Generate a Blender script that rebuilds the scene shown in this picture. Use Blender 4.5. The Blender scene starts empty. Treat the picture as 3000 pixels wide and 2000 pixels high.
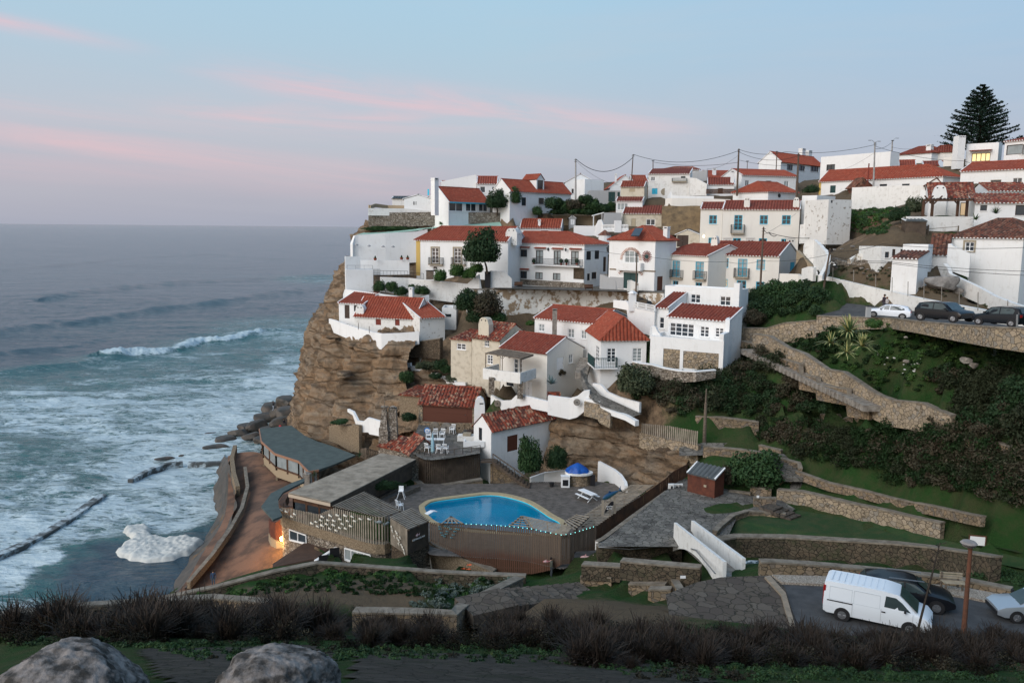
import bpy, math, random
import numpy as np
from mathutils import Vector, Matrix
V3=Vector;VZ=lambda z: V3((0,0,z))
rnd=random.Random(11);nr=np.random.RandomState(5)
SC=bpy.context.scene;COL=SC.collection
FPX=2400.0;PIT=math.radians(7.95);ROL=math.radians(0.5);CZ=38.0
CAM=VZ(CZ)
_f=V3((0,math.cos(PIT),-math.sin(PIT)));_u=V3((0,math.sin(PIT),math.cos(PIT)));_r=V3((1,0,0))
RT=_r*math.cos(ROL)+_u*math.sin(ROL);UP=_u*math.cos(ROL)-_r*math.sin(ROL)
def ray(u,v): return _f*FPX+RT*(u-1500)+UP*(1000-v)
def P(u,v,Y):
    d=ray(u,v);return CAM+d*(Y/d.y)
def PZ(u,v,z):
    d=ray(u,v);return CAM+d*((z-CZ)/d.z)
def proj(p):
    q=V3(p)-CAM;k=q.dot(_f);return (1500+FPX*q.dot(RT)/k, 1000-FPX*q.dot(UP)/k)
REG=dict(F=(0,0,1),R1=(1000,450,4.704),R2=(1450,450,4.704),R3=(1900,400,4.704),R4=(2350,350,3.618),R5=(950,640,3.92),R6=(1450,640,3.92),
 R7=(1900,570,3.92),S1=(2350,600,3.485),S2=(950,820,4.125),S3=(1400,840,4.125),S4=(1700,840,4.125),S5=(750,1150,3.92),S6=(1050,1100,3.92),
 S7=(1200,1350,3.92),S8=(1500,1250,3.485),T1=(2000,900,3.485),T2=(2400,900,3.485),T3=(1900,1300,3.485),T4=(2300,1400,3.136),T5=(0,1500,2.352),
 T6=(700,1500,2.352),T7=(0,1000,2.24),T8=(1700,1600,1.809),Q=(760,1380,4.3556),PN=(2750,200,5.6),TU=(1700,1380,11.2))
def px(reg,x,y):
    a,b,s=REG[reg];return a+x/s,b+y/s
def W(reg,x,y,Y):
    return P(*px(reg,x,y),Y)
def WZ(reg,x,y,z): return PZ(*px(reg,x,y),z)
def _h(ix,iy,iz,s):
    n=(ix.astype(np.int64)*374761393+iy.astype(np.int64)*668265263+iz.astype(np.int64)*2147483647+s*1274126177)&0x7fffffff
    n=(n^(n>>13))*1274126177&0x7fffffff
    return ((n^(n>>16))&0xffff)/65535.0
def vn(p,s=0):
    p=np.asarray(p,float);i=np.floor(p).astype(np.int64);f=p-i;f=f*f*(3-2*f);r=0
    for a in (0,1):
        wa=f[:,0] if a else 1-f[:,0]
        for b in (0,1):
            wb=f[:,1] if b else 1-f[:,1]
            for c in (0,1):
                wc=f[:,2] if c else 1-f[:,2]
                r=r+wa*wb*wc*_h(i[:,0]+a,i[:,1]+b,i[:,2]+c,s)
    return r*2-1
def fbm(p,sc=1.0,oc=4,s=0,ridge=False):
    p=np.asarray(p,float)*sc;r=0;a=1;t=0
    for k in range(oc):
        n=vn(p,s+k*7)
        if ridge: n=1-2*np.abs(n)
        r=r+a*n;t+=a;a*=.5;p=p*2.03+5.1
    return r/t
def tag(o,label=None,cat=None,group=None,kind=None):
    if label: o['label']=label
    if cat: o['category']=cat
    if group: o['group']=group
    if kind: o['kind']=kind
    elif label and cat: o['kind']='thing'
    return o
def empty(name,loc,label=None,cat=None,group=None,rz=0):
    o=bpy.data.objects.new(name,None);COL.objects.link(o);o.location=loc;o.rotation_euler=(0,0,rz);o.empty_display_size=.3
    return tag(o,label,cat,group)
def npmesh(name,V,Fq,mats,smooth=False,mi=None):
    V=np.asarray(V,np.float32);Fq=np.asarray(Fq,np.int32);n,k=Fq.shape
    me=bpy.data.meshes.new(name);me.vertices.add(len(V));me.vertices.foreach_set('co',V.ravel())
    me.loops.add(n*k);me.loops.foreach_set('vertex_index',Fq.ravel());me.polygons.add(n)
    me.polygons.foreach_set('loop_start',np.arange(0,n*k,k,dtype=np.int32));me.polygons.foreach_set('loop_total',np.full(n,k,np.int32))
    for m in (mats if isinstance(mats,(list,tuple)) else [mats]): me.materials.append(m)
    if mi is not None: me.polygons.foreach_set('material_index',np.asarray(mi,np.int32))
    if smooth: me.polygons.foreach_set('use_smooth',np.ones(n,bool))
    me.update(calc_edges=True);return me
def link(name,me,parent=None,loc=(0,0,0)):
    o=bpy.data.objects.new(name,me);COL.objects.link(o);o.location=loc
    if parent: o.parent=parent
    return o
def copytree(o,parent=None,loc=None,rz=None,sc=None):
    c=o.copy();COL.objects.link(c)
    if parent: c.parent=parent
    for ch in list(o.children): copytree(ch,c)
    if loc is not None: c.location=loc
    if rz is not None: c.rotation_euler=(0,0,rz)
    if sc is not None: c.scale=(sc,sc,sc) if not isinstance(sc,tuple) else sc
    return c
class MB:
    def __init__(s): s.v=[];s.f=[];s.m=[]
    def add(s,vs,fs,mi=0):
        n=len(s.v);s.v+= [tuple(x) for x in vs];s.f+=[tuple(n+i for i in f) for f in fs];s.m+=[mi]*len(fs);return s
    def box(s,o,a,b,c,mi=0):
        o,a,b,c=map(Vector,(o,a,b,c))
        if a.cross(b).dot(c)<0: a,b=b,a
        return s.add([o,o+a,o+a+b,o+b,o+c,o+a+c,o+a+b+c,o+b+c],[(3,2,1,0),(4,5,6,7),(0,1,5,4),(1,2,6,5),(2,3,7,6),(3,0,4,7)],mi)
    def cbox(s,c,x,y,z,rz=0,mi=0):
        c=V3(c);ca,sa=math.cos(rz),math.sin(rz);a=V3((ca,sa,0))*x;b=V3((-sa,ca,0))*y
        return s.box(c-a/2-b/2,a,b,VZ(z),mi)
    def bar(s,p,q,w,h=None,mi=0):
        p,q=V3(p),V3(q);d=q-p
        if d.length<1e-6: return s
        h=h or w;n=d.normalized();up=VZ(1) if abs(n.z)<.95 else V3((1,0,0))
        a=n.cross(up).normalized();b=a.cross(n);return s.box(p-a*w/2-b*h/2,d,a*w,b*h,mi)
    def tube(s,pts,r,n=6,mi=0,cap=True):
        pts=[V3(p) for p in pts];rs=r if isinstance(r,(list,tuple)) else [r]*len(pts);rings=[]
        for i,p in enumerate(pts):
            d=(pts[min(i+1,len(pts)-1)]-pts[max(i-1,0)]).normalized()
            up=VZ(1) if abs(d.z)<.9 else V3((1,0,0));a=d.cross(up).normalized();b=a.cross(d)
            rings.append([p+(a*math.cos(t)+b*math.sin(t))*rs[i] for t in [2*math.pi*k/n for k in range(n)]])
        vs=[x for q in rings for x in q];fs=[]
        for i in range(len(pts)-1):
            for k in range(n): fs.append((i*n+k,(i+1)*n+k,(i+1)*n+(k+1)%n,i*n+(k+1)%n))
        if cap: fs+= [tuple(range(n)),tuple(range(len(vs)-1,len(vs)-n-1,-1))]
        return s.add(vs,fs,mi)
    def lathe(s,c,prof,n=16,mi=0,sx=1,sy=1):
        c=V3(c);vs=[c+V3((r*sx*math.cos(2*math.pi*k/n),r*sy*math.sin(2*math.pi*k/n),z)) for r,z in prof for k in range(n)]
        fs=[(i*n+k,i*n+(k+1)%n,(i+1)*n+(k+1)%n,(i+1)*n+k) for i in range(len(prof)-1) for k in range(n)]
        fs+=[tuple(range(n-1,-1,-1)),tuple(range((len(prof)-1)*n,len(prof)*n))];return s.add(vs,fs,mi)
    def prism(s,poly,dz,mi=0):
        n=len(poly);poly=[V3(p) for p in poly];z=VZ(dz) if not isinstance(dz,Vector) else dz
        a=sum(poly[i].x*poly[(i+1)%n].y-poly[(i+1)%n].x*poly[i].y for i in range(n))
        if a<0: poly=poly[::-1]
        return s.add(poly+[p+z for p in poly],[tuple(range(n-1,-1,-1)),tuple(range(n,2*n))]+[(i,(i+1)%n,n+(i+1)%n,n+i) for i in range(n)],mi)
    def build(s,name,mats,parent=None,smooth=False,loc=None,bevel=0):
        o0=V3(loc or (0,0,0));q=parent
        while q and loc is None: o0=o0+q.location;q=q.parent
        mats=mats if isinstance(mats,(list,tuple)) else [mats]
        me=bpy.data.meshes.new(name);me.from_pydata([(x[0]-o0.x,x[1]-o0.y,x[2]-o0.z) for x in s.v],[],s.f)
        for m in mats: me.materials.append(m)
        me.polygons.foreach_set('material_index',s.m)
        if smooth: me.polygons.foreach_set('use_smooth',[True]*len(s.f))
        me.update();o=bpy.data.objects.new(name,me);COL.objects.link(o)
        if parent: o.parent=parent
        else: o.location=o0
        if bevel:
            b=o.modifiers.new('b','BEVEL');b.width=bevel;b.segments=2;b.limit_method='ANGLE'
        return o
def thing(name,mb,mats,label,cat,group=None,smooth=False,loc=None,bevel=0):
    if loc is None:
        a=np.array(mb.v);loc=(float(a[:,0].mean()),float(a[:,1].mean()),float(a[:,2].min()))
    return tag(mb.build(name,mats,None,smooth,loc,bevel),label,cat,group)
def LK(nt,a,b): return nt.links.new(a,b)
def newmat(name):
    m=bpy.data.materials.new(name);m.use_nodes=True;nt=m.node_tree;b=nt.nodes['Principled BSDF'];return m,nt,b
def nd(nt,t,**k):
    n=nt.nodes.new(t)
    for a,v in k.items():
        if a.startswith('i_'): n.inputs[a[2:].replace('_',' ')].default_value=v
        else: setattr(n,a,v)
    return n
def c4(c): return (c[0],c[1],c[2],1)
def ramp(nt,fac,stops):
    r=nd(nt,'ShaderNodeValToRGB');e=r.color_ramp.elements
    while len(e)<len(stops): e.new(.5)
    for i,(p,c) in enumerate(stops): e[i].position=p;e[i].color=c4(c)
    LK(nt,fac,r.inputs[0]);return r.outputs[0]
def mix(nt,f,a,b,t='MIX'):
    m=nd(nt,'ShaderNodeMix',data_type='RGBA',blend_type=t)
    for i,v in ((0,f),(6,a),(7,b)):
        if hasattr(v,'links') or isinstance(v,bpy.types.NodeSocket): LK(nt,v,m.inputs[i])
        else: m.inputs[i].default_value=v if i==0 else c4(v)
    return m.outputs[2]
def mth(nt,op,a,b=0.0,c=0.0):
    m=nd(nt,'ShaderNodeMath',operation=op)
    for i,v in enumerate((a,b,c)):
        if isinstance(v,bpy.types.NodeSocket): LK(nt,v,m.inputs[i])
        else: m.inputs[i].default_value=v
    return m.outputs[0]
def coords(nt,kind='Object',sc=(1,1,1)):
    t=nd(nt,'ShaderNodeTexCoord');
    if kind=='World':
        t=nd(nt,'ShaderNodeNewGeometry');o=t.outputs['Position']
    else: o=t.outputs[kind]
    mp=nd(nt,'ShaderNodeMapping');mp.inputs['Scale'].default_value=sc;LK(nt,o,mp.inputs[0]);return mp.outputs[0]
def noise(nt,vec,scale,detail=4,rough=.55,dist=0):
    n=nd(nt,'ShaderNodeTexNoise');n.inputs['Scale'].default_value=scale;n.inputs['Detail'].default_value=detail;n.inputs['Roughness'].default_value=rough
    n.inputs['Distortion'].default_value=dist;LK(nt,vec,n.inputs['Vector']);return n.outputs[0]
def bump(nt,b,h,st=.5,dist=.05):
    n=nd(nt,'ShaderNodeBump');n.inputs['Strength'].default_value=st;n.inputs['Distance'].default_value=dist;LK(nt,h,n.inputs['Height'])
    LK(nt,n.outputs[0],b.inputs['Normal'])
def simple(name,c,rough=.7,c2=None,scale=3,lo=.35,hi=.65,bst=0,bsc=8,metal=0,spec=.3,world=True,sc=(1,1,1),emit=None,es=1):
    m,nt,b=newmat(name);b.inputs['Roughness'].default_value=rough;b.inputs['Metallic'].default_value=metal;b.inputs['Specular IOR Level'].default_value=spec
    v=coords(nt,'World' if world else 'Object',sc)
    if c2:
        f=noise(nt,v,scale,5,.6);LK(nt,ramp(nt,f,[(lo,c),(hi,c2)]),b.inputs['Base Color'])
    else: b.inputs['Base Color'].default_value=c4(c)
    if bst: bump(nt,b,noise(nt,v,bsc,5,.6),bst)
    if emit: b.inputs['Emission Color'].default_value=c4(emit);b.inputs['Emission Strength'].default_value=es
    return m
def plaster(name,c,dirt=(.42,.37,.3),lo=.62,hi=.8,amt=.6,sc=1.3,c2=None,streak=True):
    m,nt,b=newmat(name);b.inputs['Roughness'].default_value=.85;b.inputs['Specular IOR Level'].default_value=.15
    v=coords(nt,'World');vs=coords(nt,'World',(1.6,1.6,.22))
    base=mix(nt,noise(nt,v,.35,3),c,c2 or tuple(x*.86 for x in c))
    n=noise(nt,v,sc,8,.68);f=ramp(nt,n,[(lo,(0,0,0)),(hi,(1,1,1))])
    st=ramp(nt,noise(nt,vs,1.7,6,.6),[(.55,(0,0,0)),(.78,(1,1,1))])
    o=mix(nt,mth(nt,'MULTIPLY',f,amt),base,dirt)
    if streak: o=mix(nt,mth(nt,'MULTIPLY',st,.6),o,tuple(.5*(a+bb) for a,bb in zip(c,dirt)))
    LK(nt,o,b.inputs['Base Color']);bump(nt,b,mth(nt,'SUBTRACT',noise(nt,v,5,6,.7),mth(nt,'MULTIPLY',f,.8)),.5,.04);return m
def stone(name,cols,mortar,scale=1.6,edge=.06,bst=.8,sc=(1,1,1.25),warp=.25,moss=None):
    m,nt,b=newmat(name);b.inputs['Roughness'].default_value=.9;b.inputs['Specular IOR Level'].default_value=.15
    v=coords(nt,'World',sc);wn=nd(nt,'ShaderNodeTexNoise');wn.inputs['Scale'].default_value=scale*1.3;LK(nt,v,wn.inputs['Vector'])
    va=nd(nt,'ShaderNodeVectorMath',operation='MULTIPLY_ADD');LK(nt,wn.outputs['Color'],va.inputs[0]);va.inputs[1].default_value=(warp,)*3;LK(nt,v,va.inputs[2])
    d=nd(nt,'ShaderNodeTexVoronoi',feature='DISTANCE_TO_EDGE');d.inputs['Scale'].default_value=scale;LK(nt,va.outputs[0],d.inputs['Vector'])
    c=nd(nt,'ShaderNodeTexVoronoi',feature='F1');c.inputs['Scale'].default_value=scale;LK(nt,va.outputs[0],c.inputs['Vector'])
    sp=nd(nt,'ShaderNodeSeparateColor');LK(nt,c.outputs['Color'],sp.inputs[0])
    k=len(cols);cell=ramp(nt,sp.outputs[0],[(i/(k-1)*.9+.05,q) for i,q in enumerate(cols)])
    cell=mix(nt,mth(nt,'MULTIPLY',noise(nt,v,6,5,.7),.45),cell,tuple(x*.45 for x in cols[0]))
    e=ramp(nt,d.outputs['Distance'],[(edge*.35,(0,0,0)),(edge,(1,1,1))])
    o=mix(nt,e,mortar,cell)
    if moss: o=mix(nt,ramp(nt,noise(nt,v,.6,5,.7),[(.52,(0,0,0)),(.68,(.8,.8,.8))]),o,moss)
    LK(nt,o,b.inputs['Base Color'])
    bump(nt,b,mth(nt,'ADD',mth(nt,'MULTIPLY',e,.6),mth(nt,'MULTIPLY',noise(nt,v,7,5,.7),.5)),bst,.09);return m
def tilemat(name,c,dark,pale,lo=.5,hi=.75,mott=.4,pat=4.5):
    m,nt,b=newmat(name);b.inputs['Roughness'].default_value=.8;b.inputs['Specular IOR Level'].default_value=.2
    v=coords(nt,'World');a=mix(nt,noise(nt,v,.5,4),c,tuple(x*.72 for x in c))
    n=nd(nt,'ShaderNodeTexVoronoi');n.inputs['Scale'].default_value=pat;LK(nt,v,n.inputs['Vector'])
    s=nd(nt,'ShaderNodeSeparateColor');LK(nt,n.outputs['Color'],s.inputs[0])
    f=ramp(nt,s.outputs[0],[(lo,(0,0,0)),(hi,(mott,)*3)]);g=ramp(nt,s.outputs[1],[(.72,(0,0,0)),(.9,(mott*.8,)*3)])
    h=ramp(nt,noise(nt,v,.9,6,.7),[(.5,(0,0,0)),(.75,(mott,)*3)])
    o=mix(nt,f,a,dark);o=mix(nt,g,o,pale);o=mix(nt,h,o,dark);LK(nt,o,b.inputs['Base Color'])
    bump(nt,b,noise(nt,v,14,4,.7),.35,.02);return m
def leafmat(name,c,c2,c3=None,rough=.65):
    m,nt,b=newmat(name);b.inputs['Roughness'].default_value=rough;b.inputs['Specular IOR Level'].default_value=.2
    v=coords(nt,'World');oi=nd(nt,'ShaderNodeObjectInfo')
    o=mix(nt,ramp(nt,noise(nt,v,.8,5,.7),[(.35,(0,0,0)),(.68,(1,1,1))]),c,c2)
    if c3: o=mix(nt,ramp(nt,noise(nt,v,2.3,4,.7),[(.55,(0,0,0)),(.7,(.8,.8,.8))]),o,c3)
    o=mix(nt,mth(nt,'MULTIPLY',oi.outputs['Random'],.35),o,tuple(x*.6 for x in c));LK(nt,o,b.inputs['Base Color'])
    m.use_backface_culling=False;return m
def glassmat(name,c=(.015,.02,.025),rough=.12):
    m,nt,b=newmat(name);v=coords(nt,'World');o=mix(nt,noise(nt,v,1.1,2),c,tuple(x*2.6+.01 for x in c));LK(nt,o,b.inputs['Base Color'])
    b.inputs['Roughness'].default_value=rough;b.inputs['Specular IOR Level'].default_value=.6;return m
M={}
M['white']=plaster('white_plaster',(.80,.81,.81),dirt=(.46,.44,.4),amt=.5,lo=.56)
M['white2']=plaster('aged_white_plaster',(.76,.76,.74),dirt=(.3,.27,.22),amt=.55,lo=.52,hi=.74,sc=1.8)
M['cream']=plaster('cream_plaster',(.76,.74,.69),dirt=(.42,.38,.32),amt=.4)
M['creamold']=plaster('weathered_cream_plaster',(.60,.55,.45),dirt=(.27,.23,.17),lo=.5,hi=.7,amt=.6,sc=1.6)
M['peel']=plaster('peeling_plaster',(.72,.72,.69),dirt=(.25,.18,.11),lo=.50,hi=.56,amt=.95,sc=.9)
M['peel2']=plaster('lightly_peeling_plaster',(.72,.72,.70),dirt=(.24,.2,.15),lo=.585,hi=.63,amt=.9,sc=1.7)
M['grey']=plaster('grey_render',(.40,.41,.42),dirt=(.2,.19,.18),amt=.5)
M['mint']=simple('mint_green_concrete',(.36,.56,.47),.8,(.28,.46,.38),2)
M['sand_w']=plaster('tan_render',(.36,.29,.2),dirt=(.22,.18,.13),amt=.5)
M['concrete']=simple('old_concrete',(.3,.28,.25),.9,(.16,.14,.12),2.5,bst=.5)
M['clay']=tilemat('red_clay_tiles',(.33,.075,.042),(.13,.034,.023),(.42,.18,.12),mott=.35)
M['clay2']=tilemat('brown_red_clay_tiles',(.25,.058,.035),(.09,.026,.02),(.3,.14,.1),mott=.4)
M['clayold']=tilemat('mottled_clay_tiles',(.28,.064,.036),(.07,.034,.028),(.45,.3,.2),lo=.45,mott=.85,pat=3.3)
M['claydark']=tilemat('weathered_brown_tiles',(.17,.065,.042),(.05,.035,.028),(.28,.15,.1),lo=.4,mott=.8,pat=3.3)
M['stone']=stone('fieldstone_masonry',[(.30,.22,.14),(.20,.16,.11),(.34,.26,.18),(.17,.15,.13)],(.085,.068,.05),2.7)
M['stoneL']=stone('pale_fieldstone_masonry',[(.40,.32,.22),(.27,.22,.16),(.42,.34,.25),(.25,.23,.2)],(.13,.105,.075),2.4)
M['rubble']=stone('rubble_masonry',[(.38,.33,.27),(.22,.18,.14),(.42,.38,.33),(.16,.13,.1)],(.09,.075,.06),3.2,.09)
M['rubbleD']=stone('dark_dry_stone',[(.15,.11,.075),(.09,.07,.05),(.18,.14,.1)],(.03,.025,.02),3.4,.09,sc=(1,1,2.2))
M['stoneD']=stone('dark_mossy_masonry',[(.13,.10,.07),(.08,.07,.05),(.15,.12,.085)],(.035,.03,.024),2.8,.07,moss=(.04,.05,.025))
M['cap']=simple('stone_coping',(.24,.21,.17),.9,(.13,.11,.085),1.8,bst=.6,bsc=5)
M['pebble']=simple('pebbledash_render',(.30,.235,.16),.95,(.12,.09,.06),9,bst=.9,bsc=14)
M['paving']=stone('flagstone_paving',[(.20,.19,.17),(.13,.12,.11),(.23,.215,.19)],(.055,.055,.045),1.9,.05,.5,(1,1,1),.4,moss=(.035,.032,.03))
M['pavingDD']=stone('shaded_foreground_flagstones',[(.055,.05,.042),(.038,.035,.03),(.065,.058,.05)],(.018,.018,.014),1.5,.05,.6,(1,1,1),.5,moss=(.014,.02,.01))  # darker copy of the dark flagstones, foreground shade put into the colours
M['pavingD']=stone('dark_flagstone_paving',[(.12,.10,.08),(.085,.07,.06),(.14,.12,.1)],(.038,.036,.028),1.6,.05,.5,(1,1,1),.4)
M['asphalt']=simple('asphalt',(.045,.047,.05),.85,(.075,.077,.08),1.2,bst=.3,bsc=40)
M['mosaic']=stone('limestone_mosaic',[(.42,.37,.31),(.34,.3,.25),(.46,.42,.36)],(.18,.15,.12),9,.12,.3,(1,1,1),0)
M['kerb']=simple('kerb_stone',(.30,.24,.18),.9,(.2,.17,.13),3)
M['wood']=simple('weathered_wood',(.19,.155,.12),.85,(.085,.065,.05),1.4,sc=(2,2,9),bst=.3)
M['woodL']=simple('bleached_wood_slats',(.33,.29,.235),.85,(.19,.165,.13),1.1,bst=.3)
M['woodR']=simple('reddish_wood_slats',(.11,.055,.032),.8,(.05,.03,.022),1.3,bst=.3)
M['woodD']=simple('dark_stained_wood',(.06,.045,.035),.85,(.1,.075,.055),1.6,bst=.3)
M['deck']=simple('deck_boards',(.085,.075,.065),.8,(.15,.13,.115),1.6,bst=.3)
M['shed']=simple('mahogany_boards',(.13,.042,.025),.75,(.075,.026,.018),2)
M['felt']=simple('roofing_felt',(.085,.11,.105),.9,(.06,.08,.078),1.2,bst=.2)
M['feltD']=simple('grey_roofing_sheet',(.10,.115,.12),.8,(.075,.085,.09),1)
M['glass']=glassmat('dark_window_glass');M['glassC']=glassmat('curtained_window_glass',(.14,.16,.165),.3)
M['lit']=simple('lit_window',(.5,.4,.2),.5,emit=(1,.78,.36),es=.9)
M['litdim']=simple('dimly_lit_window',(.4,.33,.22),.5,emit=(.9,.62,.35),es=.35)
M['fw']=simple('white_painted_wood',(.82,.83,.84),.5);M['fb']=simple('turquoise_painted_wood',(.04,.42,.60),.5)
M['fn']=simple('dark_brown_painted_wood',(.045,.028,.022),.5);M['fg']=simple('dark_green_painted_wood',(.02,.055,.055),.5)
M['fk']=simple('black_slot',(.015,.015,.018),.6);M['fr']=simple('dark_red_shutter',(.17,.03,.02),.6);M['ft']=simple('tan_boarding',(.4,.34,.24),.7)
M['fs']=simple('brown_roller_shutter',(.10,.035,.022),.6)
M['trim']=simple('tan_stone_trim',(.36,.31,.23),.85,(.27,.23,.17),4);M['yellow']=simple('ochre_paint',(.52,.36,.11),.8)
M['iron']=simple('dark_ironwork',(.03,.035,.04),.5);M['steel']=simple('galvanised_steel',(.28,.29,.3),.45,metal=.6)
M['pole']=simple('tarred_timber_pole',(.13,.095,.07),.85,(.07,.05,.04),3,sc=(3,3,.4));M['poleC']=simple('concrete_pole',(.34,.34,.33),.9,(.26,.25,.24),2)
M['rust']=simple('rusted_pole',(.15,.06,.035),.8,(.10,.048,.03),4);M['cable']=simple('black_cable',(.02,.02,.022),.6)
M['blackp']=simple('black_plastic',(.02,.02,.022),.5);M['whitep']=simple('white_plastic',(.8,.82,.83),.35)
M['rock_grey']=simple('weathered_limestone',(.30,.28,.26),.95,(.10,.09,.08),1.1,bst=1,bsc=4)
def inpoly(pts,poly):
    x,y=pts[:,0],pts[:,1];r=np.zeros(len(pts),bool);n=len(poly);j=n-1
    for i in range(n):
        xi,yi=poly[i];xj,yj=poly[j];r^=((yi>y)!=(yj>y))&(x<(xj-xi)*(y-yi)/(yj-yi+1e-9)+xi);j=i
    return r
cd=bpy.data.cameras.new('camera');cam=bpy.data.objects.new('camera',cd);COL.objects.link(cam);SC.camera=cam
cd.sensor_width=36;cd.lens=FPX/3000*36;cd.clip_start=.5;cd.clip_end=60000
cam.matrix_world=Matrix(((RT.x,UP.x,-_f.x,CAM.x),(RT.y,UP.y,-_f.y,CAM.y),(RT.z,UP.z,-_f.z,CAM.z),(0,0,0,1)))
SC.view_settings.view_transform='Standard';SC.view_settings.look='None';SC.view_settings.gamma=1;SC.view_settings.exposure=.12
w=bpy.data.worlds.new('World');SC.world=w;w.use_nodes=True;nt=w.node_tree;nt.nodes.clear()
out=nd(nt,'ShaderNodeOutputWorld');bg=nd(nt,'ShaderNodeBackground');LK(nt,bg.outputs[0],out.inputs[0])
tc=nd(nt,'ShaderNodeTexCoord');D=tc.outputs['Generated'];sp=nd(nt,'ShaderNodeSeparateXYZ');LK(nt,D,sp.inputs[0])
X,Y_,Z=sp.outputs
el=mth(nt,'MULTIPLY',mth(nt,'ARCSINE',Z),2/math.pi)         # 0 at the horizon, 1 overhead
grad=ramp(nt,mth(nt,'MAXIMUM',el,0.0),[(0,(.325,.36,.45)),(.03,(.38,.40,.49)),(.075,(.42,.48,.57)),(.13,(.37,.52,.64)),(.2,(.34,.55,.71)),(.36,(.26,.47,.68)),(1,(.15,.29,.50))])
east=ramp(nt,mth(nt,'MULTIPLY_ADD',X,.5,.5),[(.25,(1.04,1.01,1.0)),(.5,(1,1,1)),(.8,(.82,.88,.99)),(1,(.72,.8,.95))])
col=mix(nt,1.0,grad,east,'MULTIPLY')
k=mth(nt,'DIVIDE',1.0,mth(nt,'MAXIMUM',Z,.02));cx=mth(nt,'MULTIPLY',X,k);cy=mth(nt,'MULTIPLY',Y_,k)
az=mth(nt,'ARCTAN2',X,Y_);e=mth(nt,'ARCSINE',Z)
def band(az0,az1,e0,slope,wd,sc,seed,lo,hi,curve=0.0):
    c=nd(nt,'ShaderNodeCombineXYZ');d=mth(nt,'SUBTRACT',e,mth(nt,'ADD',mth(nt,'MULTIPLY_ADD',az,slope,e0),mth(nt,'MULTIPLY',mth(nt,'MULTIPLY',az,az),curve)))
    LK(nt,mth(nt,'MULTIPLY',az,sc),c.inputs[0]);LK(nt,mth(nt,'MULTIPLY',d,sc*11),c.inputs[1]);c.inputs[2].default_value=seed
    n=noise(nt,c.outputs[0],1.0,7,.62,.6)
    g=mth(nt,'POWER',2.718,mth(nt,'MULTIPLY',-1.0,mth(nt,'POWER',mth(nt,'ABSOLUTE',mth(nt,'DIVIDE',d,wd)),2.0)))
    sm=nd(nt,'ShaderNodeMapRange',interpolation_type='SMOOTHSTEP');LK(nt,az,sm.inputs[0]);sm.inputs[1].default_value=az0-.14;sm.inputs[2].default_value=az0+.05
    s2=nd(nt,'ShaderNodeMapRange',interpolation_type='SMOOTHSTEP');LK(nt,az,s2.inputs[0]);s2.inputs[1].default_value=az1-.05;s2.inputs[2].default_value=az1+.14;s2.inputs[3].default_value=1;s2.inputs[4].default_value=0
    f=mth(nt,'MULTIPLY',mth(nt,'MULTIPLY',g,sm.outputs[0]),s2.outputs[0])
    return mth(nt,'MULTIPLY',f,ramp(nt,n,[(lo,(0,0,0)),(hi,(1,1,1))]))
bands=[ (-.70,-.50,.143,-.10,.008,3.0,1.3,.30,.78,0),(-.72,-.16,.045,-.085,.015,3.2,4.1,.28,.8,0),(-.27,.14,.134,-.10,.017,3.4,7.7,.32,.80,0),
 (-.33,-.12,.119,-.01,.016,3.5,9.2,.34,.8,0),(-.62,-.25,.100,-.03,.022,2.4,12.4,.42,.85,0),(-.60,.02,.045,-.03,.016,2.2,15.8,.40,.9,0),(-.12,.5,.088,-.04,.010,3,21.8,.45,.85,0)]
pk=None
for i,bb in enumerate(bands):
    f=band(*bb);f=mth(nt,'MULTIPLY',f,(.85,.75,1.0,1.0,.4,.55,.35)[i]);pk=f if pk is None else mth(nt,'MAXIMUM',pk,f)
col=mix(nt,pk,col,(.76,.47,.51))
cc=nd(nt,'ShaderNodeCombineXYZ');LK(nt,mth(nt,'MULTIPLY',az,1.6),cc.inputs[0]);LK(nt,mth(nt,'MULTIPLY',e,11),cc.inputs[1]);cc.inputs[2].default_value=3.3
veil=ramp(nt,noise(nt,cc.outputs[0],1.3,7,.6,.5),[(.42,(0,0,0)),(.8,(1,1,1))]);col=mix(nt,mth(nt,'MULTIPLY',veil,.30),col,(.50,.50,.56))
dp=nd(nt,'ShaderNodeVectorMath',operation='DOT_PRODUCT');LK(nt,D,dp.inputs[0]);gd=V3((-.80,-.58,.16)).normalized();dp.inputs[1].default_value=gd
gl=nd(nt,'ShaderNodeMapRange',interpolation_type='SMOOTHSTEP');LK(nt,dp.outputs['Value'],gl.inputs[0]);gl.inputs[1].default_value=.25;gl.inputs[2].default_value=1.0
col=mix(nt,mth(nt,'MULTIPLY',gl.outputs[0],1.0),col,(1.25,1.12,1.0))
sky=nd(nt,'ShaderNodeTexSky',sky_type='NISHITA');sky.sun_disc=False;sky.sun_elevation=math.radians(3);sky.sun_rotation=math.radians(234)
col=mix(nt,.0225,col,sky.outputs[0],'ADD')
LK(nt,col,bg.inputs[0]);bg.inputs[1].default_value=1.0
sd=bpy.data.lights.new('sun','SUN');sd.energy=1.6;sd.angle=math.radians(38);sd.color=(.98,.98,1);so=bpy.data.objects.new('sun',sd);COL.objects.link(so)
dd=V3((-.62,-.60,.52)).normalized();so.rotation_euler=dd.to_track_quat('Z','Y').to_euler();so.location=(-40,-20,90)
A=[]   # anchors: world xyz
def an(*pts):
    for u,v,Y in pts: A.append(P(u,v,Y))
an((2430,947,83),(2600,952,78),(2700,962,69.5),(2920,987,57),(3100,1010,54),(2533,918,91),(2700,932,83),(2900,948,73),(2400,985,82.5),(2600,985,77),(2700,1005,69),(2850,1025,62),(3000,1042,57),(3120,1050,55))
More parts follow.
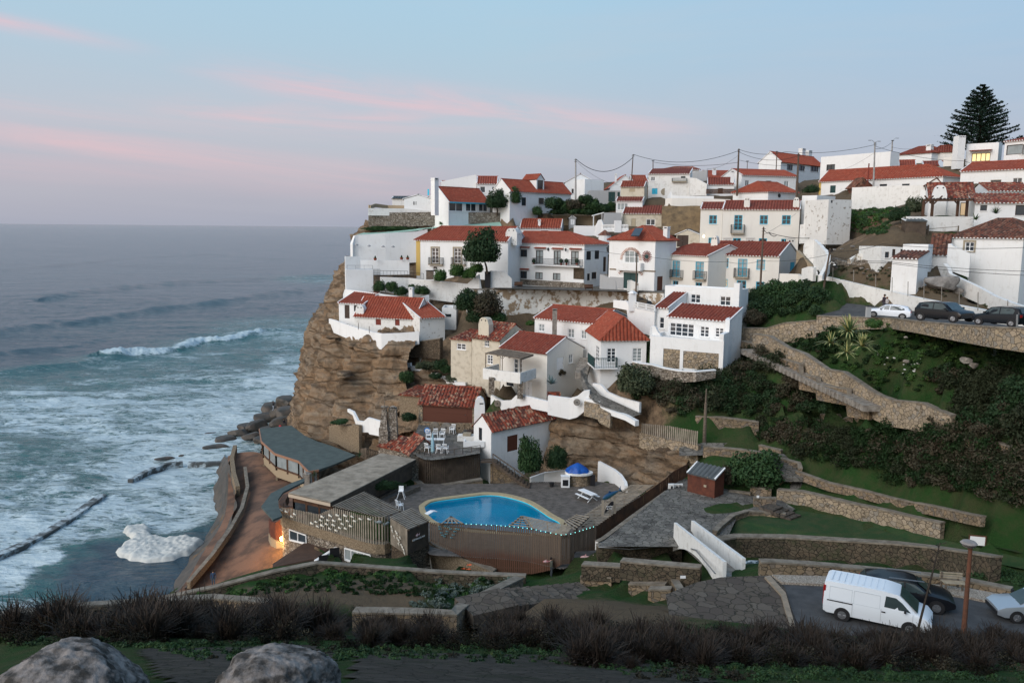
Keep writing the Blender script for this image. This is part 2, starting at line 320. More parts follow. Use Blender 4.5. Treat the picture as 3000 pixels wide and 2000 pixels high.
an((2300,1015,84),(2450,1090,78.5),(2600,1110,72),(2700,1120,66),(2850,1150,60.5),(3000,1170,55),(3150,1180,53))
an((2170,1000,91),(2330,1098,81),(2490,1190,74),(2560,1235,71),(2800,1262,62),(3000,1345,54),(3100,1390,51))
an((2150,1075,88),(2200,1130,84),(2300,1170,80),(2450,1250,75),(2650,1340,67.5),(2850,1380,60),(3000,1440,53.5),(2500,1370,72),(2800,1470,59))
an((2050,1150,86),(2000,1215,84),(2200,1225,80.5),(2140,1305,79),(2300,1300,77))
an((2330,1370,73.5),(2220,1380,73),(2380,1395,72))
LAWN1=[(2135,1567,62.5),(2160,1524,64.6),(2200,1508,65.8),(2302,1508,66),(2340,1494,66.8),(2500,1520,64.5),(2745,1577,58),(3120,1662,49),(3120,1690,48),(2790,1624,55),(2500,1580,60.5),(2300,1573,62)]
LAWN2=[(2420,1440,70.2),(2440,1415,72),(2600,1450,66),(2800,1497,59.5),(3000,1545,54.5),(3120,1572,52),(3120,1650,50),(2900,1598,54),(2750,1545,58.8),(2550,1480,65.6)]
def low(pts,dz):
    for u,v,Y in pts:
        p=P(u,v,Y);p.z-=dz;A.append(p)
low(LAWN1,.35);low(LAWN2,.35)
ZC,ZD=14.5,11.8
for u,v in ((2110,1440),(2200,1470),(1990,1470),(1900,1520),(1800,1590),(1975,1590),(2100,1530),(2050,1470)): p=PZ(u,v,ZC-.35);A.append(p)
for u,v in ((1690,1400),(1500,1400),(1300,1450),(1400,1500),(1700,1480),(1850,1450),(1200,1520),(1560,1540),(1130,1450)): A.append(PZ(u,v,ZD-1.9))
ZR=18.4
for u,v in ((2290,1720),(2400,1760),(2600,1800),(2800,1800),(3000,1850),(3150,1850),(2450,1850),(2300,1790),(2900,1900)): A.append(PZ(u,v,ZR-.3))
an((2150,1690,46),(2050,1720,47),(2200,1790,42),(2080,1800,41))
an((2300,1640,53),(2500,1645,53.5),(2750,1680,48.5),(3100,1760,43))      # stream bed
an((1960,1700,53.5),(1850,1700,54),(1650,1705,60),(1500,1690,62))
an((1620,1215,92),(1700,1200,91),(1800,1220,88),(1900,1260,84),(2000,1260,82),(1760,1150,91),(1900,1130,89),(1850,1060,92),(2000,1020,93))
an((2400,580,150),(2600,560,150),(2900,540,145),(2400,540,190),(2800,510,190),(3200,500,170),(2000,520,190),(1500,560,190),(1150,620,190),(3200,560,130),(3200,800,85),(3250,1000,60))
an((1700,600,230),(2400,560,260),(3100,540,260))
CL=[[(1068,640,155),(1079,640,140),(1130,655,139.5),(1250,665,139),(1350,670,140),(1450,670,141)],
[(1027,690,152),(1033,688,139),(1080,700,137),(1250,700,138),(1350,700,138),(1450,700,138)],
[(1020,745,152),(1026,745,138),(1050,750,136),(1250,750,137),(1350,750,137),(1450,750,137)],
[(985,800,152),(990,798,137),(1020,800,129),(1100,800,131),(1200,800,132),(1300,800,132)],
[(945,880,152),(950,877,135),(985,880,126),(1080,880,127),(1180,880,126),(1260,880,125)],
[(916,940,150),(920,935,132),(957,950,119.5),(1030,985,115.5),(1110,1004,110.8),(1215,985,109.8)],
[(888,1018,150),(893,1016,130),(935,1030,118),(990,1050,113.5),(1090,1070,109),(1180,1070,107)],
[(878,1098,150),(883,1095,128),(925,1110,116.5),(980,1120,111.5),(1080,1120,107.5),(1180,1130,104.5)],
[(856,1178,150),(862,1175,126),(905,1190,115.5),(980,1190,110),(1060,1190,106),(1170,1190,102.5)],
[(838,1252,150),(845,1249,124),(890,1270,112.5),(960,1290,107),(1050,1320,101.5),(1170,1270,99.5)],
[(830,1320,150),(838,1320,123),(890,1345,111),(960,1370,105.5),(1050,1400,99),(1180,1340,96.5)]]
for r in (1,3,5,7):
    for (u,v,Y) in CL[r][2:5]: p=P(u,v,Y+7);p.z-=1.5;A.append(p)
    u,v,Y=CL[r][1];p=P(u,v,Y+6);p.x+=6;p.z-=2;A.append(p)
for (u,v,Y) in CL[10][1:6]: p=P(u,v,Y-1.5);A.append(V3((p.x,p.y,5.0)))
for x,y,z in ((-33,105,2.5),(-30,95,2.5),(-27,85,2.5),(-23,76,2.5),(-23,70,3),(-19,74,4),(-15,80,5),(-10,88,6),(-14,97,6),(-35,118,2.0)): A.append(V3((x,y,z-.4)))
GRASS=[(480,1748,53),(640,1722,53.5),(800,1688,54.5),(960,1655,56),(1160,1662,55.5),(1400,1672,55),(1500,1690,54),(1440,1740,48),(1350,1800,42.5),(1150,1790,42.5),(800,1765,43),(560,1770,45)]
an(*GRASS);an((1000,1710,49),(1250,1720,49),(760,1735,48.5))
an((1600,1740,45),(1750,1760,43),(1550,1800,40),(1700,1830,36),(1950,1790,41),(1350,1850,37),(1150,1850,36),(900,1830,37),(600,1820,38),(300,1830,35),(0,1850,32))
an((1900,1850,35),(2200,1870,35),(2500,1900,34),(2800,1930,33),(3100,1960,32))
an((200,1900,27),(700,1910,27),(1200,1910,28),(1700,1930,27),(2300,1960,27),(2900,1990,26),(3100,2000,25),(0,1960,19),(600,1990,15),(1300,1990,18),(2000,2000,20),(2700,2050,20))
an((0,2050,13),(600,2100,11),(1300,2100,13),(2000,2100,15),(2900,2200,14))
for x,y,z in ((0,0,CZ-2),(0,-15,CZ-1),(15,-5,CZ-.5),(30,5,CZ-2),(50,25,CZ-9),(60,-10,CZ+2),(-12,0,CZ-4),(-20,-15,CZ-4),(-18,12,27),(-26,24,20),(-32,36,13),(-40,48,7),(-38,20,13),(-45,0,10),(60,45,18),(75,60,20),(90,90,34),(100,120,44),(110,170,52),(100,60,26),(90,30,28)): A.append(V3((x,y,z)))
for x,y in ((-55,50),(-60,20),(-70,-10),(-52,62),(-48,72),(-48,85),(-52,98),(-58,112),(-62,130),(-60,150),(-62,180),(-65,220),(-60,270),(-90,60),(-95,120),(-95,200),(-90,290),(-130,0),(-130,100),(-130,250),(-44,62),(-50,140)): A.append(V3((x,y,-5)))
for x,y in ((-14,170),(-10,200),(-8,240),(-5,280)): A.append(V3((x,y,34)))
for x,y in ((-47,108),(-44,97),(-41,86),(-39,78),(-39,70),(-41,60),(-45,50),(-50,35),(-44,122),(-45,134),(-42,148),(-38,160),(-36,180),(-34,220),(-32,270)): A.append(V3((x,y,-5)))
FIT=[];FOOT=[];CLAMP=[]
def catm(rows,sub):
    G=np.array([[tuple(P(*q)) if len(q)==3 and not isinstance(q,Vector) else tuple(q) for q in r] for r in rows])
    def up(G):
        n=len(G);Pd=np.concatenate([[2*G[0]-G[1]],G,[2*G[-1]-G[-2]]]);o=[]
        for i in range(n-1):
            p0,p1,p2,p3=Pd[i:i+4]
            for k in range(sub):
                t=k/sub;o.append(.5*((2*p1)+(-p0+p2)*t+(2*p0-5*p1+4*p2-p3)*t*t+(-p0+3*p1-3*p2+p3)*t**3))
        o.append(G[-1]);return np.array(o)
    return up(up(G).transpose(1,0,2)).transpose(1,0,2)
def sheet(name,rows,sub,mat,amp=0,fn=None,smooth=True):
    G=catm(rows,sub);n,k=G.shape[:2];du=np.gradient(G,axis=1);dv=np.gradient(G,axis=0);N=np.cross(du,dv);N/=np.linalg.norm(N,axis=2,keepdims=True)+1e-9
    if amp or fn:
        q=G.reshape(-1,3);h=fn(q) if fn else fbm(q,.25,5,4)*amp;G=G+N*h.reshape(n,k,1)
    if name in('cliff','rock_bank','rock_terrace','beach_terrace','earth_bank','shore_bank'):
        for p in G[::3,::2].reshape(-1,3): CLAMP.append(V3(p)) if name!='cliff' or p[0]>-30 else None
    i=np.arange(n*k).reshape(n,k);Fq=np.stack([i[:-1,:-1].ravel(),i[1:,:-1].ravel(),i[1:,1:].ravel(),i[:-1,1:].ravel()],1)
    return npmesh(name,G.reshape(-1,3),Fq,mat,smooth)
def warpv(nt,v,a,sc=.5):
    wn=nd(nt,'ShaderNodeTexNoise');wn.inputs['Scale'].default_value=sc;wn.inputs['Detail'].default_value=5;LK(nt,v,wn.inputs['Vector'])
    q=nd(nt,'ShaderNodeVectorMath',operation='MULTIPLY_ADD');LK(nt,wn.outputs['Color'],q.inputs[0]);q.inputs[1].default_value=(a,a,a);LK(nt,v,q.inputs[2]);return q.outputs[0]
m,nt,b=newmat('sandstone_cliff');b.inputs['Roughness'].default_value=.95;b.inputs['Specular IOR Level'].default_value=.12;v=coords(nt,'World')
vs=coords(nt,'World',(.35,.35,1.9));c1=mix(nt,ramp(nt,noise(nt,v,.22,7,.65),[(.38,(0,0,0)),(.6,(1,1,1))]),(.34,.225,.135),(.21,.15,.10))
c1=mix(nt,ramp(nt,noise(nt,vs,.75,7,.7),[(.46,(0,0,0)),(.62,(.75,.75,.75))]),c1,(.37,.30,.22))
c1=mix(nt,ramp(nt,noise(nt,v,1.1,8,.75),[(.52,(0,0,0)),(.72,(.8,.8,.8))]),c1,(.07,.05,.035))
c1=mix(nt,ramp(nt,noise(nt,v,.13,3,.5),[(.55,(0,0,0)),(.7,(.55,.55,.55))]),c1,(.22,.20,.17))
vo=nd(nt,'ShaderNodeTexVoronoi',feature='DISTANCE_TO_EDGE');vo.inputs['Scale'].default_value=.32;LK(nt,warpv(nt,vs,2.2),vo.inputs['Vector'])
crk=ramp(nt,vo.outputs['Distance'],[(0,(0,0,0)),(.09,(1,1,1))]);c1=mix(nt,mth(nt,'MULTIPLY',mth(nt,'SUBTRACT',1.0,crk),.6),c1,(.05,.035,.025))
LK(nt,c1,b.inputs['Base Color']);bump(nt,b,mth(nt,'ADD',mth(nt,'MULTIPLY',noise(nt,v,1.8,9,.75),1.0),mth(nt,'MULTIPLY',crk,.35)),1,.6);M['cliff']=m
def rockfn(a,st=.5,fr=.16):
    def f(q):
        s=q*np.array([1,1,1.0]);w=fbm(q,.3,3,2)
        lay=np.sin(q[:,2]*1.9+w*3+q[:,0]*.15)*.35*st+np.abs(fbm(q*np.array([.35,.35,2.2]),.55,4,12))*st
        zz_=q[:,2]*.42+fbm(q,.13,3,33)*1.3;ft=zz_-np.floor(zz_);lay=lay+(np.clip(ft/.85,0,1)-np.clip((ft-.85)/.15,0,1)-.4)*.7*st+fbm(q,1.7,3,91,True)*.16
        h=fbm(s*np.array([1,1,.28]),fr*1.6,5,21,True)*a+lay+np.abs(fbm(q,.55,4,8))*a*.45
        return -(h-h.mean()-a*.35)
    return f
tag(link('cliff',sheet('cliff',CL,26,M['cliff'],fn=rockfn(2.3,.5,.12))),kind='structure')
RB=[[(1610,1210,93),(1680,1200,92),(1760,1225,90),(1840,1255,87),(1900,1290,84),(2010,1325,80)],
[(1600,1240,91),(1670,1235,90),(1750,1255,88.5),(1830,1290,85.5),(1900,1320,82.5),(2010,1350,79)],
[(1600,1300,89.5),(1670,1290,88.5),(1750,1300,87.5),(1830,1335,85),(1890,1360,82),(1985,1380,78.5)],
[(1600,1350,88),(1670,1340,87.5),(1750,1355,86.5),(1820,1375,84),(1880,1395,81),(1960,1405,77.8)],
[(1600,1410,85.5),(1670,1405,85.5),(1750,1400,85.5),(1810,1415,82.5),(1865,1430,80),(1950,1450,76)]]
tag(link('rock_bank',sheet('rock_bank',RB,20,M['cliff'],fn=rockfn(1.0,.6,.3))),kind='structure')
RC=[[(1150,1058,113),(1250,1085,109.5),(1340,1120,106),(1420,1135,103)],[(1150,1100,111),(1250,1120,107),(1340,1145,104),(1420,1160,101)],
[(1130,1150,107.5),(1220,1160,104.5),(1300,1170,102.5),(1400,1185,99.5)],[(1110,1200,104),(1200,1205,102),(1290,1215,100),(1380,1230,98)],[(1090,1260,100.5),(1180,1260,98.5),(1270,1262,97.5),(1380,1275,95.5)]]
tag(link('rock_terrace',sheet('rock_terrace',RC,20,M['cliff'],fn=rockfn(.8,.9,.3))),kind='structure')
rowsY=np.concatenate([np.geomspace(46,420,430),np.geomspace(425,26000,150)]);tx=np.concatenate([np.linspace(-1.5,-.72,40),np.linspace(-.715,.02,440),np.linspace(.03,1.2,30)])
SX=(rowsY[:,None]*tx[None,:]);SY=np.repeat(rowsY[:,None],len(tx),1);q=np.stack([SX.ravel(),SY.ravel(),np.zeros(SX.size)],1)
def pl(reg,pts): return [tuple(WZ(reg,x,y,0))[:2] for x,y in pts]
SZ=dict(h=0)
REG['SW']=(0,600,2.138)
crest=[(pl('SW',[(-200,420),(300,380),(780,335),(1300,310),(1700,340)]),.9,14),(pl('SW',[(300,590),(540,548),(1100,485),(1750,452),(2150,440)]),1.7,9),(pl('SW',[(-300,860),(0,800),(600,722),(1000,652),(1400,612),(2040,515)]),1.7,8),
 (pl('SW',[(700,950),(1000,925),(1130,905),(1260,850),(1400,850),(1650,795),(1750,790)]),1.5,3.2),(pl('SW',[(-200,1090),(0,1055),(400,1010),(740,955)]),1.1,5),(pl('SW',[(0,930),(350,900)]),.8,5)]
h=np.zeros(len(q));
def dpoly(q,ln,wob=0):
    bd=np.full(len(q),1e9);sg=np.zeros(len(q));tt=np.zeros(len(q));tot=0
    for (x0,y0),(x1,y1) in zip(ln[:-1],ln[1:]):
        dx,dy=x1-x0,y1-y0;L=dx*dx+dy*dy;t=np.clip(((q[:,0]-x0)*dx+(q[:,1]-y0)*dy)/L,0,1);ex=q[:,0]-x0-t*dx;ey=q[:,1]-y0-t*dy;d=np.hypot(ex,ey)
        m_=d<bd;bd[m_]=d[m_];sg[m_]=np.sign(dx*ey-dy*ex)[m_];
    return bd,sg
wob=fbm(q,.05,3,31)
for ln,a,wd in crest:
    d,sg=dpoly(q,ln);s=np.where(sg<0,wd*.55,wd*1.6)*(1+.5*wob);h+=a*np.exp(-(d/s)**2)*(.75+.5*wob)
dist=np.hypot(q[:,0],q[:,1]);att=np.clip(1.2-dist/900,.25,1)
rot=q@np.array([[.94,.34,0],[-.34,.94,0],[0,0,1]]);h+=(fbm(rot*np.array([.35,1,1]),.09,4,41)*.75+fbm(rot*np.array([.5,1,1]),.42,3,43)*.30)*att
h+=fbm(rot*np.array([.3,1,1]),.012,3,47)*1.2*np.clip((dist-200)/400,0,1)*np.clip(1.6-dist/2500,0,1)
FA=[('SW',0,300,0),('SW',0,700,.02),('SW',600,650,.02),('SW',1200,650,.02),('SW',1800,600,.04),('SW',1850,460,.66),('SW',2000,462,.62),('SW',1650,455,.25),('SW',1500,470,.02),('SW',1800,420,.0),('SW',1900,510,.05),('SW',100,920,.03),('SW',500,900,.04),('SW',900,780,.15),
 ('SW',0,1000,.12),('SW',0,1090,.45),('SW',300,1060,.42),('SW',700,1000,.45),('SW',1100,980,.5),('SW',1500,880,.45),('SW',1500,960,.5),('SW',1800,780,.5),('SW',1900,830,.62),('SW',1500,1000,.45),('SW',1200,1060,.5),('SW',1800,1000,.68),('SW',1850,1100,.8),('SW',1500,1200,.72),('SW',1500,1300,.75),('SW',1100,1200,.62),
 ('SW',600,1150,.55),('SW',200,1200,.62),('SW',200,1350,.7),('SW',700,1350,.66),('SW',1100,1400,.72),('T7',0,400,.62),('T7',300,400,.7),('T7',600,500,.66),('T7',900,500,.68),('T7',1300,500,.72),('T7',1700,400,.8),('T7',200,700,.56),('T7',600,750,.6),('T7',1000,700,.68),('T7',1200,650,.74),('T7',0,900,.6),('T7',400,900,.72),('T7',560,920,.5),('T7',800,850,.78),('T7',1100,900,.8),('T7',1400,900,.78),('T7',200,1150,.72),('T7',600,1100,.76),('T7',1000,1100,.72),('T7',1300,1050,.78),('T7',1200,1180,.75),('T7',0,1250,.82),
 ('T7',100,1500,.82),('T7',300,1400,.82),('T7',500,1300,.7),('T7',700,1260,.6),('T7',560,1400,.3),('T7',700,1350,.05),('T7',300,1550,.35),('T7',600,1500,.02),('T7',900,1500,.0),('T7',1100,1500,.02),('T7',800,1450,.02),('T7',1350,1250,.2),('T5',50,500,.72),('T5',300,560,.5),('T5',180,640,.62),('T5',20,650,.6),('T5',500,500,.02),('T5',700,600,.05),('T5',1000,550,0),('T5',0,400,.85)]
fa=np.array([list(WZ(r,x,y,0))[:2]+[c] for r,x,y,c in FA]);ua=np.stack([fa[:,0]/fa[:,1]*2.2,np.log(fa[:,1])*2.0],1);uq=np.stack([q[:,0]/q[:,1]*2.2,np.log(q[:,1])*2.0],1)
cov=np.zeros(len(q))
for s in range(0,len(q),20000):
    dd_=((uq[s:s+20000,None]-ua[None])**2).sum(2)+1e-3;ww=dd_**-2.2;cov[s:s+20000]=(ww@fa[:,2])/ww.sum(1)
cov*=np.clip(1.3-dist/1000,0,1)
d,sg=dpoly(q,crest[3][0]);brk=np.exp(-(d/3.4)**2);cov=np.maximum(cov,brk*1.15*np.clip(.75+wob,0,1))
h+=brk*fbm(q,.6,3,55)*.9
q[:,2]=h;idx=np.arange(len(q)).reshape(SX.shape);Fq=np.stack([idx[:-1,:-1].ravel(),idx[:-1,1:].ravel(),idx[1:,1:].ravel(),idx[1:,:-1].ravel()],1)
me=npmesh('sea',q,Fq,[],True);ca=me.color_attributes.new('foam','FLOAT_COLOR','POINT');cv=np.ones((len(q),4),np.float32);cv[:,0]=np.clip(cov,0,1);cv[:,1]=np.clip((cov-.1)*2,0,1);ca.data.foreach_set('color',cv.ravel())
m,nt,b=newmat('sea_water');v=coords(nt,'World');at=nd(nt,'ShaderNodeVertexColor',layer_name='foam');s3=nd(nt,'ShaderNodeSeparateColor');LK(nt,at.outputs[0],s3.inputs[0])
vr=nd(nt,'ShaderNodeMapping');vr.inputs['Rotation'].default_value=(0,0,math.radians(-20));vr.inputs['Scale'].default_value=(.45,1,1);LK(nt,v,vr.inputs[0]);vr=vr.outputs[0]
wn=nd(nt,'ShaderNodeTexNoise');wn.inputs['Scale'].default_value=.16;wn.inputs['Detail'].default_value=4;LK(nt,vr,wn.inputs['Vector'])
wv=nd(nt,'ShaderNodeVectorMath',operation='MULTIPLY_ADD');LK(nt,wn.outputs['Color'],wv.inputs[0]);wv.inputs[1].default_value=(4,4,0);LK(nt,vr,wv.inputs[2]);wv=wv.outputs[0]
def ridged(sc,det=6,r=.65):
    n=noise(nt,wv,sc,det,r);return mth(nt,'SUBTRACT',1.0,mth(nt,'MULTIPLY',mth(nt,'ABSOLUTE',mth(nt,'SUBTRACT',n,.5)),5.5))
web=mth(nt,'MAXIMUM',ridged(.42),mth(nt,'MULTIPLY',ridged(1.15),.9));blot=noise(nt,wv,.11,8,.68)
pat=mth(nt,'ADD',mth(nt,'MULTIPLY',web,.55),mth(nt,'MULTIPLY',blot,1.15));
th=mth(nt,'SUBTRACT',1.50,mth(nt,'MULTIPLY',s3.outputs[0],.98));df=mth(nt,'SUBTRACT',pat,th)
fm=nd(nt,'ShaderNodeMapRange',interpolation_type='SMOOTHSTEP');LK(nt,df,fm.inputs[0]);fm.inputs[1].default_value=-.05;fm.inputs[2].default_value=.26
f=mth(nt,'MULTIPLY',fm.outputs[0],mth(nt,'MULTIPLY_ADD',noise(nt,wv,1.3,5,.7),.9,.42));
deep=mix(nt,s3.outputs[1],(.028,.060,.085),(.016,.115,.118));colr=mix(nt,f,deep,(.56,.67,.72));LK(nt,colr,b.inputs['Base Color'])
ro=mth(nt,'MULTIPLY_ADD',f,.6,.16);LK(nt,ro,b.inputs['Roughness']);b.inputs['IOR'].default_value=1.33;b.inputs['Specular IOR Level'].default_value=.5
hh=mth(nt,'ADD',mth(nt,'MULTIPLY',noise(nt,vr,.55,7,.62),1.0),mth(nt,'MULTIPLY',noise(nt,vr,.06,5,.6),3.0));bump(nt,b,mth(nt,'ADD',hh,mth(nt,'MULTIPLY',f,.25)),.85,1.3)
me.materials.append(m);tag(link('sea',me),kind='structure')
def flat(name,pts,mat,dz=0,z=None,kind='structure',label=None,cat=None,thick=0,sub=1):
    if z is not None: pp=[PZ(u,v,z) for u,v in pts]
    else: pp=[P(*p) for p in pts]
    pp=[V3((p.x,p.y,p.z+dz)) for p in pp];mb=MB()
    if thick: mb.prism([p-VZ(thick) for p in pp],thick)
    else:
        c=sum(pp,V3())/len(pp);
        n=len(pp);a=sum(pp[i].x*pp[(i+1)%n].y-pp[(i+1)%n].x*pp[i].y for i in range(n));pp=pp if a>0 else pp[::-1]
        mb.add(pp,[tuple(range(n))])
    o=mb.build(name,mat);return tag(o,label,cat,kind=kind)
m_lawn=simple('mown_grass',(.018,.048,.014),.95,(.04,.055,.02),1.1,lo=.42,hi=.66,bst=.9,bsc=9);M['lawn']=m_lawn
flat('lawn',LAWN1,M['lawn']);flat('lawn',LAWN2,M['lawn'])
flat('courtyard',[(1750,1600),(1965,1425),(2000,1400),(2120,1430),(2200,1450),(2290,1465),(2330,1490),(2305,1506),(2240,1498),(2160,1512),(2135,1567),(2110,1600),(1980,1600)],M['paving'],z=ZC)
flat('path',[(1990,1310,80),(2060,1296,80),(2200,1298,79.5),(2230,1320,78),(2160,1330,77.5),(1990,1335,78)],M['paving'])
flat('path',[(2290,1420,72),(2330,1388,74),(2420,1412,72.5),(2395,1450,70),(2310,1440,71)],M['paving'],dz=.1)
flat('lower_road',[(2270,1700),(2420,1711),(2600,1723),(2762,1736),(2938,1769),(3200,1825),(3300,2010),(2900,1965),(2400,1890),(2330,1850),(2300,1760)],M['asphalt'],z=ZR)
flat('sidewalk',[(2262,1682),(2420,1686),(2600,1700),(2760,1712),(2842,1722),(2970,1746),(3150,1785),(3150,1812),(2938,1768),(2842,1748),(2762,1735),(2600,1722),(2420,1710),(2290,1704)],M['mosaic'],z=ZR+.13,thick=.2)
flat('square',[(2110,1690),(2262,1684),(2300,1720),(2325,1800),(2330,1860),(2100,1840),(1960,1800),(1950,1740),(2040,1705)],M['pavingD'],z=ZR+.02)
flat('kerb',[(2240,1688),(2256,1684),(2302,1735),(2335,1850),(2318,1850),(2288,1740)],M['kerb'],z=ZR+.14,thick=.16)
flat('upper_road',[(2392,935,89),(2392,880,97),(2533,911,92),(2700,925,84),(2900,940,74),(3150,965,66),(3150,1005,56),(2920,975,58.3),(2700,949,71),(2600,942,79),(2500,936,85)],M['asphalt'],dz=.1)
flat('stream',[(2000,1700,55),(2080,1660,57),(2180,1640,57),(2320,1642,55.5),(2320,1668,52.5),(2170,1672,52.5),(2060,1720,52)],simple('stream_water',(.03,.045,.045),.15,(.55,.6,.62),1.6,lo=.5,hi=.62,bst=.8,bsc=4))
tr=[(520,1745),(600,1600),(650,1520),(672,1440),(668,1345),(700,1318),(760,1330),(790,1380),(830,1440),(880,1480),(940,1600),(1000,1700),(850,1760)]
TZ=5.5
mS=simple('reddish_sand',(.20,.11,.072),.95,(.10,.062,.045),.45,lo=.42,hi=.6,bst=.8,bsc=5)
G=[[(668,1335,108),(700,1325,108),(760,1325,107),(860,1370,102)],[(668,1425,97),(700,1420,97),(770,1420,95),(900,1440,92)],[(655,1520,86),(700,1515,85),(780,1500,83.5),(900,1500,83)],
 [(600,1610,78),(680,1600,77),(780,1590,74.5),(900,1580,73.5)],[(540,1710,71),(640,1690,71.5),(780,1660,70.5),(900,1650,69.5)],[(470,1800,67),(600,1790,66),(760,1760,65.5),(900,1740,65)]]
tag(link('beach_terrace',sheet('beach_terrace',G,8,mS,.12)),kind='structure')
ec=[P(*r[0]) for r in G];FOOT.append(([(p.x-8,p.y) for p in ec]+[(P(*r[3]).x,P(*r[3]).y) for r in G[::-1]],3.4))
FM=dict(w='fw',b='fb',n='fn',g='fg',k='fk',r='fr',t='ft',s='fs')
def grid_face(mb,w,L,z0,z1,holes,mi=0,dep=.14,s0=0):
    """wall face in (s,z) with rectangular openings and their reveals;w(s,d,z) gives world points"""
    hs=[(max(a,s0+.02),min(b,L-.02),max(c,z0+.02),min(d,z1-.02)) for a,b,c,d in holes];hs=[h for h in hs if h[1]-h[0]>.05 and h[3]-h[2]>.05]
    ss=sorted({s0,L,*[x for h in hs for x in h[:2]]});zs=sorted({z0,z1,*[x for h in hs for x in h[2:]]})
    for a,b in zip(ss[:-1],ss[1:]):
        for c,d in zip(zs[:-1],zs[1:]):
            cs,cz=(a+b)/2,(c+d)/2
            if any(h[0]<cs<h[1] and h[2]<cz<h[3] for h in hs): continue
            mb.add([w(a,0,c),w(b,0,c),w(b,0,d),w(a,0,d)],[(0,1,2,3)],mi)
    for a,b,c,d in hs:
        q=[(a,c),(b,c),(b,d),(a,d)]
        for i in range(4):
            p,r=q[i],q[(i+1)%4];mb.add([w(p[0],0,p[1]),w(p[0],dep,p[1]),w(r[0],dep,r[1]),w(r[0],0,r[1])],[(0,1,2,3)],mi)
def window(par,w,a,b,c,d,spec,label=None,dep=.12):
    """window / door at wall coordinates a..b, c..d"""
    fm=M[FM[spec[0]]];cols,rows=int(spec[1]),int(spec[2]);fl=spec[3:];h=d-c;solid='S' in fl
    nm=('shutter' if spec[0] in 'rs' and h<1.8 else 'door') if solid else ('door' if h>1.75 else 'window')
    if solid and spec[0]=='r': nm='shutter'
    mb=MB();B=.085 if h>.8 else .05
    def bx(x0,x1,z0,z1,d0,d1):
        o=w(x0,d1,z0);mb.box(o,w(x1,d1,z0)-o,w(x0,d0,z0)-o,w(x0,d1,z1)-o)
    if solid:
        n=cols;
        for i in range(n):
            x0=a+(b-a)*i/n;x1=a+(b-a)*(i+1)/n;bx(x0+.015,x1-.015,c,d,dep-.06,dep+.02)
            bx(x0+.1*(x1-x0),x1-.1*(x1-x0),c+h*.06,c+h*.46,dep-.085,dep-.06);bx(x0+.1*(x1-x0),x1-.1*(x1-x0),c+h*.54,c+h*.94,dep-.085,dep-.06)
        o=mb.build(nm,fm,par)
        if nm=='door':
            hb=MB();xx=a+(b-a)*(.44 if n>1 else .85);p=w(xx,dep-.13,c+h*.48);q=w(xx+.07,dep-.08,c+h*.52);hb.box(p,V3((q.x-p.x,q.y-p.y,0)),w(xx,dep-.08,c)-w(xx,dep-.13,c),VZ(q.z-p.z));hb.build('handle',M['steel'],o)
    else:
        bx(a,a+B,c,d,dep-.07,dep-.01);bx(b-B,b,c,d,dep-.07,dep-.01);bx(a+B,b-B,d-B,d,dep-.07,dep-.01);bx(a+B,b-B,c,c+B,dep-.07,dep-.01)
        for i in range(1,cols):
            x=a+(b-a)*i/cols;bx(x-B*.55,x+B*.55,c+B,d-B,dep-.065,dep-.012)
        for i in range(1,rows):
            z=c+(d-c)*i/rows;bx(a+B,b-B,z-.028,z+.028,dep-.05,dep-.014)
        o=mb.build(nm,fm,par);g=MB();g.add([w(a,dep,c),w(b,dep,c),w(b,dep,d),w(a,dep,d)],[(0,1,2,3)])
        gm=M['lit'] if 'L' in fl else M['litdim'] if 'D' in fl else M['glassC'] if 'C' in fl else M['glass'];g.build('pane',gm,o)
    if 't' in fl:
        mb=MB();t=.2
        bx(a-t,a,c,d+t,-.05,.02);bx(b,b+t,c,d+t,-.05,.02);bx(a,b,d,d+t,-.05,.02);bx(a-t,b+t,c-.12,c,-.09,.02);mb.build('stone_surround',M['trim'],o)
    elif 'k'!=spec[0] and h>.5 and h<1.75 and not solid:
        mb=MB();bx(a-.08,b+.08,c-.07,c-.005,-.09,.0);mb.build('sill',M['white'],o)
    if label: o['label']=label
    return o
def tiles(mb,P0,P1,P2,P3,wd=.42,hgt=.13,thick=.05,mi=0):
    """corrugated tile slope: eave P0-P1, upper edge P3-P2"""
    P0,P1,P2,P3=map(Vector,(P0,P1,P2,P3));ex=(P1-P0).normalized();n=ex.cross(P3-P0)
    if n.length<1e-6: n=ex.cross(P2-P0)
    n.normalize();
    if n.z<0: n=-n
    ey=n.cross(ex);
    if ey.z<0: ey=-ey
    poly=[((p-P0).dot(ex),(p-P0).dot(ey)) for p in (P0,P1,P2,P3)]
    s0=min(p[0] for p in poly);s1=max(p[0] for p in poly);N=max(1,int(round((s1-s0)/wd)));st=(s1-s0)/(N*4);prof=[0,.8,1,.8]
    cols=[]
    for k in range(N*4+1):
        s=min(max(s0+k*st,s0+1e-4),s1-1e-4);ts=[]
        for i in range(4):
            a,b=poly[i],poly[(i+1)%4]
            if abs(a[0]-b[0])<1e-9: continue
            f=(s-a[0])/(b[0]-a[0])
            if -1e-6<=f<=1+1e-6: ts.append(a[1]+f*(b[1]-a[1]))
        if len(ts)<2: continue
        h=prof[k%4]*hgt;cols.append((s,min(ts),max(ts),h))
    vs=[];fs=[]
    for s,t0,t1,h in cols:
        b=P0+ex*s;vs+=[b+ey*t0-n*thick,b+ey*t0+n*h,b+ey*t1+n*h]
    for i in range(len(cols)-1):
        a,b=i*3,(i+1)*3;fs+=[(a,b,b+1,a+1),(a+1,b+1,b+2,a+2)]
    mb.add(vs,fs,mi);return ex,ey,n,s0,s1,poly
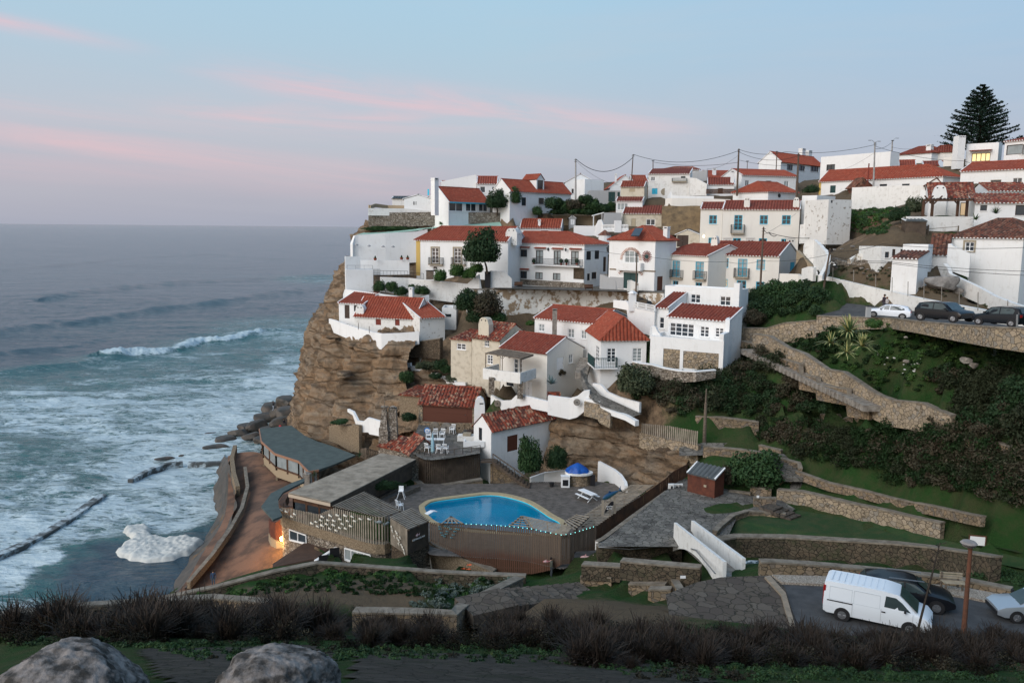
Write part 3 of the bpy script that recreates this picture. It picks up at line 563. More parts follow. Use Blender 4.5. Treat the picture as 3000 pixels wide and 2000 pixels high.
def eave_dots(mb,P0,P1,wd=.42,r=.09):
    P0,P1=V3(P0),V3(P1);L=(P1-P0).length;ex=(P1-P0)/L;N=max(1,int(round(L/wd)));out=V3((ex.y,-ex.x,0))
    if out.y>0 and abs(out.y)>.3: out=-out
    for k in range(N):
        c=P0+ex*(L*(k+.5)/N);mb.box(c-ex*r-VZ(.055)+out*.015,ex*2*r,out*-.1,VZ(.11))
class House:
    pass
def house(name,label,reg,A,B,base,roof,C=None,D=7.0,wins=(),rwins=(),lwins=(),wall='white',tile='clay',chims=(),cat='house',dots=True,eave=.28,group=None,ext=3.2,zb=None,parap=.5,nofront=False):
    H=House();a=W(reg,*A);uB,vB=px(reg,B[0],B[1])
    b=P(uB,vB,B[2]) if len(B)>2 else PZ(uB,vB,a.z)
    zE=a.z;b.z=zE;L=math.hypot(b.x-a.x,b.y-a.y);ex=V3(((b.x-a.x)/L,(b.y-a.y)/L,0));ey=V3((-ex.y,ex.x,0))
    if C is not None:
        uC=REG[reg][0]+C/REG[reg][2];s=b if C>B[0] else a;r=ray(uC,px(reg,0,A[1])[1]);kx=r.x/r.y     # s+D*ey has x=kx*y
        D=(kx*s.y-s.x)/(ey.x-kx*ey.y)
        if not(1<D<30): print('BAD D',name,D);D=7
    bu,bv=px(reg,A[0],base);zB=P(bu,bv,a.y).z-ext if zb is None else zb
    def w(s,d,z): return a+ex*s+ey*d+VZ(z-zE)
    def wr(s,d,z): return w(L-d,s,z)          # right side: s runs to the back
    def wl(s,d,z): return w(d,D-s,z)          # left side: s from back to front
    def at(reg2,x,y,d=0,side=None):
        r=ray(*px(reg2,x,y));
        if side=='R': o,nn=w(L-d,0,zE),ex
        elif side=='L': o,nn=w(d,D,zE),ex
        elif side=='D': o,nn=w(L/2,0,zE),ex
        else: o,nn=w(0,d,zE),ey
        t=(o-CAM).dot(nn)/r.dot(nn);p=CAM+r*t;q=p-w(0,0,zE)
        if side=='R': return q.dot(ey),p.z
        if side=='L': return D-q.dot(ey),p.z
        if side=='D': return q.dot(ey),p.z
        return q.dot(ex),p.z
    H.__dict__.update(a=a,ex=ex,ey=ey,L=L,D=D,zE=zE,zB=zB,w=w,wr=wr,wl=wl,at=at,reg=reg)
    root=empty(name,w(L/2,D/2,zB),label,cat,group);H.root=root
    def rects(lst,side,LL):
        o=[]
        for x1,y1,x2,y2,sp in lst:
            s1,z1=at(reg,x1,y1,0,side);s2,z2=at(reg,x2,y2,0,side);s1,s2=sorted((s1,s2));z1,z2=at(reg,(x1+x2)/2,y2,0,side)[1],at(reg,(x1+x2)/2,y1,0,side)[1]
            s1=max(s1,.05);s2=min(s2,LL-.05);
            if s2-s1<.08 or z2-z1<.1: print('BAD WIN',name,x1,y1,sp,round(s1,2),round(s2,2),LL);continue
            o.append((s1,s2,z1,min(z2,zE-.05),sp))
        return o
    fr,rr,lr=rects(wins,None,L),rects(rwins,'R',D),rects(lwins,'L',D)
    mb=MB();kind=roof[0];zt=zE+(parap if kind=='f' else 0)
    grid_face(mb,w,L,zB,zt,[r[:4] for r in fr]);grid_face(mb,wr,D,zB,zt,[r[:4] for r in rr]);grid_face(mb,wl,D,zB,zt,[r[:4] for r in lr])
    mb.add([w(0,D,zB),w(L,D,zB),w(L,D,zt),w(0,D,zt)],[(3,2,1,0)])
    M1=M[wall];rb=MB();db=MB();rm=M[tile]
    if kind=='f':
        t=.22;zi=zt-.4
        mb.add([w(t,t,zi),w(L-t,t,zi),w(L-t,D-t,zi),w(t,D-t,zi)],[(0,1,2,3)])
        for (s0,d0,s1,d1) in ((0,0,L,t),(0,D-t,L,D),(0,t,t,D-t),(L-t,t,L,D-t)):
            mb.add([w(s0,d0,zt),w(s1,d0,zt),w(s1,d1,zt),w(s0,d1,zt)],[(0,1,2,3)])
        for q in (((t,t),(L-t,t)),((L-t,t),(L-t,D-t)),((L-t,D-t),(t,D-t)),((t,D-t),(t,t))):
            (s0,d0),(s1,d1)=q;mb.add([w(s0,d0,zi),w(s1,d1,zi),w(s1,d1,zt),w(s0,d0,zt)],[(0,3,2,1)])
    else:
        if kind in('G','D'): fw=lambda s,d,z:w(L-d,s,z);LL,DD=D,L     # ridge runs front to back
        else: fw=w;LL,DD=L,D
        if kind=='G': s_,zr=at(reg,roof[1],roof[2],0);dR=L-s_;sA,sB=0,LL;hips=(0,0)
        elif kind=='D':
            sA,z1=at(reg,roof[1],roof[2],0,'D');sB,z2=at(reg,roof[3],roof[4],0,'D');zr=z1;dR=DD/2;sA=max(0.3,sA);sB=min(LL-.3,max(sB,sA+.2));hips=(1,1 if len(roof)<6 else 0)
        elif kind in('s','sr'):
            dR=DD;sA,z1=at(reg,roof[1],roof[2],D);zr=z1;sB=L;hips=(0,0)
        else:
            dR=D/2;sA,z1=at(reg,roof[1],roof[2],dR);sB,z2=at(reg,roof[3],roof[4],dR);zr=z1 if kind[0]=='g' or abs(z1-z2)<.6 else (z1+z2)/2
            hips=(kind[0]=='h',kind[1]=='h') if len(kind)>1 else (0,0)
        zr=max(zr,zE+.25)
        if zr-zE>DD*.6: print('STEEP',name,round(zr-zE,2),DD);zr=zE+DD*.45
        e=eave;g=.10;eL=e if hips[0] else g;eR=e if hips[1] else g
        sA2=min(max(sA,.4),LL/2) if hips[0] else -g;sB2=max(min(sB,LL-.4),LL/2) if hips[1] else LL+g
        if sB2<sA2: sB2=sA2
        k=(zr-zE)/max(dR,.5);z0=zE-e*k+.06;z0b=zE-e*(zr-zE)/max(DD-dR,.5)+.06 if dR<DD-.1 else None
        zr+=.06;F0,F1=fw(-eL,-e,z0),fw(LL+eR,-e,z0);R0,R1=fw(sA2,dR,zr),fw(sB2,dR,zr)
        tiles(rb,F0,F1,R1,R0)
        if z0b is not None:
            b0,b1=fw(-eL,DD+e,z0b),fw(LL+eR,DD+e,z0b);tiles(rb,b1,b0,R0,R1)
            if hips[0]: tiles(rb,b0,F0,R0,R0)
            if hips[1]: tiles(rb,F1,b1,R1,R1)
            for h_,q0,q1,R_ in ((hips[0],F0,b0,R0),(hips[1],F1,b1,R1)):
                if h_:
                    for q in (q0,q1): rb.tube([q+VZ(.06),R_+VZ(.1)],.11,6)
            rb.tube([R0+VZ(.07),R1+VZ(.07)],.11,6)
        for hh,s in ((hips[0],0),(hips[1],LL)):
            if not hh: mb.add([fw(s,0,zE),fw(s,DD,zE),fw(s,dR,zr-.06)] if dR<DD-.1 else [fw(s,0,zE),fw(s,DD,zE),fw(s,DD,zr-.06)],[(0,1,2)])
        if dR>=DD-.1: mb.add([fw(0,DD,zE),fw(LL,DD,zE),fw(LL,DD,zr-.06),fw(0,DD,zr-.06)],[(0,1,2,3)])
        mb.add([fw(-eL,-e,z0-.05),fw(LL+eR,-e,z0-.05),fw(LL+eR,0,z0+.0),fw(-eL,0,z0+.0)],[(0,1,2,3)])
        if kind not in('G',):
            mb.box(w(-.02,-.05,zE-.16),w(L+.02,-.05,zE-.16)-w(-.02,-.05,zE-.16),ey*.05,VZ(.12))
        vb=MB()
        for hh,s in ((hips[0],-g),(hips[1],LL+g-.16)):
            if not hh:
                vb=MB();vb.bar(fw(s+.08,-e+.02,z0+.08),fw(s+.08,dR,zr+.06),.16,.10)
                if z0b is not None: vb.bar(fw(s+.08,dR,zr+.06),fw(s+.08,DD+e,z0b+.08),.16,.10)
                if tile not in('clayold','claydark'): vb.build('verge',M['white'],root)
        H.z0=z0;H.zr=zr
        if dots: eave_dots(db,F0,F1)
        if dots and hips[1] and kind!='G' and z0b is not None: eave_dots(db,F1,b1)
        if dots and hips[0] and z0b is not None: eave_dots(db,F0,b0)
        ro=rb.build('roof',rm,root)
        if db.v: db.build('eave_mortar',M['fw'],ro)
        H.roof=ro
    zv=zB+ext if zb is None else zb+1
    for s_ in np.linspace(0,L,max(2,int(L/3)+1)): FIT.append(w(s_,-.5,zv-.1))
    if C is not None and C>B[0]:
        for s_ in (D*.5,D): FIT.append(w(L+.5,s_,zv+.1*s_))
    for s_ in (0,L): FIT.append(w(s_,D+.5,zv+.12*D))
    FOOT.append(([tuple(w(*q,0))[:2] for q in ((-.6,-.9),(L+.6,-.9),(L+.3,D-.5),(-.3,D-.5))],zv+.05))
    H.wall=mb.build('wall',M1,root)
    for r in fr: window(root,w,*r)
    for r in rr: window(root,wr,*r)
    for r in lr: window(root,wl,*r)
    for c in chims: chimney(H,*c)
    return H
def chimney(H,x,yt,yb,wpx,d=2.0,style='box',mat='white',dd=None):
    s,zt=H.at(H.reg,x,yt,d);s2,_=H.at(H.reg,x+wpx,yt,d);wd=abs(s2-s);_,zb=H.at(H.reg,x,yb,d);dd=dd or min(wd,.9)
    mb=MB();w=H.w;h=zt-zb
    def bx(s0,s1,d0,d1,z0,z1,mi=0): o=w(s0,d0,z0);mb.box(o,w(s1,d0,z0)-o,w(s0,d1,z0)-o,VZ(z1-z0),mi)
    if style=='box':
        bx(s-wd/2,s+wd/2,d,d+dd,zb-.6,zt-.34);bx(s-wd/2-.07,s+wd/2+.07,d-.07,d+dd+.07,zt-.34,zt-.26)
        for q in (0,1):
            bx(s-wd/2+q*(wd-.12),s-wd/2+.12+q*(wd-.12),d,d+dd,zt-.26,zt-.1)
        bx(s-wd/2+.12,s+wd/2-.12,d+.08,d+dd-.08,zt-.255,zt-.11,1);bx(s-wd/2-.05,s+wd/2+.05,d-.05,d+dd+.05,zt-.1,zt)
    else:   # broad rounded stack with two smoke holes
        prof=[(-.5,0),(-.5,.72),(-.36,.93),(-.18,1),(.18,1),(.36,.93),(.5,.72),(.5,0)];z0=zb-.6;hh=zt-z0
        f=[w(s+a*wd,d,z0+bb*hh) for a,bb in prof];g=[w(s+a*wd,d+dd,z0+bb*hh) for a,bb in prof];n=len(f)
        mb.add(f+g,[tuple(range(n)),tuple(range(2*n-1,n-1,-1))]+[(i,n+i,n+(i+1)%n,(i+1)%n) for i in range(n)])
        for q in (-.2,.2): bx(s+q*wd-.09,s+q*wd+.09,d-.02,d+.05,zt-.42,zt-.26,1)
    mb.build('chimney',[M[mat],M['fk']],H.root)
def dormer(H,x1,y1,x2,y2,spec,d=.2,apex=.7,back=3.5,wf='white'):
    s1,zt=H.at(H.reg,x1,y1,d);s2,zb=H.at(H.reg,x2,y2,d);mb=MB();w=H.w;m=.25
    grid=lambda s,dd,z:w(s,d+dd,z)
    grid_face(mb,grid,s2+m,zb-.3,zt+.15,[(s1,s2,zb,zt)],s0=s1-m)
    for s in (s1-m,s2+m): mb.add([w(s,d,zb-.3),w(s,d+back,zb-.3),w(s,d+back,zt+.15),w(s,d,zt+.15)],[(0,1,2,3)])
    c=(s1+s2)/2;za=zt+.15+apex;mb.add([w(s1-m,d,zt+.15),w(s2+m,d,zt+.15),w(c,d,za)],[(0,1,2)])
    o=mb.build('dormer',M[wf],H.root);r=MB()
    tiles(r,w(s1-m-.12,d-.15,zt+.06),w(s1-m-.12,d+back,zt+.06),w(c,d+back,za+.05),w(c,d-.15,za+.05));tiles(r,w(s2+m+.12,d+back,zt+.06),w(s2+m+.12,d-.15,zt+.06),w(c,d-.15,za+.05),w(c,d+back,za+.05))
    r.build('dormer_roof',M['clay'],o);window(H.root,grid,s1,s2,zb,zt,spec)
def rail(mb,pts,h,sp=.12,t=.03,post=None):
    pts=[V3(p) for p in pts]
    for p,q in zip(pts[:-1],pts[1:]):
        up=VZ(h);mb.bar(p+up,q+up,.045);mb.bar(p+VZ(.08),q+VZ(.08),.03);n=max(1,int((q-p).length/sp))
        for i in range(n+1):
            c=p.lerp(q,i/n);mb.bar(c,c+up,t if 0<i<n else .05)
def balcony(H,x1,y1,x2,y2,pr=.65,mat='iron',slab='trim',solid=False,label=None):
    s1,zt=H.at(H.reg,x1,y1,-pr);s2,zb=H.at(H.reg,x2,y2,-pr);w=H.w;mb=MB();o=w(s1,-pr,zb-.12);mb.box(o,w(s2,-pr,zb-.12)-o,H.ey*pr,VZ(.14))
    b=mb.build('balcony',M[slab],H.root);mb=MB()
    if solid:
        for (p,q) in (((s1,-pr),(s2,-pr)),((s1,0),(s1,-pr)),((s2,-pr),(s2,0))): mb.bar(w(p[0],p[1]+.06,(zb+zt)/2),w(q[0],q[1]+.06,(zb+zt)/2),.12,zt-zb)
    else: rail(mb,[w(s1+.03,0,zb),w(s1+.03,-pr+.03,zb),w(s2-.03,-pr+.03,zb),w(s2-.03,0,zb)],zt-zb,.14,.028)
    mb.build('railing',M[mat],b);return b
def hood(H,x1,y1,x2,y2,pr=.35,tile='clay'):
    s1,z=H.at(H.reg,x1,(y1+y2)/2,-pr);s2,_=H.at(H.reg,x2,(y1+y2)/2,-pr);r=MB();tiles(r,H.w(s1,-pr,z),H.w(s2,-pr,z),H.w(s2,0,z+.14),H.w(s1,0,z+.14),.25,.05);r.build('tile_hood',M[tile],H.root)
def plinth(H,x1,y1,x2,y2,mat,name='stone_base',pr=.04,side=None):
    f=H.wr if side=='R' else H.w;s1,z1=H.at(H.reg,x1,y1,0,side);s2,z2=H.at(H.reg,x2,y2,0,side);s1,s2=sorted((s1,s2));mb=MB();o=f(s1,-pr,min(z1,z2));mb.box(o,f(s2,-pr,min(z1,z2))-o,f(s1,.02,0)-f(s1,-pr,0),V3((0,0,abs(z1-z2))));mb.build(name,M[mat],H.root)
def wt_(name,label,reg,pts,h,th=.3,mat='white',cat='wall',capm=None,group=None,cap=.12,ext=0.0,capw=.05,grnd=True):
    """wall following the measured line of its top edge;h in metres (one value or one per point)"""
    pp=[W(reg,*p) if len(p)==3 else V3(p) for p in pts];n=len(pp);hs=h if isinstance(h,(list,tuple)) else [h]*n;nrm=[]
    for i in range(n):
        d=(pp[min(i+1,n-1)]-pp[max(i-1,0)]);d.z=0;d.normalize();v=V3((-d.y,d.x,0));nrm.append(v if v.y>=0 or n<2 else v)
    mb=MB();c0=.0 if capm is None else cap
    def strip(z_up,z_dn,off,mi):
        vs=[]
        for i in range(n): vs+=[pp[i]-nrm[i]*off+VZ(z_up),pp[i]+nrm[i]*(th+off)+VZ(z_up),pp[i]+nrm[i]*(th+off)-V3((0,0,(hs[i]+ext) if z_dn is None else z_dn)),pp[i]-nrm[i]*off-V3((0,0,(hs[i]+ext) if z_dn is None else z_dn))]
        fs=[(0,1,2,3),(4*n-1,4*n-2,4*n-3,4*n-4)]
        for i in range(n-1):
            for k in range(4): fs.append((4*i+k,4*i+4+k,4*i+4+(k+1)%4,4*i+(k+1)%4))
        mb.add(vs,fs,mi)
    strip(-c0,None,0,0);o=None
    ret=name in('retaining_wall','roadside_wall','curved_wall','steps_wall','garden_wall','terrace_wall')
    for i in range(n):
        f=pp[i]-nrm[i]*.5;f.z-=hs[i];FIT.append(f)
        g=pp[i]+nrm[i]*(th+1.2);g.z-=(min(.9,hs[i]) if ret else hs[i]-.2)
        if grnd: A.append(g)
    loc=(pp[n//2].x,pp[n//2].y,min(p.z-hh for p,hh in zip(pp,hs)))
    root=thing(name,mb,M[mat],label,cat,group,loc=loc)
    if capm:
        mb=MB();strip(0,c0-.004,capw,0);mb.build('coping',M[capm],root)
    return root
H={}
def hs(key,*a,**k): H[key]=house('house',*a,**k);return H[key]
h=house('outbuilding','small white vaulted outbuilding with two slot windows above the rubble wall','R1',(865,628,139),(1240,634,139),815,('G',1060,572),D=5,tile='grey',dots=False,cat='outbuilding',wins=[(993,660,1009,708,'k11'),(1024,660,1034,708,'k11')])
house('shed','low shed with blue-grey pitched roof behind the vaulted outbuilding','R1',(700,622,146),(1060,600,146),800,('g',705,600,1045,560),D=4,tile='feltD',dots=False,cat='shed',wall='white2')
wt_('retaining_wall','long rubble stone retaining wall under the cliff-top houses','R1',[(372,812,137.6),(700,812,137.9),(1240,806,138.2),(1800,812,139.4),(2258,814,140.8)],[2.6,2.5,2.2,1.8,1.7],.8,'rubble')
FOOT.append(([(28,117),(50,108),(50,124),(28,130)],34.8))
wt_('parapet_wall','low white parapet at the cliff edge above the rubble wall','R1',[(372,752,137),(870,757,138.5),(1240,790,139)],1.2,mat='white2')
wt_('parapet_wall','short tan garden wall beside planters on the cliff-edge terrace','R1',[(372,706,139),(405,716,138.5),(480,690,141),(640,712,143),(865,716,142)],.6,mat='sand_w')
h=hs('chim','white house with tall chimney, turquoise shutters and glazed veranda on the cliff top','R1',(1478,662,136),(2045,664,143),806,('g',1345,397,1850,412),C=1185,lwins=[(1213,490,1238,576,'w13')],wins=[(1487,672,1675,796,'w21'),(1715,674,1860,798,'w21'),(1897,676,2015,800,'w21')],chims=[])
for x1,x2 in ((1190,1211),(1240,1257)):
    s1,z1=h.at('R1',x1,490,0,'L');s2,z2=h.at('R1',x2,576,0,'L');mb=MB();o=h.wl(s1,-.05,z2);mb.box(o,h.wl(s2,-.05,z2)-o,h.wl(s1,0,z2)-o,VZ(z1-z2));mb.build('shutter',M['fb'],h.root)
chimney(h,1313,335,800,55,-.9,'box','white',.9)
mb=MB();mb.bar(h.w(0,-.3,h.zE-.12),h.w(h.L,-.3,h.zE-.12),.1,.22);mb.build('fascia',M['fb'],h.root)
hs('ridgeL','white house with long mono-pitch red roof behind the tall chimney','R1',(1370,412,158),(1862,412,158),560,('g',1380,385,1860,372),D=6)
wt_('gable_wall','pale sloping gable wall rising to the right on the cliff top','R1',[(1375,384,154),(1620,335,154),(1862,288,154)],[.8,1.6,2.6],mat='white',cat='wall')
hs('redsmall','small red-roofed house with two windows between the chimney house and the dormer house','R1',(1868,412,152),(2150,412,152),575,('g',1868,322,2130,325),D=8,wins=[(1910,452,1985,540,'w11'),(2077,457,2128,505,'w11')])
h=hs('dorm','long white house with steep red roof and one tall dormer, right of the round trees','R2',(205,508,139),(1048,524,150),770,('g',85,298,910,333),C=-30,lwins=[(45,360,78,476,'n12')],wins=[(368,605,428,718,'n12'),(602,612,676,698,'n22')])
dormer(h,588,366,662,535,'n13',.3,.9,3.5)
hs('gab6','white house with front gable and red left slope behind the concrete pole','R2',(965,402,158),(1400,402,158),590,('G',1180,285),D=9,wins=[(1058,485,1085,548,'n12')])
hs('flat7','plain white flat block right of the concrete pole','R2',(1240,360,155),(1500,405,157),640,('f',),D=6,parap=0.1)
h=hs('garage','grey-white garage wall with green gates above the shrub bank','R2',(1310,515,149),(1728,520,149),690,('f',),D=5,parap=.1,wall='grey',wins=[(1565,528,1655,662,'g21S'),(1690,532,1726,612,'g11S')])
hs('gab8','white house with gabled front and slim chimney on the skyline','R2',(1585,470,162),(1925,440,162),620,('G',1800,303),D=9,chims=[(1668,275,450,26,.5)])
hs('red8','long low red-roofed house on the skyline left of the peeling house','R2',(1900,388,163),(2110,388,163),420,('g',1815,308,2105,320),D=7)
hs('dirty9','small stained house with boarded window and red roof on the hill','R2',(1735,450,146),(2060,450,144.5),605,('g',1790,390,2100,390),D=4.5,C=2100,wall='creamold',tile='clay2',wins=[(1855,480,1930,528,'t11S')])
hs('glaz10','little white lean-to with a glazed front below the stained house','R2',(1670,655,142),(2035,640,141),822,('s',1700,604),D=3,tile='clay2',wins=[(1687,682,1832,778,'w31C')])
h=hs('peel11','tall white peeling house with low red roof, blue shutters and a green rail','R3',(0,518,149),(572,518,147),840,('s',30,452),D=6,wall='white2',tile='clay2',wins=[(32,550,90,615,'w21'),(48,715,122,795,'b21S'),(447,548,508,575,'g11')])
balcony(h,322,575,525,618,.5,'fg')
wt_('side_wall','white side wall stepping down beside the peeling house','R3',[(572,565,146.5),(660,576,146),(805,655,145)],[3.2,3,2],mat='white2',th=.4)
mb=MB();p=W('R3',218,762,148.3);mb.tube([p,p+V3((0,-.12,0))],.62,14);thing('wheel_ornament',mb,M['trim'],'round millstone ornament on the wall of the peeling house','ornament')
hs('orange12','old orange-tiled hip-roofed house behind the peeling house','R3',(205,458,168),(690,462,168),560,('hh',370,425,600,412),D=9,tile='clayold')
wt_('gable_wall','grey gable wall behind the side wall on the hill','R3',[(600,500,158),(700,478,157),(808,458,156)],2,mat='grey',cat='wall')
h=hs('fence13','house with brown-red roof behind a brown timber picket fence','R3',(815,660,147),(1182,658,146),790,('g',700,577,1140,570),D=6,tile='clay2',wins=[(957,712,1025,790,'n11S')],chims=[(1160,470,655,50,.3)])
mb=MB();p=W('R3',797,792,143.5);q=W('R3',1180,790,143);n=34
for i in range(n+1):
    c=p.lerp(q,i/n);mb.box(c-V3((.05,0,0)),(.11,0,0),(0,.04,0),(0,0,.85))
mb.bar(p+VZ(.3),q+VZ(.3),.08);mb.bar(p+VZ(.7),q+VZ(.7),.08);thing('picket_fence',mb,M['woodR'],'brown timber picket fence in front of the small brown-roofed house','fence')
hs('back13','house with low shallow red roof on the skyline right of the grey gable wall','R3',(812,562,168),(1225,562,168),610,('g',960,480,1220,488),D=9,chims=[(912,440,548,45,1)])
h=hs('long14','long single-storey white house with shallow red roof behind the timber pole','R3',(1285,532,150),(2035,550,153),800,('gh',1310,460,1970,474),D=7,wins=[(1332,600,1385,685,'w21'),(1620,610,1690,655,'n21'),(1868,612,1930,715,'w21C')])
h=hs('big15','large white gabled house with dark shutters high on the skyline','R3',(1825,346,168),(2420,340,180),620,('g',1625,208,2450,222),C=1520,wins=[(1910,386,1985,465,'n21'),(2078,402,2150,474,'n21'),(2235,404,2337,484,'n31')],chims=[(2145,165,235,45,4),(2235,192,250,45,4)],dots=False)
h=hs('hip16','low white house with hipped bright red roof above the upper blue-windowed house','R3',(1165,776,141),(1650,776,135),900,('D',1510,630,1762,663),C=2050)
mb=MB();s,z=h.at('R3',1796,815,0,'R');p=h.wr(s,-.05,z);mb.tube([p,p+h.ex*.1],.3,12);thing('wreath',mb,M['iron'],'dark round wreath on the side wall of the hip-roofed house','ornament')
h=hs('blueU1','left bay of the upper cream house with turquoise windows','R7',(600,166,130),(853,168,129),585,('g',645,98,885,102),D=8,wall='cream',tile='clay2',wins=[(698,238,783,338,'b22'),(690,495,737,575,'b22')])
h=hs('blueU','upper two-storey cream house with turquoise windows and a small balcony','R7',(855,170,128.8),(1740,172,125),585,('g',905,80,1740,78),D=8,wall='cream',tile='clay2',
 wins=[(987,236,1073,405,'b24'),(1280,238,1368,342,'b22'),(1535,238,1630,344,'b22'),(970,500,1058,580,'b22'),(1268,503,1358,580,'b22'),(1525,508,1600,580,'b22')],chims=[(1133,30,152,66,.6,'round','cream'),(1700,32,162,72,.6,'round','cream')])
balcony(h,945,345,1097,445,.6)
h=hs('blueL1','left wing of the lower cream house, with two tall turquoise balcony doors','R7',(172,682,118),(690,706),1100,('hg',520,572,720,582),D=8,wall='cream',tile='clay2',wins=[(277,760,357,944,'b24C'),(541,773,630,962,'b24C'),(280,990,340,1040,'b21'),(540,1010,612,1060,'b21')])
balcony(h,243,862,368,962,.5);balcony(h,507,876,637,982,.5)
h=hs('blueL','lower cream house with turquoise doors, red roof and grey gable end','R7',(692,685,114),(1505,718,108.5),1100,('g',830,545,1640,560),C=1720,wall='cream',tile='clay2',
 wins=[(832,730,916,840,'b22'),(1030,738,1128,940,'b24C'),(1243,748,1335,864,'b22C'),(823,970,908,1058,'b22D'),(1015,985,1118,1100,'b22'),(1235,1000,1325,1085,'b22')],rwins=[(1630,775,1675,905,'b11S')],chims=[(757,475,660,74,.8,'round','cream')])
balcony(h,978,845,1142,955,.55)
for x in (905,1165,1630):
    mb=MB();p=W('R7',x,552,119);mb.box(p-V3((.55,.3,.9)),(1.1,0,0),(0,.6,0),(0,0,1.5));mb.prism([p+V3((-.62,-.36,.6)),p+V3((.62,-.36,.6)),p+V3((.62,.36,.6)),p+V3((-.62,.36,.6))],.12)
    for q in (-.22,.22): mb.box(p+V3((q-.1,-.32,.15)),(.2,0,0),(0,.05,0),(0,0,.2),1)
    thing('chimney_stack',mb,[M['cream'],M['fk']],'stubby %s cream chimney stack on the terrace behind the lower cream house'%({905:'left-hand',1165:'middle',1630:'right-hand'}[x]),'chimney','stubby chimneys on the terrace')
wt_('terrace_wall','cream parapet descending beside the grey gable of the lower cream house','R7',[(1505,905,106),(1720,912,104),(1830,1030,101)],[2,2,1.6],mat='cream')
h=house('barn','small gable-fronted timber shed between the brown bank and the cream house','R7',(322,462,133),(585,462,131),640,('G',450,408),D=6,tile='feltD',wall='creamold',dots=False,cat='shed',wins=[(330,462,455,600,'n21S')])
wt_('retaining_wall','long pale retaining wall with white parapet above the brown earth bank','R3',[(232,855,139),(320,850,138.5),(880,858,137),(1130,868,136)],[1.6,1.5,1.5,1.5],mat='cream',th=.5)
wt_('parapet_wall','bright white terrace parapet with a curved end on the hillside','R3',[(262,838,139.5),(310,745,139.5),(330,815,139.4),(700,822,138.4),(900,820,138)],[.5,1.4,.6,.5,.5],mat='white',th=.3)
G=[[(1940,602,136.5),(2000,604,136),(2060,604,135.5)],[(1938,640,135),(2000,640,134.5),(2060,640,134)],[(1938,690,133.5),(2000,690,133),(2060,690,132)]]
mE=simple('brown_earth_bank',(.22,.155,.085),.95,(.11,.08,.05),1.1,bst=1,bsc=3)
tag(link('earth_bank',sheet('earth_bank',G,10,mE,.5)),kind='structure')
h=hs('worn17','worn cream single-storey house with brown-red roof left of the earth bank','R2',(1760,825,138),(2315,826,136.5),1000,('s',1885,722),D=5,wall='creamold',tile='clay2',wins=[(2085,903,2207,988,'w21'),(1880,897,1940,1000,'t11S')])
h=hs('ruin17','grey roofless lean-to with white post beside the worn cream house','R2',(1500,822,137),(1745,826,137),1010,('f',),D=4,wall='grey',parap=.1)
h=hs('mid','two-storey white house with a long flowered iron balcony and arched side windows','R6',(190,274,132),(1028,296,123),803,('gh',300,155,842,142),C=1300,
 wins=[(287,357,368,440,'n21'),(470,363,553,520,'n22C'),(675,370,755,528,'n22C'),(875,375,960,533,'n22C'),(283,606,366,688,'n21'),(464,617,548,697,'n21C'),(665,627,750,707,'n21C')],
 rwins=[(1052,376,1103,475,'k22'),(1147,368,1196,466,'k22'),(1060,632,1090,712,'n11'),(1112,616,1165,694,'n21'),(1245,440,1275,610,'n11S')])
balcony(h,422,455,970,552,.85,'iron','white')
for x1,x2,y in ((258,390,333),(443,577,340),(642,775,347),(845,985,352),(260,382,583)): hood(h,x1,y,x2,y)
plinth(h,230,692,1028,806,'rubble');plinth(h,905,568,1024,700,'rubbleD','stone_panel')
hs('midback','upper white block with red roof behind the balcony house','R6',(290,104,139),(758,104,138),185,('g',365,12,835,12),D=5,chims=[(510,8,120,28,.3)])
mb=MB();p=W('R6',525,130,134.2);mb.box(p-V3((.1,0,.9)),(1.5,0,0),(0,1.4,0),(0,0,.95));mb.box(p+V3((.05,-.04,-.65)),(1.2,0,0),(0,.06,0),(0,0,.55),1);thing('louvre_box',mb,[M['white'],M['fk']],'white louvred box dormer on the roof of the balcony house','dormer')
wt_('roof_parapet','white scrolled parapet wall between the balcony house and the balustrade','R6',[(905,82,134),(1150,85,133.5),(1160,72,133.4),(1185,20,133.3),(1225,10,133.2),(1240,60,133),(1245,150,133)],[1.6,1.6,1.8,2.8,2.8,2.2,1.4],mat='white',th=.3)
mb=MB();c=W('R6',1262,190,131);mb.lathe(c-VZ(3),[(1.0,0),(1.0,3.05)],14);mb.lathe(c,[(1.15,0),(.05,.8)],14,1);thing('round_tower',mb,[M['white'],M['claydark']],'small round white turret with a mossy conical cap between two houses','turret')
mb=MB();p=W('R2',1490,1070,133);q=W('R2',1830,1070,132)
for i in range(19):
    c=p.lerp(q,i/18);mb.lathe(c,[(.1,0),(.17,.25),(.06,.6),(.12,.85),(.14,.95)],7)
mb.bar(p+VZ(1.02),q+VZ(1.02),.3,.14);mb.bar(p,q,.3,.16);mb.box(p.lerp(q,.58)-V3((.5,.4,.2)),(1.1,0,0),(0,.8,0),(0,0,1.9));thing('balustrade',mb,M['white'],'white stone balustrade on the terrace above the sun-ornament house','balustrade')
wt_('garden_wall','long tan garden wall under the dark shrubs','R2',[(372,852,146),(900,855,145),(1400,858,144)],1.8,mat='sand_w')
h=house('garden_shed','tiny gabled grey garden shed against the tan wall','R2',(1028,895,142),(1112,895,142),985,('G',1068,862),D=2.5,tile='feltD',wall='grey',dots=False,cat='shed',wins=[(1042,905,1098,980,'w21S')],eave=.15)
mb=MB();a_=W('R2',1345,862,137);b_=W('R2',1500,820,137);
mb.box(a_,b_-a_,(0,1.5,0),(0,0,.15));mb.box(a_+V3((.1,0,-1.7)),(.16,0,0),(0,.16,0),(0,0,1.7));thing('porch',mb,M['white'],'thin white porch slab on a post in front of the grey lean-to','porch')
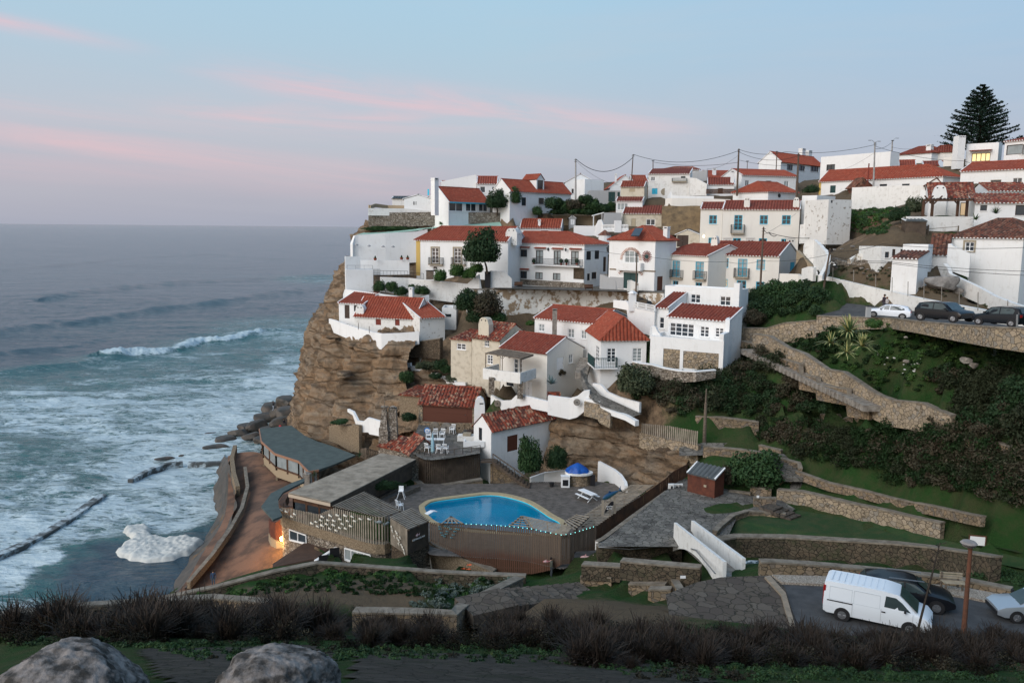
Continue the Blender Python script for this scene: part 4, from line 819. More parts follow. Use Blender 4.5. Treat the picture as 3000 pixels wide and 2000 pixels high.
h=hs('annex','narrow white annex with small tile hood left of the balcony house','R6',(62,372,129),(185,372,128),803,('s',90,326),D=2.5,wins=[(92,395,112,458,'k11'),(89,577,112,640,'w11')])
hs('annexb','white house body with orange-shuttered window beside the yellow-cornered house','R5',(1955,262,128),(2140,262,127.5),805,('f',),D=5,parap=.1,wins=[(1918,560,2003,600,'k11')])
h=hs('sun','white two-storey house with sun ornament, arched window and green door','R6',(1315,241,119),(1845,243,113.5),832,('D',1722,95,1932,92),C=2085,dots=False,wins=[(1492,372,1652,510,'w32C'),(1478,622,1640,806,'g21S')],chims=[(1958,92,215,48,3.2)],rwins=[(1865,664,1925,828,'s11S')])
balcony(h,1395,503,1668,596,.8,'white','white',True)
plinth(h,1318,588,1845,600,'stone','band');plinth(h,1320,668,1476,812,'grey','stone_base')
mb=MB();
for k in range(23):
    t=math.pi*k/22;c0,z0=h.at('R6',1562,470);sx,sz=h.at('R6',1655,470)[0]-c0,h.at('R6',1562,372)[1]-z0
    a1=h.w(c0+math.cos(t)*sx*1.06,-.05,z0+math.sin(t)*sz*1.1);a2=h.w(c0+math.cos(t)*sx*1.33,-.05,z0+math.sin(t)*sz*1.42);mb.bar(a1,a2,.13,.08)
mb.build('brick_sunburst',simple('terracotta_brick',(.42,.2,.14),.9,(.5,.33,.26),5),h.root)
mb=MB();c0,z0=h.at('R6',1745,437);
for k in range(18):
    t=2*math.pi*k/18;mb.bar(h.w(c0+math.cos(t)*.36,-.05,z0+math.sin(t)*.36),h.w(c0+math.cos(t)*.82,-.05,z0+math.sin(t)*.82),.1,.08)
mb.build('sun_rays',M['fr'],h.root);mb=MB();p=h.w(c0,-.08,z0);mb.tube([p,p+h.ey*.1],.3,14);mb.build('sun_disc',M['fg'],h.root)
mb=MB();c0,z0=h.at('R6',1560,625)
for k in range(15):
    t=math.pi*(.18+.64*k/14);R_=2.2;mb.bar(h.w(c0+math.cos(t)*R_*.98,-.05,z0-1.05+math.sin(t)*R_*.72),h.w(c0+math.cos(t)*R_*1.12,-.05,z0-1.05+math.sin(t)*R_*.86),.17,.08)
mb.build('brick_arch',simple('brick_red',(.34,.14,.09),.9,(.42,.22,.16),5),h.root)
s,z=h.at('R6',1620,180,2.6);mb=MB();k_=(h.zr-h.zE)/(h.L/2)
p1,p2=W('R6',1580,160,116.0),W('R6',1690,160,115.2);mb.box(W('R6',1560,206,114.3),W('R6',1655,208,113.7)-W('R6',1560,206,114.3),V3((.9,2.2,1.05)),V3((0,-.05,.12)));mb.build('skylight',M['glass'],h.root)
wt_('stair_wall','grey cement stair wall left of the green door','R6',[(1205,642,120),(1240,650,119.5),(1385,715,118),(1388,808,117.8)],[2.1,2.1,1.4,.3],mat='grey')
mb=MB()
for k in range(9): p=W('R6',1215+k*19,640+k*18,120.6-k*.2);mb.box(p-VZ(.9),(1.0,0,0),(0,1.0,0),(0,0,.9))
thing('steps',mb,M['concrete'],'cement steps climbing between the two white houses','steps')
wt_('gate_pier','crumbling stone gate pier on the street edge below the sun ornament','R6',[(1525,712,113),(1560,708,113),(1640,745,112.6)],1.6,.4,'peel',cat='pier')
h=hs('yel','white house with ochre corner bands, stone window frames and iron balconettes','R5',(1055,243,132),(2112,260,126),655,('hg',1350,97,2112,108),D=7.5,wins=[(1235,337,1315,514,'w24t'),(1490,340,1573,514,'w24t'),(1245,546,1302,618,'w12'),(1490,560,1568,690,'n22')])
balcony(h,1192,447,1352,530,.5,'iron');balcony(h,1452,447,1612,532,.5,'iron')
plinth(h,1055,246,1104,655,'yellow','corner_band');plinth(h,1104,246,2112,262,'yellow','eave_band',.03)
chimney(h,2148,112,262,132,1.0,'round','peel2',2.0)
G=[[(1068,681,139.5),(1120,678,139),(1218,670,138),(1310,662,139),(1400,655,140),(1466,648,141)],[(1042,688,134),(1120,684,134.5),(1218,676,134.5),(1260,669,135),(1400,665,136),(1470,664,138)]]
tag(link('terrace_slab',sheet('terrace_slab',G,6,M['mint'])),'pale mint-green concrete apron under the rubble wall','terrace')
wt_('retaining_wall','tall white retaining wall under the mint-green apron at the cliff edge','R5',[(325,290,131.5),(352,200,132),(390,190,132.2),(700,170,133),(1060,150,134.5),(1185,124,135)],[3,5,5,5,5,5],.5,'white')
for x,y in ((372,300),(516,312),(676,320),(790,322)):
    mb=MB();p=W('R5',x,y,131.6);mb.lathe(p-V3((0,.1,.15)),[(.22,0),(.3,.12),(.12,.3)],8);thing('wall_lamp',mb,M['grey'],'small shell-shaped lamp in the row on the tall white retaining wall','lamp','shell lamps on the retaining wall')
wt_('terrace_wall','upper white terrace wall with stepped top at the cliff edge','R5',[(240,434,128),(415,440,129),(422,478,129),(975,482,129.5)],[2.6,2.6,2.4,2.2],.3,'white')
wt_('terrace_wall','lower white terrace block with glass rail at the cliff edge','R5',[(245,586,124.5),(560,586,125.5),(562,600,126)],[3.3,3.4,3],2.5,'white')
mb=MB();rail(mb,[W('R5',262,584,124.6),W('R5',556,584,125.6)],.6,1.2,.03);thing('terrace_rail',mb,M['steel'],'thin metal rail on top of the lower white terrace block','rail')
mb=MB();p=W('R5',640,668,124.5);q=W('R5',960,672,125);rail(mb,[p,q],.9,.5,.03);rail(mb,[W('R5',985,690,124.5),W('R5',1140,700,124.8)],.9,.5,.03);thing('terrace_fence',mb,M['iron'],'thin dark iron fence along the terrace over the fig bushes','fence')
mb=MB();a_=W('R5',566,712,123.8);
for i in range(6): mb.bar(a_+V3((i*.2,0,0)),a_+V3((i*.2,0,1.7)),.04)
for i in range(7): mb.bar(a_+VZ(i*.28),a_+V3((1.0,0,i*.28)),.04)
thing('iron_gate',mb,M['iron'],'black iron trellis gate beside the lower white terrace block','gate')
wt_('garden_wall','rough white garden wall below the balconette house and the round tree','R5',[(640,672,123),(970,684,123.5),(1250,712,122.5),(1640,752,121.5),(1775,640,121.2),(1780,810,121)],[2.2,2.7,2.9,3,3.5,1],.4,'white2')
wt_('garden_wall','pale courtyard wall with a black door right of the round tree','R5',[(1900,600,121.5),(2060,606,121.5),(2155,690,121.5)],[2.6,2.6,1.8],.3,'white2')
mb=MB();p=W('R5',1843,795,121);mb.box(p,(.85,0,0),(0,.1,0),(0,0,2.4));thing('yard_gate',mb,M['fk'],'tall black door in the white courtyard wall','door')
mb=MB();p=W('R5',1170,700,121);mb.box(p,(1.05,0,0),(0,.8,0),(0,0,1.25));mb.box(p+V3((-.06,-.06,1.25)),(1.17,0,0),(0,.95,0),(0,0,.08),1);thing('utility_cabinet',mb,[M['wood'],M['fk']],'brown timber utility cabinet on the terrace wall left of the fig bushes','cabinet')
wt_('retaining_wall','long crumbling white retaining wall with bare patches below the street','R6',[(-320,808,117),(0,808,118),(500,812,118.5),(1000,820,117.5),(1520,840,114.5),(1940,850,110)],[3.5,5,5,4.6,3.5,3],.6,'peel',capm='cap')
flat('street',[(1445,845,117.5),(1900,856,112),(1960,858,110.5),(1960,842,120),(1800,838,126),(1445,838,132)],M['paving'],dz=.05)
h=hs('c1','small white cottage with a grey door at the cliff edge','R5',(166,966,119),(464,972,117.5),1182,('s',280,843),D=4.5,wins=[(232,992,292,1146,'n11S'),(340,996,400,1066,'k11')])
h=hs('c2','low white cottage with red shutters inside the curved white wall','R5',(345,1112,116.5),(1040,1124,113.5),1320,('g',532,902,1000,952),D=6,wins=[(590,1154,652,1222,'r11S'),(812,1158,866,1228,'r11S')],wall='white2',chims=[(990,790,955,42,3.2),(405,995,1085,92,.1,'round','white2')])
h=hs('c3','white cottage end with peeling plaster and red roof beside the curved wall','R5',(1097,1146,111.5),(1385,1136,113.5),1400,('s',1000,976),D=5.5,wall='peel2')
hs('c4','small flat-roofed white block behind the peeling cottage end','R5',(1352,1030,117),(1515,1020,117),1280,('f',),D=4,wins=[(1388,1097,1458,1130,'k11')],parap=.1)
wt_('curved_wall','bright white curved parapet wall on the cliff edge around the cottages','R5',[(52,1150,120),(110,1165,118.5),(250,1215,116.5),(400,1262,114.5),(540,1300,112.3),(655,1322,110.6),(860,1316,110.2),(1088,1300,110)],[1.8,1.9,2.0,2.0,2.1,2.2,2.0,1.7],.3,'white')
wt_('retaining_wall','white roof-edge wall curving behind the cliff-edge cottages','R5',[(215,870,124),(235,812,124),(540,850,121.5),(800,890,120),(1000,940,118),(1205,880,119)],[1.2,1.5,1.2,1.2,1.2,1.4],.5,'white')
mb=MB()
for x,y in ((392,1252),(517,1290),(643,1318),(773,1316),(905,1312),(1028,1306)): p=W('R5',x,y,111.5);mb.bar(p-VZ(.3),p+VZ(.65),.07)
thing('fence_posts',mb,M['pole'],'row of thin dark posts along the curved white wall','fence')
mb=MB();p=W('R5',532,1385,112);mb.tube([p+V3((0,-.2,0)),p-V3((0,.3,1.4))],.08,8);thing('drain_pipe',mb,M['grey'],'short grey drain pipe below the curved white wall','pipe')
wt_('steps_wall','white stepped parapet zigzagging down beside the rock terrace','S2',[(x,y,Y-3.6) for x,y,Y in ((808,960,115.5),(935,965,114.8),(937,1000,114.6),(1040,1003,114),(1042,1040,113.8),(1150,1043,113),(1152,1078,112.8),(1255,1082,112),(1257,1118,111.8),(1362,1122,111),(1365,1160,110.8),(1470,1165,110),(1472,1205,109.8),(1580,1208,109),(1582,1235,108.8),(1705,1238,108))],[.62]*16,.3,'white')
wt_('dry_stone_wall','dark dry-stone wall under the peeling cottage','S2',[(820,800,112.5),(1150,738,111),(1400,700,109)],[1.6,2.3,2.9],.6,'rubbleD',capm='cap')
wt_('garden_wall','short cement wall end at the head of the white stepped parapet','S2',[(628,880,117),(808,890,116)],1.0,.3,'concrete')
h=hs('f1','left wing of the weathered cream farmhouse with patched red roof','S2',(1530,712,106),(1782,728,104.5),955,('s',1680,592),D=5,wall='creamold',tile='clayold',dots=False,wins=[(1602,767,1712,842,'w22')])
h=hs('f2','middle block of the cream farmhouse with a vented chimney','S2',(1785,688,104),(2125,722,101),1080,('g',1985,508,2290,555),D=6,wall='creamold',tile='clayold',dots=False,wins=[(1938,730,1992,803,'w22'),(1970,905,2037,1015,'w23')])
chimney(h,1925,455,690,125,.3,'round','creamold',.9)
h=hs('f3','cream farmhouse end with long striped red roof, pergola and balcony','S3',(275,728,100),(838,806,95),1320,('g',505,548,1065,612),C=1275,wall='cream',tile='clay2',dots=False,wins=[(437,868,486,1040,'w13'),(498,870,534,1035,'w13'),(345,1140,432,1196,'k11'),(567,1142,655,1310,'w21S')],rwins=[(955,852,1035,1000,'w11S'),(1102,812,1150,920,'w22C')])
s,z=h.at('S3',60,985);wt_('balcony_parapet','white balcony parapet wall with stained base in front of the cream farmhouse','S3',[(240,930,97.5),(60,985,95),(512,1042,91.5),(705,985,94.5)],[1.1,1.25,1.25,1.1],.22,'white2')
mb=MB();q=[W('S3',x,y,Y)-VZ(1.1) for x,y,Y in ((65,990,95.2),(512,1045,91.7),(705,990,94.5),(300,940,98.5))];mb.prism(q,.2);thing('balcony_floor',mb,M['concrete'],'concrete balcony slab under the farmhouse pergola','balcony')
for x,y,Y,nm in ((165,1105,93.6,'left'),(512,1150,91.8,'right')):
    mb=MB();p=W('S3',x,y,Y);mb.box(p-V3((.33,0,1.95)),(.66,0,0),(0,.6,0),(0,0,2.0));thing('stone_pier',mb,M['rubble'],nm+'-hand stone pier under the farmhouse balcony','pier','piers under the balcony')
mb=MB();c=[W('S3',95,800,95.3),W('S3',520,868,92),W('S3',668,820,94.3),W('S3',280,750,98.6)]
for i in range(12):
    a_=c[0].lerp(c[3],i/11);b_=c[1].lerp(c[2],i/11);mb.bar(a_,b_,.2,.08)
for i in range(4): mb.bar(c[0].lerp(c[1],i/3)-VZ(.1),c[3].lerp(c[2],i/3)-VZ(.1),.1,.12)
for q in (c[0],c[0].lerp(c[1],.48),c[1]): mb.bar(q-V3((0,-.05,0)),q-V3((0,-.05,1.75)),.1)
q=c[0].lerp(c[1],.48)-VZ(.4);mb.bar(q,q+V3((.3,-.15,.35)),.05);mb.bar(q,q+V3((-.3,.15,.35)),.05)
thing('pergola',mb,M['wood'],'slatted grey timber pergola over the farmhouse balcony','pergola')
h=hs('long','white house with a long bright red roof and grey pipe chimney below the crumbling wall','S3',(688,372,106),(1440,444),680,('g',862,222,1800,206),D=8,wins=[(735,446,805,540,'w22C'),(1087,506,1165,616,'w22C'),(1248,523,1312,630,'w22C')])
mb=MB();p=W('S3',930,585,101);q=W('S3',930,285,101);mb.box(q-V3((.28,.25,(q.z-p.z)+2)),(.56,0,0),(0,.5,0),(0,0,(q.z-p.z)+2));mb.box(q-V3((.32,.29,-.12)),(.64,0,0),(0,.58,0),(0,0,.08));mb.box(q-V3((.2,.15,0)),(.4,0,0),(0,.3,0),(0,0,.12),1);thing('tall_chimney',mb,[M['concrete'],M['fk']],'tall grey concrete chimney shaft in front of the long red roof','chimney')
h=hs('tower','white corner house with pyramid roof and dark green wraparound balcony','S3',(1490,630,92),(2040,628,92.5),1270,('D',1785,388,1803,280,1),C=1320,wins=[(1562,740,1665,912,'w24'),(1872,738,1980,905,'w24C')],lwins=[(1422,710,1462,890,'w24')])
zf=h.at('S3',1445,1000,-1.0)[1];s2=h.at('S3',1690,950,-.9)[0];mb=MB();mb.box(h.w(-.9,-.9,zf),h.w(s2,-.9,zf)-h.w(-.9,-.9,zf),h.w(-.9,0,zf)-h.w(-.9,-.9,zf),VZ(.15));mb.box(h.w(-.9,0,zf),h.w(0,0,zf)-h.w(-.9,0,zf),h.w(-.9,3.2,zf)-h.w(-.9,0,zf),VZ(.15))
b_=mb.build('balcony',M['white'],h.root);mb=MB();zz=zf+.15;rail(mb,[h.w(-.86,3.2,zz),h.w(-.86,-.86,zz),h.w(s2-.04,-.86,zz),h.w(s2-.04,0,zz)],1.1,.2,.035);rail(mb,[h.w(-.86,3.2,zz+.9),h.w(-.86,-.86,zz+.9),h.w(s2-.04,-.86,zz+.9),h.w(s2-.04,0,zz+.9)],.22,1.6,.035);mb.build('railing',M['fg'],b_)
wt_('parapet_wall','white wall behind the bright red roof with an iron lattice balustrade','S4',[(400,160,99.5),(565,172,98.5),(590,240,98),(900,300,95.5)],[.9,1.1,2.6,3],.3,'white')
mb=MB();p=W('S4',592,236,97.9);q=W('S4',898,296,95.4)
for i in range(34): c=p.lerp(q,i/33);mb.bar(c,c+VZ(.68),.05 if i%11 else .16)
for k in (0.03,.35,.68): mb.bar(p+VZ(k),q+VZ(k),.07,.06)
thing('lattice_fence',mb,M['white'],'white lattice balustrade on the wall above the pyramid roof','fence')
mb=MB();p=W('S4',630,160,97.7);mb.box(p-V3((.42,.3,1.3)),(.84,0,0),(0,.6,0),(0,0,2.1));mb.lathe(p+VZ(.8),[(.6,0),(.5,.1),(0.2,.3)],4);thing('gate_post',mb,M['white'],'squat white capped pillar beside the leaning utility pole','pillar')
h=hs('upper','flat-topped white upper storey with two windows under the lower cream house','R7',(190,1052,101),(1055,1096,95),1420,('f',),C=1150,parap=.1,wins=[(485,1142,595,1245,'w22'),(822,1166,942,1276,'w22')])
mb=MB();a1=h.w(h.L-.6,-.5,h.zE-5);mb.box(a1,h.ex*.7,h.ey*.9,VZ(5.85));mb.build('corner_pier',M['white'],h.root)
h=hs('brownL','left wing of the tall white house with short brown-red roof and sash window','S4',(905,246,96),(1068,252,95),600,('s',1040,66),D=5,tile='clay2',wins=[(957,364,1014,505,'w12')])
h=hs('brown','tall white house with brown-red roof, white-framed windows and a sloping side buttress','S4',(1065,352,93.5),(1805,414),640,('s',1245,210),C=1958,tile='clay2',wins=[(1082,440,1372,598,'w43'),(1450,476,1555,606,'w23'),(1630,494,1732,610,'w23')])
h=hs('porch','white terrace storey with open stone recesses below the tall white house','S4',(848,612,90.5),(1735,672,86.5),1010,('f',),D=4.5,parap=.2,wall='white',wins=[(1005,752,1198,985,'t11S'),(1245,790,1668,1000,'t11S')])
for c in list(h.root.children):
    if c.name.startswith('door') or c.name.startswith('shutter'):
        for g in list(c.children): bpy.data.objects.remove(g)
        c.name='recess_wall';c.data.materials[0]=M['stoneL']
wt_('scroll_wall','white scrolled wall end on the left of the terrace storey','S4',[(845,500,91.2),(870,470,91.2),(905,478,91),(935,540,90.8),(970,585,90.6)],[1.2,1.5,1.5,1,.4],.3,'white')
wt_('buttress_wall','grey-white side wall stepping down the slope right of the tall white house','S4',[(1735,575,86.6),(1800,545,88),(1808,400,88.3),(1900,300,92),(1960,250,96)],[3.5,3.8,5.2,6.2,6.2],.5,'white')
wt_('garden_wall','low curving rubble wall with white coping in front of the terrace storey','S4',[(630,895,89.5),(700,915,88.5),(860,935,87.5),(1000,975,86.5),(1190,1010,85),(1400,1020,84),(1640,1000,84.5)],[1.0,1.1,1.25,1.4,1.3,1.1,.9],.4,'rubble',capm='white')
wt_('curved_wall','white curved garden wall sweeping down to the timber gate','S3',[(1385,1165,90.5),(1480,1180,89.5),(1560,1270,88.5),(1700,1330,87),(1850,1370,85.5),(1952,1398,84.5)],[1.2,1.1,1.1,1.1,1.1,1.1],.3,'white')
flat('lane',[(1700,1090,93),(1722,1070,96),(1722,1120,91),(1760,1160,88),(1880,1215,84),(1850,1225,83.5),(1740,1180,86.5),(1705,1140,90)],M['paving'],dz=.12)
mb=MB()
for k in range(8): p=W('S3',1190+k*8,1040-k*24,93+k*.75);mb.box(p-V3((.1,0,.7)),(1.4,0,0),(0,.8,0),(0,0,.8))
thing('steps',mb,M['concrete'],'worn stone steps between the farmhouse and the white corner house','steps')
wt_('scalloped_wall','white scalloped courtyard wall with millstone behind the mottled red roof','S3',[(155,1308,95.5),(290,1375,94),(400,1370,93.5),(460,1310,93),(500,1298,92.8),(845,1385,90),(848,1312,90),(1110,1345,89),(1200,1320,88.5),(1280,1255,88.2),(1350,1248,88)],[1.4,1.2,1.1,1.3,1.4,1.2,2.2,2.4,2.4,2.4,1.7],.35,'white')
wt_('planter_wall','low white planter wall with stone base beside the lane','S3',[(1285,1350,87.8),(1470,1385,86.5),(1480,1450,86),(1780,1550,83.5),(1900,1620,82)],[.55]*5,.5,'white')
wt_('retaining_wall','orange fieldstone retaining wall under the planter beside the lane','S3',[(1285,1382,87.6),(1450,1425,86.3),(1470,1465,85.8),(1600,1530,84.8)],[1.6]*4,.4,'stoneL')
for x,y,Y,lab,mm in ((236,1410,94.4,'tan millstone leaning on the scalloped white wall','cap'),(1198,1395,88.2,'grey millstone with an iron clapper on the white wall','concrete')):
    mb=MB();p=W('S3',x,y,Y-.4);mb.tube([p,p+V3((0,.15,0))],.38,16);mb.tube([p-V3((0,.02,0)),p+V3((0,.1,0))],.08,8,1);thing('millstone',mb,[M[mm],M['fk']],lab,'millstone')
h=hs('barn','stone barn with mottled tile roof and wide brown roller shutter','S6',(690,318,97.5),(1345,322,96),548,('g',742,112,1372,120),D=5.5,wall='stoneL',tile='clayold',wins=[(735,322,1310,540,'s11S')],dots=False)
h=hs('barn2','lower left part of the stone barn with plain wall','S6',(472,220,101),(708,226,100),500,('s',522,126),D=5,wall='pebble',tile='clayold',dots=False)
h=hs('pool','white poolside house with mottled dark red roof and dark shuttered window','S6',(1525,628,86),(2310,466),1255,('g',1419,383,2136,303),C=1325,tile='clayold',dots=False,wins=[(1710,684,1830,864,'s11S')],lwins=[(1382,578,1420,742,'n11')])
mb=MB();p=W('S6',1392,420,88.5)
f=[(-.62,-1.4),(-.6,.5),(-.48,1.2),(-.25,1.6),(.1,1.68),(.4,1.45),(.55,.8),(.6,-1.4)]
mb.prism([p+V3((a_,0,b_)) for a_,b_ in f],V3((0,.8,0)));
for i in range(4): mb.box(p+V3((.0+i*.11,-.03,.9)),(.08,0,0),(0,.1,0),(0,0,.14),1)
mb.build('chimney',[M['white'],M['fk']],h.root)
h=hs('cook','low cook house with old red tile roof beside the stone chimney tower','S6',(235,802,88),(505,838,86),900,('g',395,690,650,720),D=4,wall='rubble',tile='clayold',dots=False)
h=hs('cook2','small tiled wing of the cook house slanting toward the terrace','S6',(500,838,85.5),(600,905,83.5),960,('g',700,700,740,740),D=3,wall='rubble',tile='clayold',dots=False)
mb=MB();p=W('S6',295,760,88.5);t=W('S6',310,360,88.5).z-p.z
def taper(mb,c,w0,w1,z0,z1,dx=0,mi=0):
    vs=[c+V3((a*w0,b*w0,z0)) for a,b in ((-1,-1),(1,-1),(1,1),(-1,1))]+[c+V3((a*w1+dx,b*w1,z1)) for a,b in ((-1,-1),(1,-1),(1,1),(-1,1))];mb.add(vs,[(3,2,1,0),(4,5,6,7),(0,1,5,4),(1,2,6,5),(2,3,7,6),(3,0,4,7)],mi)
taper(mb,p,.6,.48,-3,t*.42);taper(mb,p,.42,.24,t*.42,t*.97,.1);taper(mb,p+V3((.95,.4,0)),.62,.42,-3,t*.95)
mb.cbox(p+V3((.1,0,t*.97+.08)),.8,.7,.08);mb.lathe(p+V3((.95,.4,t*.95)),[(.3,.05),(.42,.12),(.15,.24),(.05,.26)],10)
mb.bar(p+V3((.1,0,t)),p+V3((.1,0,t+.7)),.05);thing('stone_chimney',mb,M['rubble'],'tapering twin stone chimney tower beside the cook house','chimney')
wt_('curved_wall','white curved wall with gate pillar left of the stone chimney tower','S5',[(1050,185,104),(1110,215,102.5),(1165,320,101),(1230,330,100.5),(1285,285,100),(1300,288,99.9),(1440,330,98)],[.4,.5,1.2,1.4,1.9,2.1,1.9],.3,'white')
wt_('retaining_wall','pebbledashed retaining wall with square pier behind the curved restaurant','S5',[(838,380,106),(940,370,104),(1098,385,101),(1102,365,100.8),(1180,378,100)],[2,2.6,3.4,3.5,3.5],.5,'pebble')
h=hs('r34','large plain white flat-roofed building on the right skyline','R4',(200,402,155),(940,342),640,('f',),C=1030,parap=.05,wins=[(260,477,345,543,'n21')])
h=hs('r35','very long white house with red hipped roof, green door and ochre corner','R4',(185,655,140),(1495,596,122.5),800,('gh',325,547,1340,487),C=1672,wins=[(298,700,352,778,'g11S'),(510,690,580,718,'k11'),(822,686,898,712,'k11'),(1060,682,1138,706,'k11')])
plinth(h,183,670,196,800,'yellow','corner_band')
mb=MB();p=W('R4',700,600,129);mb.tube([p-VZ(1),p+VZ(1.9)],.1,8);thing('stovepipe',mb,M['fr'],'dark red stovepipe rising behind the very long house roof','stovepipe')
h=hs('r36','white house with low brown-red hipped roof and a capped chimney on the skyline','R4',(1030,376,162),(1375,350),470,('hh',1240,296,1330,292),D=9,tile='clay2',chims=[(1342,265,342,50,1)],dots=False)
h=hs('r36b','cream neighbour with low hipped roof left of the araucaria','R4',(1375,350,158),(1650,352,156),470,('hh',1470,284,1560,290),D=8,tile='clay2',dots=False,wall='cream')
hs('r37','narrow red roof with white gable edge behind the very long house','R4',(1030,506,146),(1205,500,145),560,('g',1040,440,1262,433),D=7,dots=False)
hs('r37b','old dark-tiled cottage roof behind satellite dishes','R4',(1285,495,142),(1640,490,140),560,('g',1320,452,1625,440),D=6,tile='clay2',dots=False)
h=hs('r38','white flat-roofed house with a warmly lit window and tile hood, below the araucaria','R4',(1745,265,130),(2088,248,127),470,('f',),C=2125,parap=.05,wins=[(1800,357,1990,445,'n41L')])
hood(h,1765,335,2000,335,.9,'clay2')
mb=MB();a_=W('R4',1662,172,129);b_=W('R4',1738,172,129);mb.box(a_-VZ(5),(b_.x-a_.x,0,0),(0,1.5,0),(0,0,5));
for i in range(4): mb.box(a_+V3((.12+i*.25,-.02,-.25)),(.14,0,0),(0,.1,0),(0,0,.12),1)
thing('tall_chimney',mb,[M['white'],M['fk']],'broad tall white chimney left of the warmly lit window','chimney')
wt_('parapet_wall','white wall behind satellite dishes left of the broad tall chimney','R4',[(1500,405,133),(1665,395,131)],1.4,.3,'cream')
h=hs('r39','white house with wide picture window and lattice parapet at the right edge','R4',(2150,240,124),(2440,222,120),460,('s',2200,208),D=6,wins=[(2170,268,2330,372,'n11C'),(2338,262,2420,370,'n11C')],tile='clay2')
mb=MB();s1,z1=h.at('R4',2155,432);s2,z2=h.at('R4',2290,375)
for i in range(9):
    s=s1+(s2-s1)*i/8;p=h.w(s,-.06,z1);mb.box(p,h.ex*.14,h.ey*.05,VZ(z2-z1))
for k in range(4): z=z1+(z2-z1)*k/3;p=h.w(s1,-.07,z-.06);mb.box(p,h.ex*(s2-s1),h.ey*.05,VZ(.14))
mb.build('lattice',M['fw'],h.root)
h=hs('r40','white house with long red roof at the right edge above the pergola house','R4',(1682,552,121),(2420,520),690,('g',1747,470,2420,438),D=7,wins=[(2235,620,2330,668,'w21'),(1998,640,2110,668,'t11')])
h=hs('r41','white pergola house with wide old brown-tiled roof and lit doorway','R4',(1345,835,109),(1840,850,107),1030,('g',1442,683,2000,674),D=8,tile='clayold',wins=[(1680,880,1750,1020,'n11D'),(1350,858,1390,890,'n11')])
chimney(h,1468,697,1000,158,-.4,'round','white',1.2)
h=hs('r41c','raised section of the pergola house under the wide old roof','R4',(1975,757,109),(2440,757,108),800,('g',1990,682,2440,666),D=7,tile='clayold')
h=hs('r41b','white wing with dark square windows and old tiled lean-to roof at the right edge','R4',(1835,886,103),(2440,890,101),1120,('s',1990,792),D=5,tile='clayold',wins=[(1890,908,1958,966,'n11'),(2265,908,2380,1016,'n11')])
mb=MB();c=[W('R4',1285,862,103.5),W('R4',1800,858,102),W('R4',1815,845,105.5),W('R4',1330,848,107)]
for i in range(5): mb.bar(c[0].lerp(c[3],i/4),c[1].lerp(c[2],i/4),.14,.16)
for i in range(14): mb.bar(c[0].lerp(c[1],i/13)+VZ(.14),c[3].lerp(c[2],i/13)+VZ(.14),.1,.1)
for x in (1290,1385,1655,1752): p=W('R4',x,866,103.3);q=W('R4',x,1025,103.3);mb.bar(p,V3((p.x,p.y,q.z-.5)),.26)
for x,s in ((1290,1),(1385,-1),(1385,1),(1655,-1)): p=W('R4',x,905,103.3);mb.bar(p,p+V3((s*1.1,0,1.1)),.14)
thing('pergola',mb,M['woodR'],'dark timber pergola on posts in front of the white pergola house','pergola')
wt_('terrace_wall','white terrace wall with faint stains under the dark pergola','R4',[(1060,1035,102.5),(1110,1028,102),(1810,1030,101),(1815,1080,101)],[.7,1.8,1.8,1.2],.4,'white2')
h=house('shed','low dark timber hen-house beside the terrace wall','R4',(1100,1082,100.5),(1320,1084,100),1135,('s',1110,1068),D=2,tile='feltD',wall='woodD',dots=False,cat='shed',eave=.12)
h=hs('r42','big white house with old mossy hip roof and stone-framed window','S1',(1530,328,96),(2262,342,89),800,('hh',2005,152,2110,152),D=9.5,tile='claydark',wins=[(1665,378,1752,474,'w22t')],zb=17)
h=hs('r42b','left extension of the big white house, with old red-brown roof','S1',(1300,498,94.5),(1492,502,93.5),660,('g',1290,308,1528,306),D=5.5,tile='claydark')
h=hs('r42c','small white outhouse with short brown-tiled roof','S1',(922,542,88.5),(1186,550,86.5),825,('s',1012,474),C=1292,tile='claydark')
h=hs('r42d','white block with scrolled corner behind the small outhouse','S1',(1030,412,92),(1290,418,90.5),560,('f',),D=3,parap=.1)
wt_('garden_wall','white boundary wall stepping down to the boulder below the big white house','S1',[(1490,400,92.5),(1510,395,92.3),(1540,420,92),(1720,500,91)],[2.8,2.8,2.8,2.6],.4,'white')
wt_('yard_wall','white house foot wall running down behind the boulders','S1',[(1440,600,92),(1480,640,91),(1500,700,90),(1800,840,84),(1960,930,80),(2140,1000,76),(2400,1080,70)],[1.2,1.6,1.8,1.6,1.6,1.4,1.4],.4,'white2')
hs('r43','low white hut with weathered front on the earth slope','S1',(582,425,98),(815,400,92),500,('f',),C=1065,parap=.05,wall='white2',rwins=[(848,480,885,540,'n11'),(922,452,950,525,'n11S'),(1005,452,1028,490,'k11')])
wt_('ruined_wall','ruined white-washed stone wall in front of the low hut','S1',[(500,560,97),(560,500,97.5),(700,500,96),(820,515,94.5),(825,560,94.2)],[.5,.8,.9,1,.9],.5,'peel')
wt_('dry_stone_wall','tumbled dry-stone wall on the earth slope below the low hut','S1',[(300,540,101),(470,590,97.5),(620,560,96),(815,600,93.5)],[.6,.9,.9,.8],.6,'rubble')
wt_('boundary_wall','tall white boundary wall at the head of the grass slope','R4',[(530,722,126),(900,706,122),(1310,697,118)],[3.3,3.3,3.2],.4,'white2',ext=.8)
house('ruin','old dark tiled gable poking over the tall boundary wall','R4',(560,716,130),(756,716,130),740,('G',650,628),D=3,tile='claydark',cat='outbuilding',dots=False,wall='claydark')
house('ruin','old tile-topped gable of a ruined hut at the right end of the boundary wall','R4',(1310,700,117),(1482,690,116),780,('G',1430,590),D=4,tile='claydark',cat='outbuilding',dots=False,wall='peel2')
